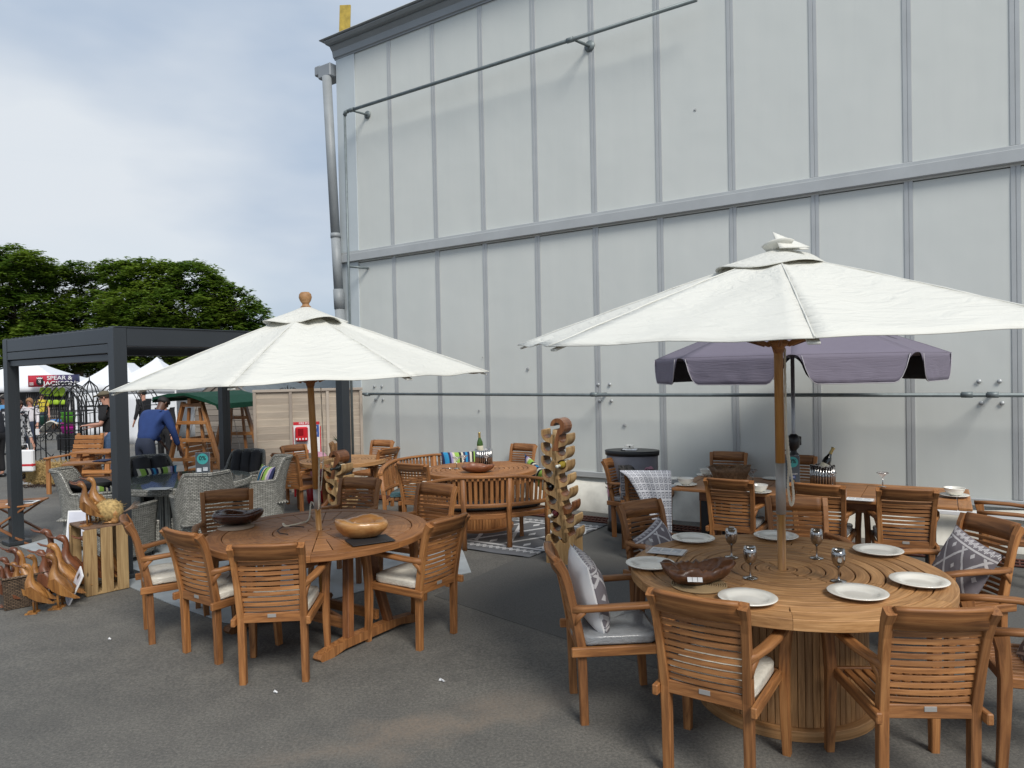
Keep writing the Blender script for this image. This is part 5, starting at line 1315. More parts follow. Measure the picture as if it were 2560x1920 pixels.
q = G(853, 1153, .75); PP = V((q.x - .02, q.y - .05, zt(q.y, .753))); planter(PP, .13, .10, .26, TEAKP, 'driftwood vase with spiky plant on the far round table')
m = MB()
for k in range(30):
    a = random.uniform(0, 6.28); r = random.uniform(.02, .09); m.tube([PP + V((.03 + .02 * cos(a), .02 * sin(a), .22)), PP + V((.03 + r * .7 * cos(a), r * .7 * sin(a), .30)), PP + V((.03 + r * 1.6 * cos(a), r * 1.6 * sin(a), .34 + random.uniform(-.03, .05)))], [.006, .004, .001], 4)
tag(m.build('spiky_plant', plain('dark_plant', (.025, .06, .02), .6)), 'dark spiky leaved plant growing from the driftwood vase', 'plant')
m = MB(); q = G(815, 1156, .75); m.box((q.x, q.y, zt(q.y, .755)), (.12, .08, .003), .001); tag(m.build('price_card', WHITE), 'white price card lying on the far round table', 'card')

# acrylic signs
def stand_sign(P, rz, w, h, label, two=False):
    t = thing('payment_sign', label, 'sign', tuple(P), rz)
    m = MB(); m.box((0, 0, h / 2), (w, .004, h), .001); m.box((0, .02, .003), (w, .06, .005), .001); m.build('acrylic_sheet', ACRYL, t)
    m = MB(); m.box((0, -.0035, h / 2), (w - .006, .002, h - .006), .0003); m.build('poster', plain('slate_print', (.07, .085, .10), .5) if 'slate_print' not in MATS else MATS['slate_print'], t)
    m = MB(); m.lathe([(0, 0), (w * .38, 0), (w * .38, .001), (0, .001)], n=28, M=Matrix.Translation((0, -.005, h * (.80 if not two else .76))) @ Matrix.Rotation(pi / 2, 4, 'X'), smooth=False); m.build('teal_disc', TEALS, t)
    text('0%', w * .42, BLACK, t, TM(0, -.0068, h * (.82 if not two else .78)))
    if not two:
        text('WE ACCEPT', w * .12, WHITE, t, TM(0, -.0055, h * .44))
        for k, (s, c) in enumerate((('VISA', BLUES), ('', NAVYS), ('', BLUES))):
            m = MB(); m.box((0, -.0055, h * (.35 - .12 * k)), (w * .36, .001, h * .085), .0002); cd = m.build('card_logo', c, t)
            if k == 0: text('VISA', w * .13, WHITE, cd, TM(0, -.0068, h * .35))
            if k == 1:
                for sx, mt in ((-1, REDS), (1, MATS['gold_foil'])):
                    m = MB(); m.lathe([(0, 0), (w * .07, 0), (w * .07, .001), (0, .001)], n=16, M=Matrix.Translation((sx * w * .05, -.0065 - .0004 * sx, h * .23)) @ Matrix.Rotation(pi / 2, 4, 'X'), smooth=False); m.build('logo_disc', mt, cd)
    return t
q = G(1982, 1222, .755); stand_sign(V((q.x, q.y, zt(q.y, .757))), radians(-10), .135, .32, 'tall slate acrylic sign reading 0% and WE ACCEPT beside the pole')

# ------------------------------------------------------------------ grey kiosk
def kiosk():
    c = G(1566, 1312); P = V((1.43, 8.55, gz(0, 8.55)))
    t = thing('promotional_kiosk', 'oval grey promotional kiosk counter with black top and pink stickers', 'kiosk', tuple(P), radians(-20))
    a_, b_ = .31, .20
    def el(k, z, sc=1): return V((a_ * sc * cos(k), b_ * sc * sin(k), z))
    def shell(z0, z1, s0, s1, mat, nm):
        m = MB(); m.ring_loft([[el(2 * pi * k / 48, z, s) for k in range(48)] for z, s in ((z0, s0 * .98), (z0 + .004, s0), (z1 - .004, s1), (z1, s1 * .98))]); return m.build(nm, mat, t)
    shell(.10, .93, .97, 1.0, GREYK, 'body'); shell(0, .13, 1.02, 1.0, BLACK, 'base'); shell(.925, .985, 1.05, 1.06, BLACK, 'counter_top')
    m = MB(); m.box((.06, -b_ * .985, .75), (.12, .02, .05), .002); m.build('name_plate', BLACK, t)
    def blob(th, z, rx, rz, lab):
        m = MB(); P_ = []; n = 30
        for k in range(n):
            q = 2 * pi * k / n; w = 1 + .12 * sin(3 * q) + .08 * sin(5 * q + 1); u = th + rx * w * cos(q) / .27; P_.append(V((a_ * 1.005 * cos(u), b_ * 1.005 * sin(u), z + rz * w * sin(q))))
        cc = V((a_ * 1.012 * cos(th), b_ * 1.012 * sin(th), z)); m.add(P_ + [cc], [[k, (k + 1) % n, n] for k in range(n)]); m.build('pink_sticker', PINKS, t)
        nrm = atan2(sin(th) / b_, cos(th) / a_)
        for i, (s, sz) in enumerate((('Klarna.', .045), ('Pay later', .03))): text(s, sz, BLACK, t, Matrix.Translation((a_ * 1.035 * cos(th), b_ * 1.035 * sin(th), z + .03 - .05 * i)) @ Matrix.Rotation(nrm + pi / 2, 4, 'Z') @ Matrix.Rotation(pi / 2, 4, 'X'))
    blob(radians(-42), .74, .06, .075, ''); blob(radians(205), .55, .05, .12, '')
    kt = P + V((0, 0, .985))
    m = MB(); m.box((0, 0, .008), (.17, .12, .012), .003); o = m.build('notepad', WHITE); o.location = kt + V((-.03, -.03, 0)); o.rotation_euler = (0, 0, -.3); tag(o, 'white notepad lying on the black kiosk top', 'notepad')
    m = MB(); m.box((0, 0, .027), (.10, .07, .045), .012); o = m.build('tape_roll_box', WHITEC); o.location = kt + V((-.035, -.01, .016)); tag(o, 'small white box standing on the notepad on the kiosk', 'box')
    mm = MB(); mm.box((0, -.037, .027), (.018, .002, .02), .004); mm.build('dark_mark', BLACK, o)
    m = MB(); m.tube([kt + V((-.14, -.05, .006)), kt + V((-.10, -.09, .006))], .006, 6); tag(m.build('pen', BLACK), 'black pen lying left of the notepad on the kiosk', 'pen')
kiosk()

# ------------------------------------------------------------------ wine racks
def wine_rack(P, rz, scale, label, n=8):
    t = thing('wine_rack', label, 'wine rack', tuple(P), rz, 'carved wooden wine racks', sc=scale)
    dpt = .19; pitch = .134; z0 = .27; R_ = .046
    def sx(z): return .03 * sin(z * 4.2 + .6) - .05 * (z - .75)
    # front view outline in x,z ; thickness along y
    m = MB(); pts = []
    zz = [z0 - .06 + k * .06 for k in range(int((n * pitch + .10) / .06) + 1)]
    m.sweep([(sx(z), 0, z) for z in zz], [dpt] * len(zz), [.070 - .014 * k / len(zz) for k in range(len(zz))], up=(1, 0, 0), b=.12); m.build('spine', SUARL, t)
    m = MB(); po = [(-.15, 0), (.17, 0), (.165, .30), (.15, .31), (.11, .29), (.085, .24), (.06, .215), (.03, .22), (.0, .25), (-.03, .215), (-.055, .19), (-.085, .195), (-.105, .235), (-.11, .285), (-.135, .29), (-.15, .27)]
    m.prism(po, dpt + .01); m.build('base_block', SUARL, t)
    def cup(cx, cz, sgn, mat):
        P_ = []; n_ = 12
        # inner arc from spine side round the bottom to the tip
        for k in range(n_ + 1):
            a = pi * (-.04 - .93 * k / n_); P_.append((R_ * cos(a), R_ * sin(a)))
        P_.append((-R_ - .001, .036)); P_.append((-R_ - .010, .044)); P_.append((-R_ - .021, .036)); P_.append((-R_ - .023, 0))
        for k in range(1, 8):
            a = pi * (1 + .62 * k / 8); P_.append(((R_ + .023) * cos(a) + .0, (R_ + .024) * sin(a) * (1 + .25 * k / 8)))
        P_.append((R_ * .55, -R_ - .045)); P_.append((R_ + .03, -R_ - .075)); P_.append((R_ + .035, -.01))
        Q = [(cx + sgn * -1 * -x_ if sgn < 0 else cx - x_, cz + z_) for x_, z_ in P_]
        if sgn < 0: Q = [(cx + x_, cz + z_) for x_, z_ in P_]
        m = MB(); m.prism(Q, dpt); m.build('bottle_cradle', mat, t)
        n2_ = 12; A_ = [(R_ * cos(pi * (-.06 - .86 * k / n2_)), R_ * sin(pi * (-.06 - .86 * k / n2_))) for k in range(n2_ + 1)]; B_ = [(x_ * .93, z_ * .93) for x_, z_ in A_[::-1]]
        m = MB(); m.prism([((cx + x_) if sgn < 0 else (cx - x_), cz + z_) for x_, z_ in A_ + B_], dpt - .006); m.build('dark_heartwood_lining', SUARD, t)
    slots = []
    for k in range(n):
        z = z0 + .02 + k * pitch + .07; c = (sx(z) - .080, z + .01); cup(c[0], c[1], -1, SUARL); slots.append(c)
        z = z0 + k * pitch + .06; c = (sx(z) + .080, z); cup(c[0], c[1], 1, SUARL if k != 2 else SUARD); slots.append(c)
    # curled dark top
    zt_ = z0 + n * pitch - .005; x0 = sx(zt_) + .02
    # sweep section: width runs along x here, so rebuild as prism-like curl
    m = MB(); o_ = []; i_ = []
    for k in range(14):
        a = radians(-75 + 255 * k / 13); th = .060 * (1 - .45 * k / 13); o_.append((x0 + (.036 + th) * cos(a), zt_ + .05 + (.036 + th) * sin(a))); i_.append((x0 + .036 * cos(a), zt_ + .05 + .036 * sin(a)))
    poly = [(x0 - .055, zt_ - .20), (x0 + .01, zt_ - .20)] + o_ + i_[::-1]
    m.prism(poly, dpt + .004); m.build('curled_top', SUARD, t)
    return t, slots
RP = V((.49, 7.17, gz(0, 7.17))); RZ = radians(-27)
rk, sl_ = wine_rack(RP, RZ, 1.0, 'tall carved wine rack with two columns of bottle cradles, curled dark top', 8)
bpy.context.view_layer.update()
def in_rack(rk, c, glassm, label, foil, lab=True, push=.06):
    M = rk.matrix_world @ Matrix.Translation((c[0], push, c[1] + .0)) @ Matrix.Rotation(radians(90), 4, 'X')
    t = bottle((0, 0, 0), (0, 0, 0), glassm, label, foil, lab); t.matrix_world = M @ Matrix.Scale(.93, 4); return t
in_rack(rk, (sl_[11][0], sl_[11][1]), BOTY, 'white wine bottle lying in the tall rack, its pale neck pointing outward', FOILW)
in_rack(rk, (sl_[6][0], sl_[6][1]), BOTK, 'dark bottle with white label lying low in the left column of the tall rack', BLACK, True, .19)
in_rack(rk, (sl_[2][0], sl_[2][1]), BOTR, 'red wine bottle with white capsule lying near the foot of the tall rack', FOILW)
RP2 = V((-2.07, 8.45, gz(0, 8.45)))
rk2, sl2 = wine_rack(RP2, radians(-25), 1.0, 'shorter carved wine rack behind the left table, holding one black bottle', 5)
rk2.name = 'wine_rack'; bpy.context.view_layer.update()
in_rack(rk2, sl2[9], BOTK, 'black bottle seen end on in the shorter wine rack', BLACK)

# ------------------------------------------------------------------ ducks, crate, basket
def duck(P, yaw, s, mat, label, neck=0, legs=True, bob=0):
    """carved runner duck, bill towards +x"""
    t = thing('wooden_duck', label, 'carved duck', tuple(P), yaw, 'carved wooden ducks', sc=s)
    m = MB()
    pts = [(-.105, 0, .11), (-.085, 0, .122), (-.05, 0, .148), (-.005, 0, .182), (.022, 0, .225), (.032, 0, .27), (.028, 0, .31), (.022, 0, .345), (.028, 0, .375), (.045, 0, .398), (.068, 0, .405), (.088, 0, .402)]
    pts = [(x + neck * max(0, z - .25) * .5, y, z + bob * max(0, z - .3)) for x, y, z in pts]
    m.tube(pts, [.006, .024, .046, .060, .054, .038, .025, .019, .020, .026, .023, .012], 12); m.build('body', mat, t)
    m = MB(); hx = neck * .075; hz = bob * .1
    m.sweep([(.078 + hx, 0, .402 + hz), (.10 + hx, 0, .405 + hz), (.13 + hx, 0, .412 + hz), (.155 + hx, 0, .428 + hz)], [.026, .024, .026, .014], [.020, .012, .009, .006], b=.3); m.build('bill', DUCKR, t)
    for sg in (-1, 1):
        m = MB(); m.prism([(.03, .245), (.045, .20), (.02, .155), (-.04, .115), (-.13, .085), (-.165, .085), (-.10, .135), (-.04, .20), (0, .245)], .014, Matrix.Translation((0, sg * .050, 0)) @ Matrix.Rotation(radians(-sg * 8), 4, 'X')); m.build('wing', mat, t)
        if legs:
            m = MB(); m.tube([(-.01, sg * .032, .135), (.0, sg * .034, .09), (-.005, sg * .034, .012)], [.018, .009, .009], 8); lg = m.build('leg', mat, t)
            m = MB(); m.prism([(-.025, 0), (.06, 0), (.065, .008), (.02, .014), (-.02, .014)], .036, Matrix.Translation((-.0, sg * .034, 0))); m.build('foot', mat, lg)
        m = MB(); m.lathe([(0, 0), (.0035, .001), (0, .002)], n=8, M=Matrix.Translation((.052 + hx, sg * .0285, .402 + hz)) @ Matrix.Rotation(radians(-sg * 90), 4, 'X')); m.build('eye', BLACK, t)
    return t
YL = radians(180)
def dk(x, y, h, yaw, s, mat, lab, **kw):
    p = G(x, y, h); return duck(p, radians(yaw), s, mat, lab, **kw)
dk(88, 1532, 0, 196, .98, DUCKW, 'carved wooden duck standing in front of the dark wicker basket')
dk(150, 1520, 0, 190, 1.12, DUCKW, 'carved wooden duck between the basket duck and the leaning price card')
dk(163, 1500, 0, 186, 1.20, DUCKW, 'carved duck behind the pair on the ground, neck stretched higher', neck=.3)
dk(178, 1480, 0, 188, 1.25, DUCKR, 'reddish carved duck looking out of the open side of the crate')
dk(140, 1478, 0, 190, 1.25, DUCKR, 'tall dark billed carved duck standing at the back by the crate', bob=.4)
dk(122, 1500, .02, 186, 1.05, DUCKR, 'reddish carved duck squeezed behind the basket rim, bill raised')
# basket
def basket():
    A = G(8, 1530); B = G(122, 1508); d = (B - A); d.z = 0; L_ = d.length; dn = d.normalized(); nn = V((-dn.y, dn.x, 0)); c = (A + B) / 2 + nn * .13
    t = thing('wicker_basket', 'dark brown rectangular wicker basket full of carved ducks', 'basket', (c.x, c.y, gz(c.x, c.y)), atan2(dn.y, dn.x))
    h = .265; m = MBn()
    W_, D_ = L_ / 2, .13
    for (x0, y0, x1, y1) in ((-W_, -D_, W_, -D_), (W_, -D_, W_, D_), (W_, D_, -W_, D_), (-W_, D_, -W_, -D_)):
        m.surf(lambda u, v: ((x0 + (x1 - x0) * u) * (.94 + .06 * v), (y0 + (y1 - y0) * u) * (.94 + .06 * v), .005 + h * v), 30, 8, .012, lambda u, v: (u * hypot(x1 - x0, y1 - y0), v * h, 0), smooth=False)
    m.build('wicker_wall', WICKD, t)
    m = MB(); m.box((0, 0, .01), (W_ * 1.85, D_ * 1.85, .012)); m.build('floor', WICKD, t)
    m = MB(); 
    for k in range(3): m.tube([(-W_, -D_, h + .004 * k), (W_, -D_, h + .004 * k), (W_, D_, h + .004 * k), (-W_, D_, h + .004 * k), (-W_, -D_, h + .004 * k)], .008, 6)
    m.build('braided_rim', WICKD, t)
    for k, (x, y, s, yw, mt, lab, kw) in enumerate(((-.13, -.03, .92, 190, DUCKR, 'reddish carved duck in the front left corner of the basket', {}), (-.03, -.04, .95, 184, DUCKW, 'pale carved duck in the basket beside the front left one', {}), (-.08, .06, 1.05, 192, DUCKR, 'dark carved duck at the back left of the basket', {}), (.04, .07, 1.15, 186, DUCKW, 'carved duck in the middle back of the basket', dict(neck=.2)), (.12, .05, 1.02, 200, DUCKW, 'carved duck in the right end of the basket', {}), (.0, .09, 1.22, 184, DUCKR, 'tallest dark headed carved duck at the very back of the basket', {}))):
        p = c + dn * x + nn * y; duck(V((p.x, p.y, gz(p.x, p.y) + .02)), radians(yw) , s * .9, mt, lab, **kw)
basket()
def crate():
    P = G(214, 1494); z0 = gz(P.x, P.y); rz = radians(48); w, d, h = .355, .42, .60
    t = thing('wooden_crate', 'pale slatted wooden crate stood on end beside the pergola post, ducks inside and on top', 'crate', (P.x, P.y, z0), rz)
    # local: right side slats on y=0 plane along x ; open end on x=0 plane along +y
    for k in range(3):
        m = MB(); m.box((.055 + k * .13, 0, h / 2), (.098, .014, h - .004), .003, ax=2); m.build('side_slat', CRATEW, t)
        m = MB(); m.box((.055 + k * .13, d, h / 2), (.098, .014, h - .004), .003, ax=2); m.build('side_slat', CRATEW, t)
    for z in (.012, h + .004):
        m = MB(); m.box((w / 2, d / 2, z), (w - .02, d + .012, .018), .003); m.build('end_board', CRATEW if z < .1 else plain('dark_crate_top', (.17, .10, .06), .6, var=.3), t)
    m = MB(); m.box((w - .01, d / 2, h / 2), (.014, d - .02, h - .03), .003, ax=2); m.build('back_board', CRATEW, t)
    for y in (.022, d - .022):
        m = MB(); m.box((.008, y, h / 2), (.016, .028, h - .03), .003, ax=2); m.build('corner_batten', CRATEW, t)
    bpy.context.view_layer.update(); M = t.matrix_world
    def inside(x, y, z, yw, s, mt, lab, **kw): q = M @ V((x, y, z)); return duck(q, radians(yw), s, mt, lab, **kw)
    inside(.12, .18, .022, 185, 1.15, DUCKR, 'carved duck standing inside the crate seen through the slats')
    inside(.27, .24, .022, 160, 1.1, DUCKW, 'pale carved duck deep inside the crate behind the slats')
    zt_ = h + .014
    inside(.08, .13, zt_, 190, .93, DUCKW, 'carved duck at the front left corner of the crate top')
    inside(.13, .28, zt_, 188, .92, DUCKR, 'dark legged carved duck at the back of the crate top', neck=.2)
    inside(.20, .27, zt_, 184, .98, DUCKW, 'tallest carved duck standing on the crate top, head high')
    # straw bodied bird and small squat bird
    b = thing('straw_bird', 'straw bodied bird ornament with wooden head lying on the crate top', 'ornament', tuple(M @ V((.24, .12, zt_))), radians(10))
    m = MB(); rings = []
    m.tube([(-.11, 0, .13), (-.06, 0, .13), (0, 0, .115), (.06, 0, .105), (.11, 0, .10), (.13, 0, .10)], [.03, .075, .10, .10, .07, .02], 14); m.build('straw_body', STRAW, b)
    m = MB(); rr = random.Random(8)
    for k in range(260):
        a = rr.uniform(0, 6.28); x = rr.uniform(-.08, .12); r = .096 - abs(x) * .2; p = V((x, r * cos(a), .11 + r * sin(a))); m.tube([p, p + V((rr.uniform(-.03, .03), rr.uniform(-.02, .02) + .012 * cos(a), rr.uniform(-.02, .02) + .012 * sin(a)))], .0016, 3)
    m.build('straw_strands', STRAW, b)
    m = MB(); m.tube([(-.09, 0, .15), (-.13, 0, .15), (-.16, 0, .145)], [.05, .045, .02], 10); m.build('head', BOWLL, b)
    m = MB(); m.tube([(-.13, -.05, .12), (-.09, -.07, .125), (-.05, -.08, .14)], [.004, .012, .003], 6); m.build('white_beak', plain('bone_white', (.6, .55, .45), .4), b)
    m = MB()
    for k in range(26):
        a = rr.uniform(-.5, .5); m.tube([(.12, 0, .08), (.19, .02 * a, .12 + .02 * a), (.26 + rr.uniform(-.03, .02), .06 * a, .15 + .07 * a)], [.004, .004, .001], 3)
    m.build('tail_tuft', plain('dried_grass', (.20, .14, .10), .9), b)
    s = thing('squat_bird', 'small squat wooden bird at the front right of the crate top', 'ornament', tuple(M @ V((.27, .035, zt_))), radians(190))
    m = MB(); m.lathe([(0, .002), (.03, .004), (.034, .03), (.026, .055), (.036, .075), (.04, .095), (.034, .12), (.015, .135), (0, .137)], n=18); m.build('body', BOWLL, s)
    m = MB(); m.sweep([(.02, 0, .015), (.07, 0, .012), (.11, 0, .006)], [.05, .035, .01], [.02, .012, .006], b=.3); m.build('bill', BOWLL, s)
    return t
crate()
def placard(P, rz, rx, w, h, label):
    t = thing('price_placard', label, 'sign'); t.matrix_world = Matrix.Translation(P) @ Matrix.Rotation(rz, 4, 'Z') @ Matrix.Rotation(rx, 4, 'X')
    m = MB(); m.box((0, 0, h / 2), (w, .012, h), .004); m.build('frame', WHITE, t)
    m = MB(); m.box((0, -.0075, h / 2), (w - .03, .002, h - .03), .001); m.build('page', plain('pale_page', (.62, .63, .70), .3) if 'pale_page' not in MATS else MATS['pale_page'], t)
    return t
t = placard(G(167, 1507), radians(-48), radians(-22), .20, .30, 'white framed price placard with red block leaning against the crate foot'); 
M0 = t.matrix_world.copy(); t.matrix_world = M0 @ Matrix.Rotation(radians(14), 4, 'Y')
for (z, hh, c, w_) in ((.25, .045, DARKG, .05), (.185, .03, PRINT, .10), (.125, .055, REDS, .12), (.06, .05, PRINT, .11)):
    m = MB(); m.box((0, -.0092, z), (w_, .001, hh), .0003); m.build('print', c, t)
placard(G(180, 1440) + V((0, .1, .32)), radians(5), radians(-12), .22, .31, 'white framed placard standing behind the crate top')

# ------------------------------------------------------------------ wicker dining set under the pergola
def tub_chair(label, P, face, back=DARKC, low=False, pillow_=None, plabel='', group='grey wicker tub chairs', seat=True):
    """rattan chair, front faces +y"""
    rz = face - pi / 2
    t = thing('wicker_chair', label, 'chair', (P.x, P.y, gz(P.x, P.y)), rz, group)
    Hb, Ha = (.92, .66) if not low else (.74, .60)
    def hgt(a):   # a: -1..1 round from left arm over the back to right arm
        q = abs(a); k = max(0, min(1, (q - .36) / .26)); k = k * k * (3 - 2 * k); return Hb + (Ha - Hb) * k - .02 * max(0, q - .8)
    def shell(u, v):
        a = (u - .5) * 2; ang = -pi / 2 + a * radians(118); H_ = hgt(a); z = .06 + (H_ - .06) * v
        r = .27 + .045 * v ** 2 + .035 * max(0, v - .75) * 4 * (1 - min(1, abs(a) * 1.6)) * .6; rx, ry = r * 1.04, r * .98
        x, y = rx * cos(ang), ry * sin(ang)
        if abs(a) > .62: y += (abs(a) - .62) * .42; x *= 1 - (abs(a) - .62) * .12
        if abs(a) < .5: y -= .07 * v ** 3 * (1 - abs(a) * 2)
        return V((x, y + .02, z))
    m = MBn(); m.surf(shell, 48, 18, .035, lambda u, v: (u * 1.5, v * (.9), 0)); m.build('wicker_shell', WICK, t)
    m = MBn(); P_ = [shell(k / 48, 1) for k in range(49)]
    def pt(k):
        a = (k / 48 - .5) * 2; ang = -pi / 2 + a * radians(118); return P_[k] - V((cos(ang) * .017, sin(ang) * .017, 0))
    m.tube([pt(k) for k in range(49)], .024, 8); mm = m.g
    m.g = [V((g_.x, g_.y * 3, 0)) for g_ in m.g]; m.build('braided_edge', WICK, t)
    m = MBn(); m.surf(lambda u, v: (-.27 + .54 * u, .315 - .0 * v, .08 + .30 * v), 10, 6, .02, lambda u, v: (u * .54, v * .3, 0)); m.surf(lambda u, v: (-.26 + .52 * u, -.25 + .56 * v, .38), 10, 10, .02, lambda u, v: (u * .54, v * .55, 0)); m.build('seat_box', WICK, t)
    for sx in (-1, 1):
        for sy in (-.2, .28): m = MB(); m.tube([(sx * .22, sy, 0), (sx * .22, sy, .1)], .012, 6); m.build('leg', BLACK, t)
    bpy.context.view_layer.update(); M = t.matrix_world
    if seat:
        o = pad_mesh(.46, .46, .09).build('seat_cushion', back); o.matrix_world = M @ Matrix.Translation((0, .05, .44)); tag(o, 'charcoal seat pad, ' + ' '.join(label.replace('grey wicker chair', 'wicker chair').split(',')[0].split()[:12]), 'seat cushion', 'charcoal cushions')
    return t
tc_ = V((-4.02, 8.62, 0))
def facing(P): d = tc_ - P; return atan2(d.y, d.x)
wk = []
for (x, y, lab, low) in ((-3.45, 7.85, 'grey wicker chair with tall curved back to the camera, front centre of the set', False), (-3.22, 9.1, 'grey wicker chair in profile right of the glass table, holding a striped cushion', False), (-3.82, 9.95, 'grey wicker chair behind the right of the glass table with charcoal back cushion', False), (-4.80, 9.45, 'grey wicker chair behind the pergola post with charcoal and striped cushions', False), (-5.02, 8.32, 'grey wicker chair left of the glass table, back to the duck crate', False), (-4.30, 7.62, 'low grey wicker chair mostly hidden behind the near pergola post', True)):
    p = V((x, y, 0)); wk.append(tub_chair(lab, p, facing(p), low=low, seat=(lab[0] != 'x')))
def back_pad(ch, lab, n=3):
    t = thing('back_cushion', lab, 'cushion', group='charcoal cushions'); t.matrix_world = ch.matrix_world @ Matrix.Translation((0, -.12, .70)) @ Matrix.Rotation(radians(12), 4, 'X')
    m = MBn()
    for k in range(n):
        x = (k - (n - 1) / 2) * .42 / n
        m.tube([(x, 0, -.24), (x, .0, -.22), (x, .01, 0), (x, .0, .20), (x, -.02, .24)], [.02, .42 / n * .52, .42 / n * .56, .42 / n * .52, .03], 12)
    m.build('padded_rolls', DARKC, t); return t
back_pad(wk[2], 'charcoal rolled back cushion in the far right wicker chair'); back_pad(wk[3], 'charcoal rolled back cushion behind the striped pillow', 2)
on_chair(wk[3], .0, .17, .665, 0, radians(15), 0, STRIPE, 'striped navy and lime pillow in the wicker chair beside the pergola post', 'striped cushions', w=.50, h=.30)
on_chair(wk[1], .0, -.02, .66, .2, radians(20), 0, STRIPE, 'striped navy and lime pillow in the profile wicker chair', 'striped cushions', w=.42, h=.34)
pillow(wk[4].matrix_world @ V((0, .05, .72)), radians(20), radians(75), 0, DARKC, 'charcoal cushion flopped over the left wicker chair', 'charcoal cushions', w=.5, h=.45, th=.16)
pillow(wk[4].matrix_world @ V((.10, .16, .60)), radians(60), radians(40), radians(20), STRIPE, 'striped pillow peeping between the left wicker chair and the post', 'striped cushions', w=.4, h=.3)
def wtable():
    t = thing('glass_table', 'round grey wicker dining table with glass top under the pergola', 'table', (tc_.x, tc_.y, gz(0, tc_.y)), 0)
    R = .78; m = MBn(); n = 60
    rings = []; gs = []
    for k in range(n):
        a = 2 * pi * k / n; ring = []
        for (r, z) in ((R - .1, .655), (R - .01, .655), (R, .665), (R, .725), (R - .01, .735), (R - .1, .735)): ring.append(V((r * cos(a), r * sin(a), z))); gs.append(V((a * R, z + r, 0)))
        rings.append(ring)
    m.ring_loft(rings, gs=gs, loop=True, smooth=False); m.lathe([(0, .728), (R - .05, .73), (R - .05, .732), (0, .733)], n=40, smooth=False); m.build('wicker_rim', WICK, t)
    m = MB(); m.lathe([(0, .737), (R - .015, .737), (R - .012, .740), (R - .015, .743), (0, .743)], n=60, smooth=False); m.build('glass_top', TGLASS, t)
    m = MBn(); m.lathe([(.32, .02), (.32, .64), (.28, .64), (.28, .02)], n=36, smooth=False); m.build('pedestal', WICK, t)
wtable()
q = G(508, 1200, .745); stand_sign(V((q.x, q.y, zt(q.y, .747))), radians(5), .17, .33, 'acrylic leaflet stand reading 0% on the wicker glass table', True)
m = MB()
for k, (x, z) in enumerate(((-.04, .055), (.04, .055), (-.04, .12), (.035, .13))): m.box((x, -.012, z), (.055, .002, .045), .0005)
o = m.build('leaflet', PRINT); o.location = (q.x, q.y, zt(q.y, .747)); tag(o, 'small photo leaflet clipped to the lower half of the leaflet stand', 'leaflet')
m = MB(); q = G(395, 1222, .745); m.box((q.x, q.y, zt(q.y, .747)), (.26, .16, .003), .001); tag(m.build('brochure', plain('glossy_brochure', (.30, .33, .34), .2)), 'pale glossy brochure lying on the wicker glass table', 'brochure')

# ------------------------------------------------------------------ fire point
def firepoint():
    A = at(768, 1130, 11.75); z0 = gz(A.x, A.y)
    t = thing('fire_point', 'white fire point board with red header and call point on red legs', 'fire point', (A.x, A.y, z0), radians(10))
    w = .42; zb, zt_ = .72, 1.24
    m = MB(); m.box((0, 0, (zb + zt_) / 2), (w, .012, zt_ - zb), .003); m.build('board', WHITE, t)
    m = MB(); m.box((0, -.008, zt_ - .025), (w, .004, .05), .001); m.build('red_header', REDS, t)
    text('FIRE POINT', .048, WHITE, t, TM(0, -.011, zt_ - .025))
    m = MB(); m.box((.125, -.008, zt_ - .155), (.15, .004, .20), .001); m.build('blue_notice', BLUES, t)
    m = MB(); m.lathe([(0, 0), (.045, 0), (.045, .002), (0, .002)], n=24, M=Matrix.Translation((.12, -.011, zt_ - .10)) @ Matrix.Rotation(pi / 2, 4, 'X')); m.box((.12, -.011, zt_ - .18), (.10, .001, .008)); m.box((.12, -.011, zt_ - .20), (.10, .001, .008)); m.box((.12, -.011, zt_ - .22), (.09, .001, .008)); m.build('notice_print', WHITE, t)
    m = MB(); m.box((-.075, -.05, zt_ - .20), (.20, .09, .24), .03); cp = m.build('call_point', REDP, t)
    m = MB(); m.box((-.085, -.097, zt_ - .16), (.085, .01, .11), .008); m.build('break_glass', plain('dark_red', (.25, .005, .01), .2), cp)
    for k in range(4): MB().box((-.15 + .05 * k, -.0975, zt_ - .275), (.025, .004, .03), .002).build('pictogram', WHITE, cp)
    m = MB(); m.box((.0, -.009, zb + .03), (.05, .003, .05), .001); m.build('small_red_notice', REDS, t)
    for sx in (-1, 1): m = MB(); m.box((sx * (w / 2 - .0), .03, .58), (.03, .03, 1.16), .003); m.build('leg', REDP, t)
    m = MB(); m.box((0, .16, .85), (.16, .2, .3), .03); 
firepoint()
for (x, y, c, lab, h) in ((790, 1190, REDP, 'red tub with pale flower print stacked lowest under the far round table', .26), (800, 1150, PINKS, 'pink cushion bundle stacked on the red tub by the fence', .25)):
    p = at(x, 1180, 11.1); m = MB(); zz = gz(0, p.y) + (0 if c is REDP else .42); m.tube([(p.x, p.y, zz), (p.x, p.y, zz + .05), (p.x, p.y, zz + h), (p.x + .02, p.y, zz + h + .12)], [.13, .15, .16, .06], 12); tag(m.build('tub' if c is REDP else 'cushion_bundle', c), lab, 'tub' if c is REDP else 'cushion')

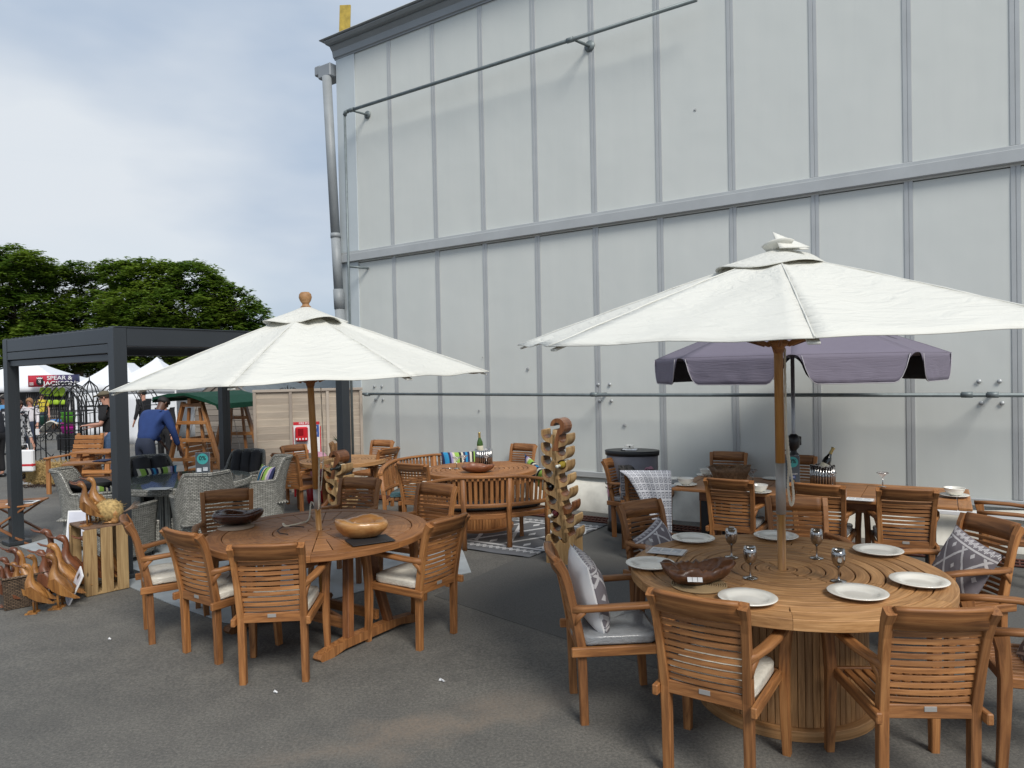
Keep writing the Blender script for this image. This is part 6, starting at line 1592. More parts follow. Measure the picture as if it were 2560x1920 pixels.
# ------------------------------------------------------------------ swing seat
def swing():
    z0 = gz(0, 12.1); P = at(484, 1100, 12.1); P.z = z0
    t = thing('swing_seat', 'timber A frame garden swing seat with dark green canopy', 'swing seat', tuple(P), radians(80))
    # local x: along the beam (depth), local y: across the A frame
    Hb = 1.60
    for s, x in ((0, 0), (1, 1.3)):
        for sg in (-1, 1):
            m = MB(); m.bar((x, sg * .62, 0), (x, sg * .17, Hb), .045, .09, up=(1, 0, 0)); m.build('leg', PINE, t)
            m = MB(); m.bar((x + .05, sg * .22, .1), (x + .05, sg * .10, Hb - .1), .04, .05, up=(1, 0, 0)); m.build('brace', PINE, t)
        for z in (.30, .62, .95, 1.25, 1.55):
            hw = .62 - .45 * z / Hb + .01; m = MB(); m.bar((x - .04, -hw, z), (x - .04, hw, z), .03, .06); m.build('rung', PINE, t)
    m = MB(); m.bar((-.1, 0, Hb + .02), (1.4, 0, Hb + .02), .06, .09); m.build('top_beam', PINE, t)
    m = MB(); tz = lambda y, z: (y, z + .11 * y)
    pr = [tz(-.60, Hb - .06), tz(-.60, Hb + .03), tz(-.3, Hb + .12), tz(0, Hb + .16), tz(.3, Hb + .12), tz(.60, Hb + .03), tz(.60, Hb - .06), tz(.57, Hb + .0), tz(0, Hb + .12), tz(-.57, Hb + .0)]
    rings = [[V((x, y, z)) for y, z in pr] for x in (-.22, .4, 1.0, 1.5)]; m.ring_loft(rings, smooth=False)
    m.build('canopy', GREENC, t)
    m = MB()
    for k in range(7): m.bar((.15, -.2 + k * .07, .42), (1.12, -.2 + k * .07, .42), .055, .02)
    for k in range(6): m.bar((.15, .25 + .02 * k, .5 + k * .085), (1.12, .25 + .02 * k, .5 + k * .085), .02, .07)
    for x in (.15, 1.12): m.bar((x, -.25, .38), (x, .27, .38), .04, .06); m.bar((x, .25, .38), (x, .37, 1.0), .04, .05, up=(1, 0, 0)); m.bar((x, -.22, .62), (x, .3, .64), .05, .03); m.bar((x, -.22, .4), (x, -.22, .62), .04, .04)
    m.build('seat', PINE, t)
    for x in (.15, 1.12):
        for y in (-.22, .33):
            m = MB(); n = 34
            for k in range(n):
                a = V((x, y, .5)).lerp(V((x, .0, Hb)), k / n); b = V((x, y, .5)).lerp(V((x, 0, Hb)), (k + 1.25) / n); o = V((.012, 0, 0)) if k % 2 else V((0, .012, 0)); m.tube([a, (a + b) / 2 + o, b, (a + b) / 2 - o, a], .003, 4)
            m.build('chain', STEEL, t)
swing()
m = MB(); p = at(478, 1040, 13.4)
# ------------------------------------------------------------------ pine seats and tables on the left
def love_seat():
    P = G(133, 1232); z0 = gz(0, P.y)
    t = thing('pine_chair', 'stained pine garden chair with tall slatted back facing right', 'chair', (P.x + .35, P.y + .1, z0), radians(-4))
    m = MB()
    for k in range(7):
        z = .46 + k * .082; m.box((0, .22 + .03 * k, z), (.54, .022, .074), .006)
    m.build('back_boards', PINE, t)
    for sx in (-1, 1):
        m = MB(); m.bar((sx * .23, .25, 0), (sx * .23, .45, 1.02), .04, .06, up=(1, 0, 0)); m.bar((sx * .30, -.28, 0), (sx * .30, -.28, .62), .045, .07, up=(1, 0, 0)); m.build('leg', PINE, t)
        m = MB(); m.box((sx * .31, 0, .64), (.10, .66, .03), .008); m.build('armrest', PINE, t)
        m = MB(); m.box((sx * .29, 0, .37), (.03, .6, .08), .005); m.build('side_rail', PINE, t)
    m = MB()
    for k in range(6): m.box((0, -.26 + k * .085, .42), (.56, .076, .022), .005)
    m.build('seat_boards', PINE, t)
    T = at(250, 1150, 12.7); T.z = gz(0, T.y)
    t = thing('pine_table', 'stained pine picnic table with angled legs beside the tall backed pine chair', 'table', tuple(T), radians(-3))
    m = MB()
    for k in range(5): m.box((0, -.24 + k * .12, .74), (.72, .11, .03), .006)
    m.build('table_boards', PINE, t)
    for sx in (-1, 1):
        for sy in (-1, 1): m = MB(); m.bar((sx * .30, sy * .32, 0), (sx * .26, sy * .16, .72), .05, .08, up=(1, 0, 0)); m.build('leg', PINE, t)
    m = MB(); m.box((0, 0, .30), (.9, .30, .03), .005); m.box((.0, -.36, .42), (1.0, .26, .035), .006); m.build('seat_boards', PINE, t)
    T = at(255, 1200, 10.9); T.z = gz(0, T.y)
    t = thing('pine_bench', 'second stained pine seat with sloping arms behind the near pergola post', 'bench', tuple(T), radians(20))
    m = MB()
    for k in range(4): m.box((0, -.16 + k * .11, .46), (.9, .10, .028), .006)
    m.build('seat_boards', PINE, t)
    for sx in (-1, 1): m = MB(); m.bar((sx * .36, -.3, 0), (sx * .30, -.05, .72), .05, .11, up=(1, 0, 0)); m.bar((sx * .36, .3, 0), (sx * .30, .1, .5), .05, .08, up=(1, 0, 0)); m.box((sx * .32, .05, .66), (.08, .5, .03), .006); m.build('leg', PINE, t)
    m = MB(); m.box((0, -.1, .74), (.95, .34, .035), .006); m.build('top_board', PINE, t)
    m = MB(); m.box((0, 0, 0), (.2, .28, .012), .003); o = m.build('brochure', NAVYS); o.location = (T.x + .1, T.y - .1, T.z + .77); tag(o, 'navy brochure lying on the pine seat top', 'brochure')
    # folding table at the left edge
    T = at(18, 1300, 8.75); T.z = gz(0, T.y)
    t = thing('folding_table', 'low folding teak table with crossed legs cut by the left edge', 'table', tuple(T), radians(14)); H = .46
    m = MB()
    for k in range(7): m.box((0, -.27 + k * .09, H), (.72, .074, .02), .004)
    m.build('tabletop', TEAK, t)
    for y in (-.3, .3):
        for q_ in (-1, 1): m = MB(); m.bar((q_ * -.34, y, 0), (q_ * .30, y + .02 * q_, H - .02), .022, .045, up=(0, 1, 0)); m.build('leg', TEAKD, t)
    m = MB(); m.bar((-.2, -.3, .14), (-.2, .3, .14), .02, .04); m.build('stretcher', TEAKD, t)
    m = MB(); m.box((0, 0, .006), (.30, .21, .006), .001); o = m.build('brochure', WHITE); o.location = (T.x + .22, T.y - .02, T.z + H + .012); o.rotation_euler = (0, 0, .2); tag(o, 'white and black brochure lying open on the low folding table', 'brochure')
    m2 = MB(); m2.box((.02, 0, .010), (.2, .12, .001), .0002); m2.build('print', DARKG, o)
love_seat()

# ------------------------------------------------------------------ straw bale, trellis work
def bale():
    P = at(122, 1180, 14.0); P.z = gz(0, P.y); t = thing('straw_bale', 'golden straw bale beside the black iron arch', 'straw bale', tuple(P), radians(-10))
    m = MB(); m.box((0, 0, .2), (.85, .42, .38), .05); m.build('packed_straw', STRAW, t)
    rr = random.Random(3); m = MB()
    for k in range(1500):
        f = rr.choice((0, 1, 2)); x, y, z = rr.uniform(-.43, .43), rr.uniform(-.21, .21), rr.uniform(.0, .39)
        if f == 0: y = -.215
        elif f == 1: z = .395
        else: x = rr.choice((-.43, .43))
        d = V((rr.uniform(-1, 1), rr.uniform(-.5, .3), rr.uniform(-.6, .6))).normalized() * rr.uniform(.04, .12); m.tube([(x, y, z), V((x, y, z)) + d], .0035, 3)
    m.build('straw_strands', STRAW, t)
bale()
m = MB(); rr = random.Random(6); c = G(125, 1215)
for k in range(260): x, y = c.x + rr.gauss(0, .28), c.y + rr.gauss(0, .15); m.tube([(x, y, gz(x, y) + .01), (x + rr.uniform(-.05, .05), y + rr.uniform(-.04, .04), gz(x, y) + .03)], .008, 3)
tag(m.build('bark_chips', plain('bark_chips', (.03, .015, .01), .9)), 'dark bark chips spilt on the asphalt in front of the straw bale', 'bark chips', kind='stuff')
def obelisk(px, py, Y, r, h, label, n=6, rings=5, name='garden_obelisk'):
    P = at(px, py, Y); P.z = gz(0, P.y); t = thing(name, label, 'obelisk', tuple(P)); m = MB()
    for k in range(n):
        a = 2 * pi * k / n + .3; m.tube([(r * cos(a), r * sin(a), 0), (r * cos(a), r * sin(a), h * .72), (r * .93 * cos(a), r * .93 * sin(a), h * .82), (r * .6 * cos(a), r * .6 * sin(a), h * .93), (0, 0, h)], .012, 5)
    m.tube([(0, 0, h), (0, 0, h + .16)], [.014, .003], 5); m.build('upright', BLACKM, t)
    m = MB()
    for j in range(rings):
        z = h * .72 * (j + 1) / rings; m.tube([(r * cos(2 * pi * k / 20), r * sin(2 * pi * k / 20), z) for k in range(21)], .010, 5)
    m.build('hoop', BLACKM, t)
obelisk(228, 1100, 15.6, .24, 2.05, 'domed black iron obelisk standing before the white stall', 6, 4)
obelisk(187, 1100, 16.5, .20, 1.75, 'narrow dense black iron obelisk left of the domed one', 10, 7)
obelisk(194, 1100, 15.0, .33, 1.95, 'wide airy black iron obelisk beside the man in the cap', 5, 5)
def arch(px, Y, w, d, h, label, rz, top='round'):
    P = at(px, 1100, Y); P.z = gz(0, P.y); t = thing('garden_arch', label, 'arch', tuple(P), rz)
    for y in (0, d):
        m = MB(); pts = [(-w / 2, y, 0), (-w / 2, y, h * .68)]
        for k in range(1, 12): a = pi * (1 - k / 12); pts.append((w / 2 * cos(a), y, h * .68 + (h * .32) * sin(a)))
        pts += [(w / 2, y, h * .68), (w / 2, y, 0)]; m.tube(pts, .013, 6); m.tube([(p_[0] * .86, p_[1], p_[2] * .97) for p_ in pts[2:-2]], .008, 5)
        m.build('hoop', BLACKM, t)
    m = MB()
    for sx in (-1, 1):
        for k in range(7): z = .15 + k * .24; m.tube([(sx * w / 2, 0, z), (sx * w / 2, d, z)], .009, 5)
        m.tube([(sx * w / 2, d / 2, 0), (sx * w / 2, d / 2, h * .68)], .008, 5)
    for k in range(7): a = pi * (k + .5) / 7; m.tube([(w / 2 * cos(a), 0, h * .68 + h * .32 * sin(a)), (w / 2 * cos(a), d, h * .68 + h * .32 * sin(a))], .009, 5)
    for sx in (-1, 1):
        for k in range(3):
            z = h * .72 + k * .12; m.tube([(sx * (w / 2 - .10 - .05 * cos(a_)), 0, z + .05 * sin(a_)) for a_ in [j * .7 for j in range(10)]], .006, 4)
    m.build('side_lattice', BLACKM, t)
arch(152, 14.6, .95, .5, 2.0, 'slim black iron garden arch rising over the straw bale', radians(12))
arch(300, 15.2, 1.25, .5, 1.98, 'round topped black iron arch behind the near pergola post', radians(-14))
def boat_stand():
    P = G(100, 1195); z0 = gz(0, P.y); t = thing('scroll_stand', 'curved black iron scroll stand with white tag near the straw bale', 'plant stand', (P.x, P.y, z0)); m = MB()
    for y in (-.12, 0, .12): m.tube([(-.30, y, .95), (-.28, y, .6), (-.18, y, .32), (0, y * .5, .24), (.18, y * .3, .34), (.3, 0, .5)], .011, 5)
    m.tube([(-.3, 0, .95), (-.1, 0, .8), (.1, 0, .6), (.35, 0, .35)], .009, 5)
    for k in range(3): m.tube([(.05 + .06 * cos(a) , 0, .30 + .06 * k * .5 + .06 * sin(a)) for a in [j * .6 for j in range(11)]], .007, 4)
    for x in (-.06, .06): m.tube([(x, 0, .24), (x * 1.6, 0, 0)], .01, 5)
    m.build('frame', BLACKM, t); m = MB(); m.box((-.02, -.02, .98), (.10, .004, .13), .002); m.build('white_tag', WHITE, t)
boat_stand()

# ------------------------------------------------------------------ stalls
def gazebo(x0, x1, Y, zpk, ze, label, wall=False, rz=0, flat=.0):
    A = at(x0, 1000, Y); B = at(x1, 1000, Y); w = B.x - A.x; c = (A + B) / 2; z0 = gz(0, Y); d = min(w, 3.2)
    t = thing('market_gazebo', label, 'gazebo', (c.x, c.y + d / 2, z0), rz, 'white market gazebos')
    m = MBn()
    def roof(x, y):  # peaked with slightly concave faces
        q = max(abs(x) / (w / 2), abs(y) / (d / 2)); q2 = max(0, (q - flat) / (1 - flat)); return zpk + (ze - zpk) * (q2 ** .82)
    n = 24; vs = [(-w / 2 + w * i / n, -d / 2 + d * j / n, roof(-w / 2 + w * i / n, -d / 2 + d * j / n)) for j in range(n + 1) for i in range(n + 1)]
    m.add(vs, [[j * (n + 1) + i, j * (n + 1) + i + 1, (j + 1) * (n + 1) + i + 1, (j + 1) * (n + 1) + i] for j in range(n) for i in range(n)], smooth=False); m.build('roof_canopy', TENT, t)
    m = MBn(); cs = [(-w / 2, -d / 2), (w / 2, -d / 2), (w / 2, d / 2), (-w / 2, d / 2)]
    for (xa, ya), (xb, yb) in zip(cs, cs[1:] + cs[:1]):
        m.surf(lambda u, v: (xa + (xb - xa) * u, ya + (yb - ya) * u + .01 * sin(u * 20), ze - .26 * v), 20, 2, .004)
    m.build('valance', TENT, t)
    for (x, y) in cs: m = MB(); m.box((x * .99, y * .99, ze / 2), (.04, .04, ze), .004); m.build('leg', WHITE, t)
    if wall:
        m = MBn(); m.surf(lambda u, v: (-w / 2 + w * u, -d / 2 + .03 + .03 * sin(u * 26) * v, (ze - .2) * (1 - v)), 60, 6, .004); m.build('side_wall', TENT, t)
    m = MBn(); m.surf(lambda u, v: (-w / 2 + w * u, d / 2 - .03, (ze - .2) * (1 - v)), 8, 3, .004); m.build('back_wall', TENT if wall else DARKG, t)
    return t
gazebo(-150, 175, 31, 3.05, 2.05, 'white market gazebo at the far left above the red banner', flat=.18)
gazebo(183, 345, 27, 2.85, 2.02, 'white closed sided market gazebo behind the domed obelisk', True, flat=.25)
gazebo(262, 440, 23.5, 2.92, 1.95, 'white closed market gazebo with the sharpest peak, right of the post', True)
gazebo(430, 560, 26, 2.7, 2.0, 'white closed market gazebo hidden behind the swing seat', True)
def banner():
    A = at(70, 950, 30.6); B = at(199, 950, 30.6); w = B.x - A.x; zc = at(130, 952, 30.6).z; h = .50
    t = thing('banner', 'red to navy banner reading SPEAR & JACKSON on the far stall', 'banner', ((A.x + B.x) / 2, 30.6, zc))
    m, t_, b = newmat('banner_print'); x = sep(t_, grv(t_))[0]
    t_.links.new(ramp(t_, x, [(0, (.42, .015, .03)), (.45, (.40, .015, .04)), (.62, (.05, .03, .10)), (1, (.012, .02, .06))]), b.inputs['Base Color']); b.inputs['Roughness'].default_value = .6
    mm = MBn(); mm.surf(lambda u, v: (-w / 2 + w * u, .01 * sin(u * 9), -h / 2 + h * v), 30, 2, .006, lambda u, v: (u, v, 0)); mm.build('sheet', m, t)
    text('SPEAR &', .24, WHITE, t, TM(w * .12, -.03, .115), wx=1.25); text('JACKSON', .24, WHITE, t, TM(w * .12, -.03, -.115), wx=1.35)
    mm = MB(); mm.prism([(.17 * cos(a) * (.9 if sin(a) > 0 else 1), .19 * sin(a)) for a in [2 * pi * k / 24 for k in range(24)]], .01, Matrix.Translation((-w * .265, -.025, 0))); mm.build('crest_shield', BLACK, t)
    text('SJ', .16, WHITE, t, TM(-w * .265, -.035, -.01))
    mm = MB(); mm.prism([(-.11, .09), (.11, .09), (.13, .16), (.06, .12), (.03, .18), (0, .12), (-.03, .18), (-.06, .12), (-.13, .16)], .006, Matrix.Translation((-w * .265, -.034, 0))); mm.build('crest_crown', WHITE, t)
    for x_ in (-w * .43, w * .44):
        mm = MB()
        for k in range(3): mm.box((x_, -.02, -.07 - .045 * k), (w * .08, .004, .018), .001)
        mm.build('small_print', WHITE, t)
banner()
# goods hanging in the left stall
def display():
    A = at(64, 1000, 31.2); B = at(206, 1000, 31.2); w = B.x - A.x; z0 = gz(0, 31.2)
    t = thing('tool_display', 'dark display wall of hanging garden tools inside the far stall', 'display', ((A.x + B.x) / 2, 31.2, z0)); m = MB(); m.box((0, .05, .95), (w, .05, 1.9), .01); m.build('panel', plain('dark_panel', (.03, .03, .033), .8), t)
    m = MB(); rr = random.Random(5)
    for r, z in enumerate((1.72, 1.35, 1.0, .72)):
        for k in range(26):
            x = -w / 2 + w * (k + .5) / 26
            if r == 0 and .1 < (k / 26) < .0: continue
            m.tube([(x, 0, z), (x, -.02, z - .26)], [.010, .013], 4); m.box((x, -.02, z - .29), (.05, .02, .07), .01)
    m.build('hanging_tools', plain('tool_grey', (.16, .15, .14), .5, var=.6, vs=3), t)
    m = MB()
    for k in range(22): x = -w / 2 + w * (k + .5) / 22; m.tube([(x, -.06, .62), (x + rr.uniform(-.03, .03), -.1, .15)], .012, 4)
    m.build('wooden_handles', PINE, t)
display()
lb = None
for r, y in enumerate((980, 1006)):
    for k, x in enumerate((107, 122, 140, 156)):
        p = at(x, y, 31.0); lab = 'lime green bag hanging in the far stall, %s row, %s' % (('upper', 'lower')[r], ('leftmost', 'second from left', 'second from right', 'rightmost')[k])
        if lb is None:
            m = MB(); m.sweep([(0, 0, -.19), (0, 0, -.12), (0, 0, .1), (0, 0, .17), (0, 0, .2)], [.16, .25, .25, .2, .1], .10, up=(0, 1, 0), b=.3); lb = m.build('lime_bag', LIME); lb.location = p; tag(lb, lab, 'bag', 'lime green bags in the far stall'); lb.scale = (1, 1, 1)
        else: c_ = clone(lb, p, lab); c_.scale = (1, 1, 1 if r == 0 else .55)
def tubs():
    for (x, y, mt, lab) in ((171, 1041, GREENT, 'stack of bright green garden tubs behind the iron obelisks'), (171, 1068, MAGENTA, 'stack of magenta garden tubs under the green ones')):
        p = at(x, y, 22); m = MB(); t = thing('garden_tubs', lab, 'tubs', tuple(p), 0)
        for k in range(2):
            m = MB(); z = -.18 + k * .14; m.lathe([(.17, z), (.2, z + .17), (.215, z + .18), (.2, z + .185), (.165, z + .02), (0, z + .02)], n=20); m.build('tub', mt, t)
        if mt is MAGENTA:
            m = MB(); m.box((0, .0, -.45), (.5, .4, .5 ), .02); m.build('black_stand', BLACK, t)
tubs()
p = at(105, 1058, 28); m = MB(); m.lathe([(.14, -.1), (.17, .25), (.18, .3), (.15, .3), (.13, 0), (0, 0)], n=16); o = m.build('garden_bin', plain('dark_green_bin', (.01, .05, .035), .5)); o.location = p; tag(o, 'dark green bin beside the woman in yellow', 'bin')
def pushchair():
    p = at(136, 1075, 26); p.z = gz(0, 26); t = thing('pushchair', 'pushchair draped with a pale and blue blanket behind the arch', 'pushchair', tuple(p))
    for sx in (-.25, .25):
        for x in (-.35, .35): m = MB(); m.tube([(x + .12 * cos(a), sx, .12 + .12 * sin(a)) for a in [2 * pi * k / 14 for k in range(15)]], .018, 5); m.build('wheel', BLACK, t)
    m = MB(); 
    for s in (-.22, .22): m.bar((-.35, s, .12), (.3, s, .85), .03, .03); m.bar((.35, s, .12), (-.1, s, .55), .03, .03)
    m.bar((.3, -.22, .85), (.3, .22, .85), .03, .03); m.build('frame', BLACKM, t)
    m = MB(); m.surf(lambda u, v: (-.42 + .7 * u, -.28 + .56 * v, .38 + .35 * sin(u * 2.4) + .03 * sin(v * 9)), 12, 10, .03); m.build('blanket', plain('cream_blanket', (.55, .53, .48), .9), t)
    m = MB(); m.box((-.02, 0, .74), (.3, .4, .06), .02, Matrix.Rotation(.2, 4, 'Y')); m.build('blue_cover', plain('blue_cloth', (.05, .16, .38), .8), t)
pushchair()

# ------------------------------------------------------------------ people
def skin(name, joints, edges, mat, parent, root=0, sub=2):
    me = bpy.data.meshes.new(name); me.from_pydata([tuple(j[0]) for j in joints], edges, []); o = bpy.data.objects.new(name, me); COL.objects.link(o); o.parent = parent
    sk = o.modifiers.new('skin', 'SKIN'); sk.use_smooth_shade = True
    for i, j in enumerate(joints):
        r = j[1]; me.skin_vertices[0].data[i].radius = (r, r) if not isinstance(r, tuple) else r
        me.skin_vertices[0].data[i].use_root = (i == root)
    sb = o.modifiers.new('sub', 'SUBSURF'); sb.levels = sub; sb.render_levels = sub
    me.materials.append(mat); return o
def person(P, face, label, top, legs, hairm, skinm=SKIN, h=1.72, lean=0, armL=None, armR=None, stride=0, sleeves=True, hair='short', hat=None, knee=0, long_top=False, shoes=None, body_w=1.0):
    t = thing('person', label, 'person', tuple(P), face - pi / 2, sc=h / 1.72)
    cl, sl2_ = cos(lean), sin(lean)
    def up(x, y, z): # lean the trunk forward about the hips (z=.92)
        zz = z - .92; return V((x, y * cl + zz * sl2_, .92 + zz * cl - y * sl2_))
    pel, waist, chest, neck, head0, head1 = up(0, 0, .93), up(0, .0, 1.08), up(0, .0, 1.30), up(0, -.005, 1.46), up(0, .01, 1.535), up(0, .02, 1.63)
    sh = {s: up(s * .165 * body_w, -.01, 1.40) for s in (-1, 1)}
    aL = armL or ((-.24, .02, 1.14), (-.25, .10, .90)); aR = armR or ((.24, .02, 1.14), (.25, .10, .90))
    arms = {-1: [V(q_) for q_ in aL], 1: [V(q_) for q_ in aR]}
    legp = {s: (V((s * .09, 0, .88)), V((s * .10, .03 + s * stride * .5, .48)), V((s * .10, -.01 + s * stride, .08)), V((s * .105, .12 + s * stride, .035))) for s in (-1, 1)}
    J = [(pel, (.11 * body_w, .085)), (waist, (.10 * body_w, .08)), (chest, (.115 * body_w, .085)), (neck, .05), (head0, (.062, .075)), (head1, (.072, .088)), (up(0, .02, 1.69), (.055, .07))]
    Ed = [(0, 1), (1, 2), (2, 3), (3, 4), (4, 5), (5, 6)]
    idx = {}
    for s in (-1, 1):
        k = len(J); e, w = arms[s]; d = (w - e).normalized(); hd = w + d * .07
        J += [(sh[s], .048), (e, .042), (w, (.026, .022)), (hd, (.036, .016))]; Ed += [(2, k), (k, k + 1), (k + 1, k + 2), (k + 2, k + 3)]
        side = d.cross(V((0, 0, 1))); side = side.normalized() if side.length > .2 else V((1, 0, 0))
        for q_ in range(4):
            off = side * (.024 * (1.5 - q_) / 1.5); k2 = len(J); ln = (.062, .075, .07, .055)[q_]
            J += [(hd + off + d * .035, .0095), (hd + off * 1.1 + d * (.035 + ln * .55) + V((0, 0, -.008)), .0085), (hd + off * 1.1 + d * (.03 + ln) + V((0, 0, -.022)), .0075)]; Ed += [(k + 3, k2), (k2, k2 + 1), (k2 + 1, k2 + 2)]
        k2 = len(J); J += [(w + d * .045 - side * s * .04, .010), (w + d * .085 - side * s * .055, .009)]; Ed += [(k + 2, k2), (k2, k2 + 1)]
        k = len(J); a, b, c, f = legp[s]; J += [(a, .088), (b, .058), (c, .038), (f, (.036, .028))]; Ed += [(0, k), (k, k + 1), (k + 1, k + 2), (k + 2, k + 3)]
    bd = skin('body', J, Ed, skinm, t)
    # face
    m = MB(); f = (up(0, 1, 0) - up(0, 0, 0)).normalized()
    nose = up(0, .112, 1.60); m.tube([up(0, .095, 1.635), nose, up(0, .095, 1.585)], [.008, .014, .006], 6); m.build('nose', skinm, bd)
    for s in (-1, 1):
        m = MB(); m.tube([up(s * .075, .0, 1.64), up(s * .082, -.005, 1.61), up(s * .073, 0, 1.58)], [.008, .013, .006], 6); m.build('ear', skinm, bd)
        m = MB(); p_ = up(s * .03, .098, 1.635); m.lathe([(0, -.004), (.009, 0), (0, .004)], n=8, M=Matrix.Translation(p_)); m.build('eye', BLACK, bd)
    m = MB(); m.tube([up(-.025, .098, 1.555), up(0, .104, 1.552), up(.025, .098, 1.555)], .005, 5); m.build('mouth', plain('lips', (.35, .10, .09), .5) if 'lips' not in MATS else MATS['lips'], bd)
    # clothes
    T = [(up(0, 0, .90 if not long_top else .70), (.165 * body_w, .125)), (waist, (.15 * body_w, .115)), (chest, (.175 * body_w, .13)), (up(0, -.01, 1.44), .085), (up(0, -.012, 1.38), (.14, .115))]
    Te = [(0, 1), (1, 2), (2, 4), (4, 3)]
    for s in (-1, 1):
        k = len(T); e, w = arms[s]; T += [(sh[s], .098)]; Te += [(2, k)]
        if sleeves is True: T += [(e, .056), (w.lerp(e, .06), .042)]; Te += [(k, k + 1), (k + 1, k + 2)]
        else: T += [(sh[s].lerp(e, .85), .068)]; Te += [(k, k + 1)]
    skin('shirt', T, Te, top, t)
    T = [(V((0, 0, .93)), (.155 * body_w, .12)), (up(0, 0, 1.04), (.135 * body_w, .105))]; Te = [(0, 1)]
    for s in (-1, 1): k = len(T); a, b, c, f = legp[s]; T += [(a, .105), (b, .075), (c + V((0, 0, .03)), .062)]; Te += [(0, k), (k, k + 1), (k + 1, k + 2)]
    skin('trousers', T, Te, legs, t)
    for s in (-1, 1):
        a, b, c, f = legp[s]; m = MB(); m.sweep([c + V((0, -.06, -.035)), c + V((0, .02, -.04)), c + V((0, .12, -.05)), c + V((0, .19, -.055))], [.07, .085, .09, .06], [.07, .075, .055, .03], b=.3); m.build('shoe', shoes or BLACK, t)
    if hair:
        m = MB(); L_ = {'short': 0, 'bob': .10, 'long': .18}[hair]
        rings = []
        for i in range(9):
            v = i / 8; ring = []
            for k in range(20):
                a = 2 * pi * k / 20; fr = max(0, sin(a)); th = v * (pi * .5 + .35 * (1 - fr) ** .5 * (1 if L_ == 0 else 1.2))
                r = .092 if L_ == 0 else .104; p_ = (r * sin(th) * cos(a) * .95, .015 + (r + .012) * sin(th) * sin(a), 1.645 + .085 * cos(th) - (L_ * v ** 2 * (1 - fr)))
                ring.append(up(*p_))
            rings.append(ring)
        m.ring_loft(rings, caps=True); m.build('hair', hairm, t)
    if hat:
        m = MB(); rings = []
        for i in range(6):
            v = i / 5; th = v * pi * .5; rings.append([up(.100 * sin(th) * cos(a), .015 + .115 * sin(th) * sin(a), 1.665 + .085 * cos(th)) for a in [2 * pi * k / 20 for k in range(20)]])
        m.ring_loft(rings); m.sweep([up(0, .10, 1.685), up(0, .16, 1.672), up(0, .20, 1.655)], [.15, .14, .08], .012, b=.3); m.build('hat', hat, t)
    return t
GREYH = plain('grey_hair', (.22, .20, .18), .8); BROWNH = plain('brown_hair', (.05, .025, .015), .7); BLONDE = plain('ginger_blonde_hair', (.28, .14, .06), .7); DARKH = plain('black_hair', (.012, .01, .01), .7)
DENIM = plain('denim', (.045, .085, .16), .85, var=.3, vs=12); BLKC = plain('black_cloth', (.012, .012, .014), .85); NAVYC = plain('navy_cloth', (.022, .030, .055), .85); BLUEC = plain('royal_blue_wool', (.018, .045, .16), .9, bmp=.5, bs=7)
WHITEF = plain('white_cotton', (.66, .62, .64), .85); YELC = plain('yellow_cotton', (.60, .48, .05), .85); SKYC = plain('light_blue_cotton', (.10, .30, .58), .85); CAPM = plain('olive_cap', (.12, .10, .065), .9)
def pers(px, Y, *a, **k): P = at(px, 1050, Y); P.z = gz(0, P.y); return person(P, *a, **k)
pt = pers(278, 13.6, radians(188), 'man in olive flat cap, glasses and black polo reading a card behind the pine seats', BLKC, DENIM, BROWNH, h=1.80, lean=radians(7), armL=((-.23, .08, 1.14), (-.10, .36, 1.12)), armR=((.25, .06, 1.14), (.12, .34, 1.08)), sleeves=False, hat=CAPM)
m = MB(); 
for s in (-1, 1): m.tube([(s * .035 + .022 * cos(a), .15, 1.62 + .018 * sin(a)) for a in [2 * pi * k / 10 for k in range(11)]], .003, 4); m.tube([(s * .058, .15, 1.62), (s * .08, .04, 1.62)], .003, 4)
m.build('glasses', BLACK, pt)
m = MB(); m.box((0, .45, 1.12), (.11, .08, .004), .001); o = m.build('white_card', WHITE); bpy.context.view_layer.update(); o.matrix_world = pt.matrix_world.copy(); tag(o, 'small white card held in the hands of the man in the cap', 'card')
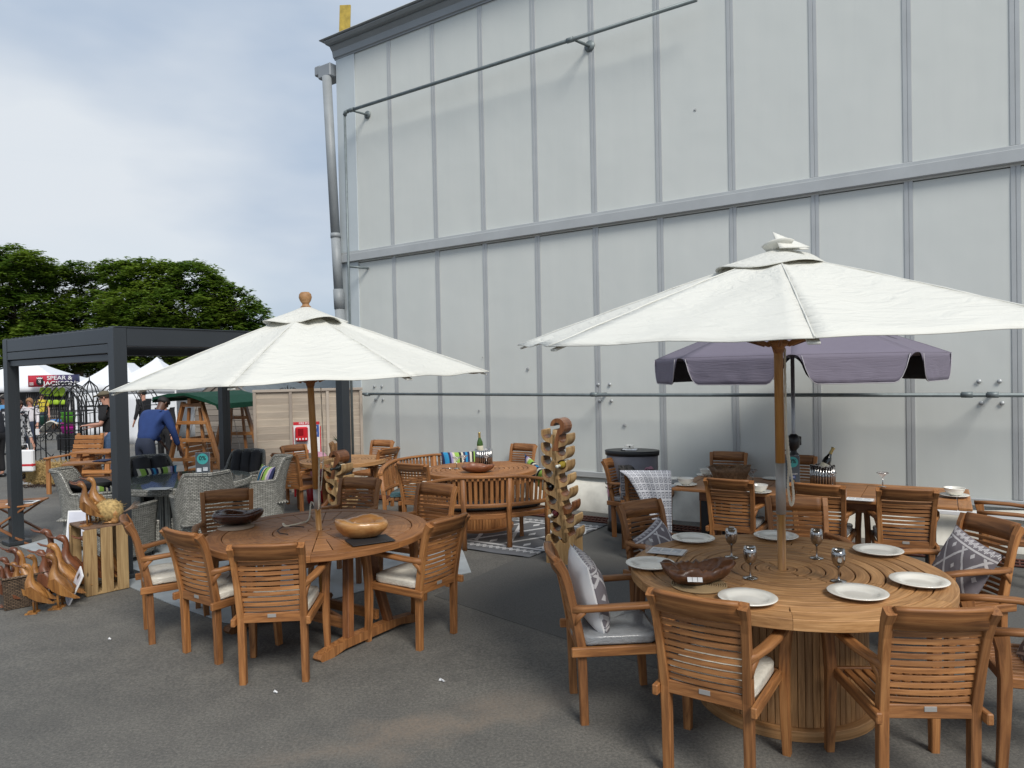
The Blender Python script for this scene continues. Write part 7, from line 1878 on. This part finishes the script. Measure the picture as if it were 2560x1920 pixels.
pers(360, 11.6, radians(66), 'broad man in royal blue jumper bending over with his back to the camera', BLUEC, NAVYC, DARKH, SKIND, h=1.80, lean=radians(30), armL=((-.26, .30, 1.10), (-.20, .46, .88)), armR=((.27, .30, 1.08), (.25, .42, .82)), body_w=1.25)
pers(360, 20.5, radians(170), 'young man in black top and dark cap before the white stall', BLKC, BLKC, DARKH, h=1.78, hat=DARKH)
pers(412, 16.2, radians(-95), 'grey haired woman in dark blouse behind the swing seat', BLKC, BLKC, GREYH, h=1.62, hair='bob')
pers(106, 29.5, radians(-60), 'woman in yellow t-shirt and sunglasses walking before the far stall', YELC, NAVYC, BROWNH, h=1.70, sleeves=False, stride=.16, armR=((.24, .12, 1.16), (.16, .16, 1.36)), hair='short', shoes=WHITE)
pers(76, 21.5, radians(-80), 'woman with ginger hair in a loose white blouse left of the arch', WHITEF, NAVYC, BLONDE, h=1.63, hair='bob', body_w=1.1)
pers(42, 14.0, radians(-5), 'woman in black and white patterned cardigan and black trousers behind the left post', LACE, BLKC, BROWNH, h=1.68, stride=.24, long_top=True, hair='bob', body_w=1.2, shoes=WHITE)
pers(12, 20.5, radians(100), 'person in light blue t-shirt at the left edge of the picture', SKYC, NAVYC, DARKH, SKIND, h=1.74, sleeves=False, body_w=1.15)
pers(-8, 15.2, radians(175), 'person in dark grey coat cut off by the left edge', plain('dark_grey_coat', (.03, .032, .04), .9), BLKC, DARKH, h=1.7, body_w=1.2)
pers(10, 27, radians(-90), 'person in dark green waistcoat far off between the left post and picture edge', plain('dark_green_cloth', (.03, .04, .025), .9), BLKC, GREYH, h=1.72)
def bag():
    p = at(62, 1152, 13.6); t = thing('carrier_bag', 'white carrier bag with red band carried by the woman in the patterned cardigan', 'bag', tuple(p)); m = MB(); m.box((0, 0, 0), (.36, .10, .42), .03); m.build('bag_body', WHITE, t); m = MB(); m.box((0, 0, -.08), (.364, .104, .07), .03); m.build('red_band', REDS, t)
    m = MB(); m.tube([(-.08, 0, .2), (-.06, 0, .32), (.06, 0, .32), (.08, 0, .2)], .008, 5); m.build('handle', WHITE, t)
bag()
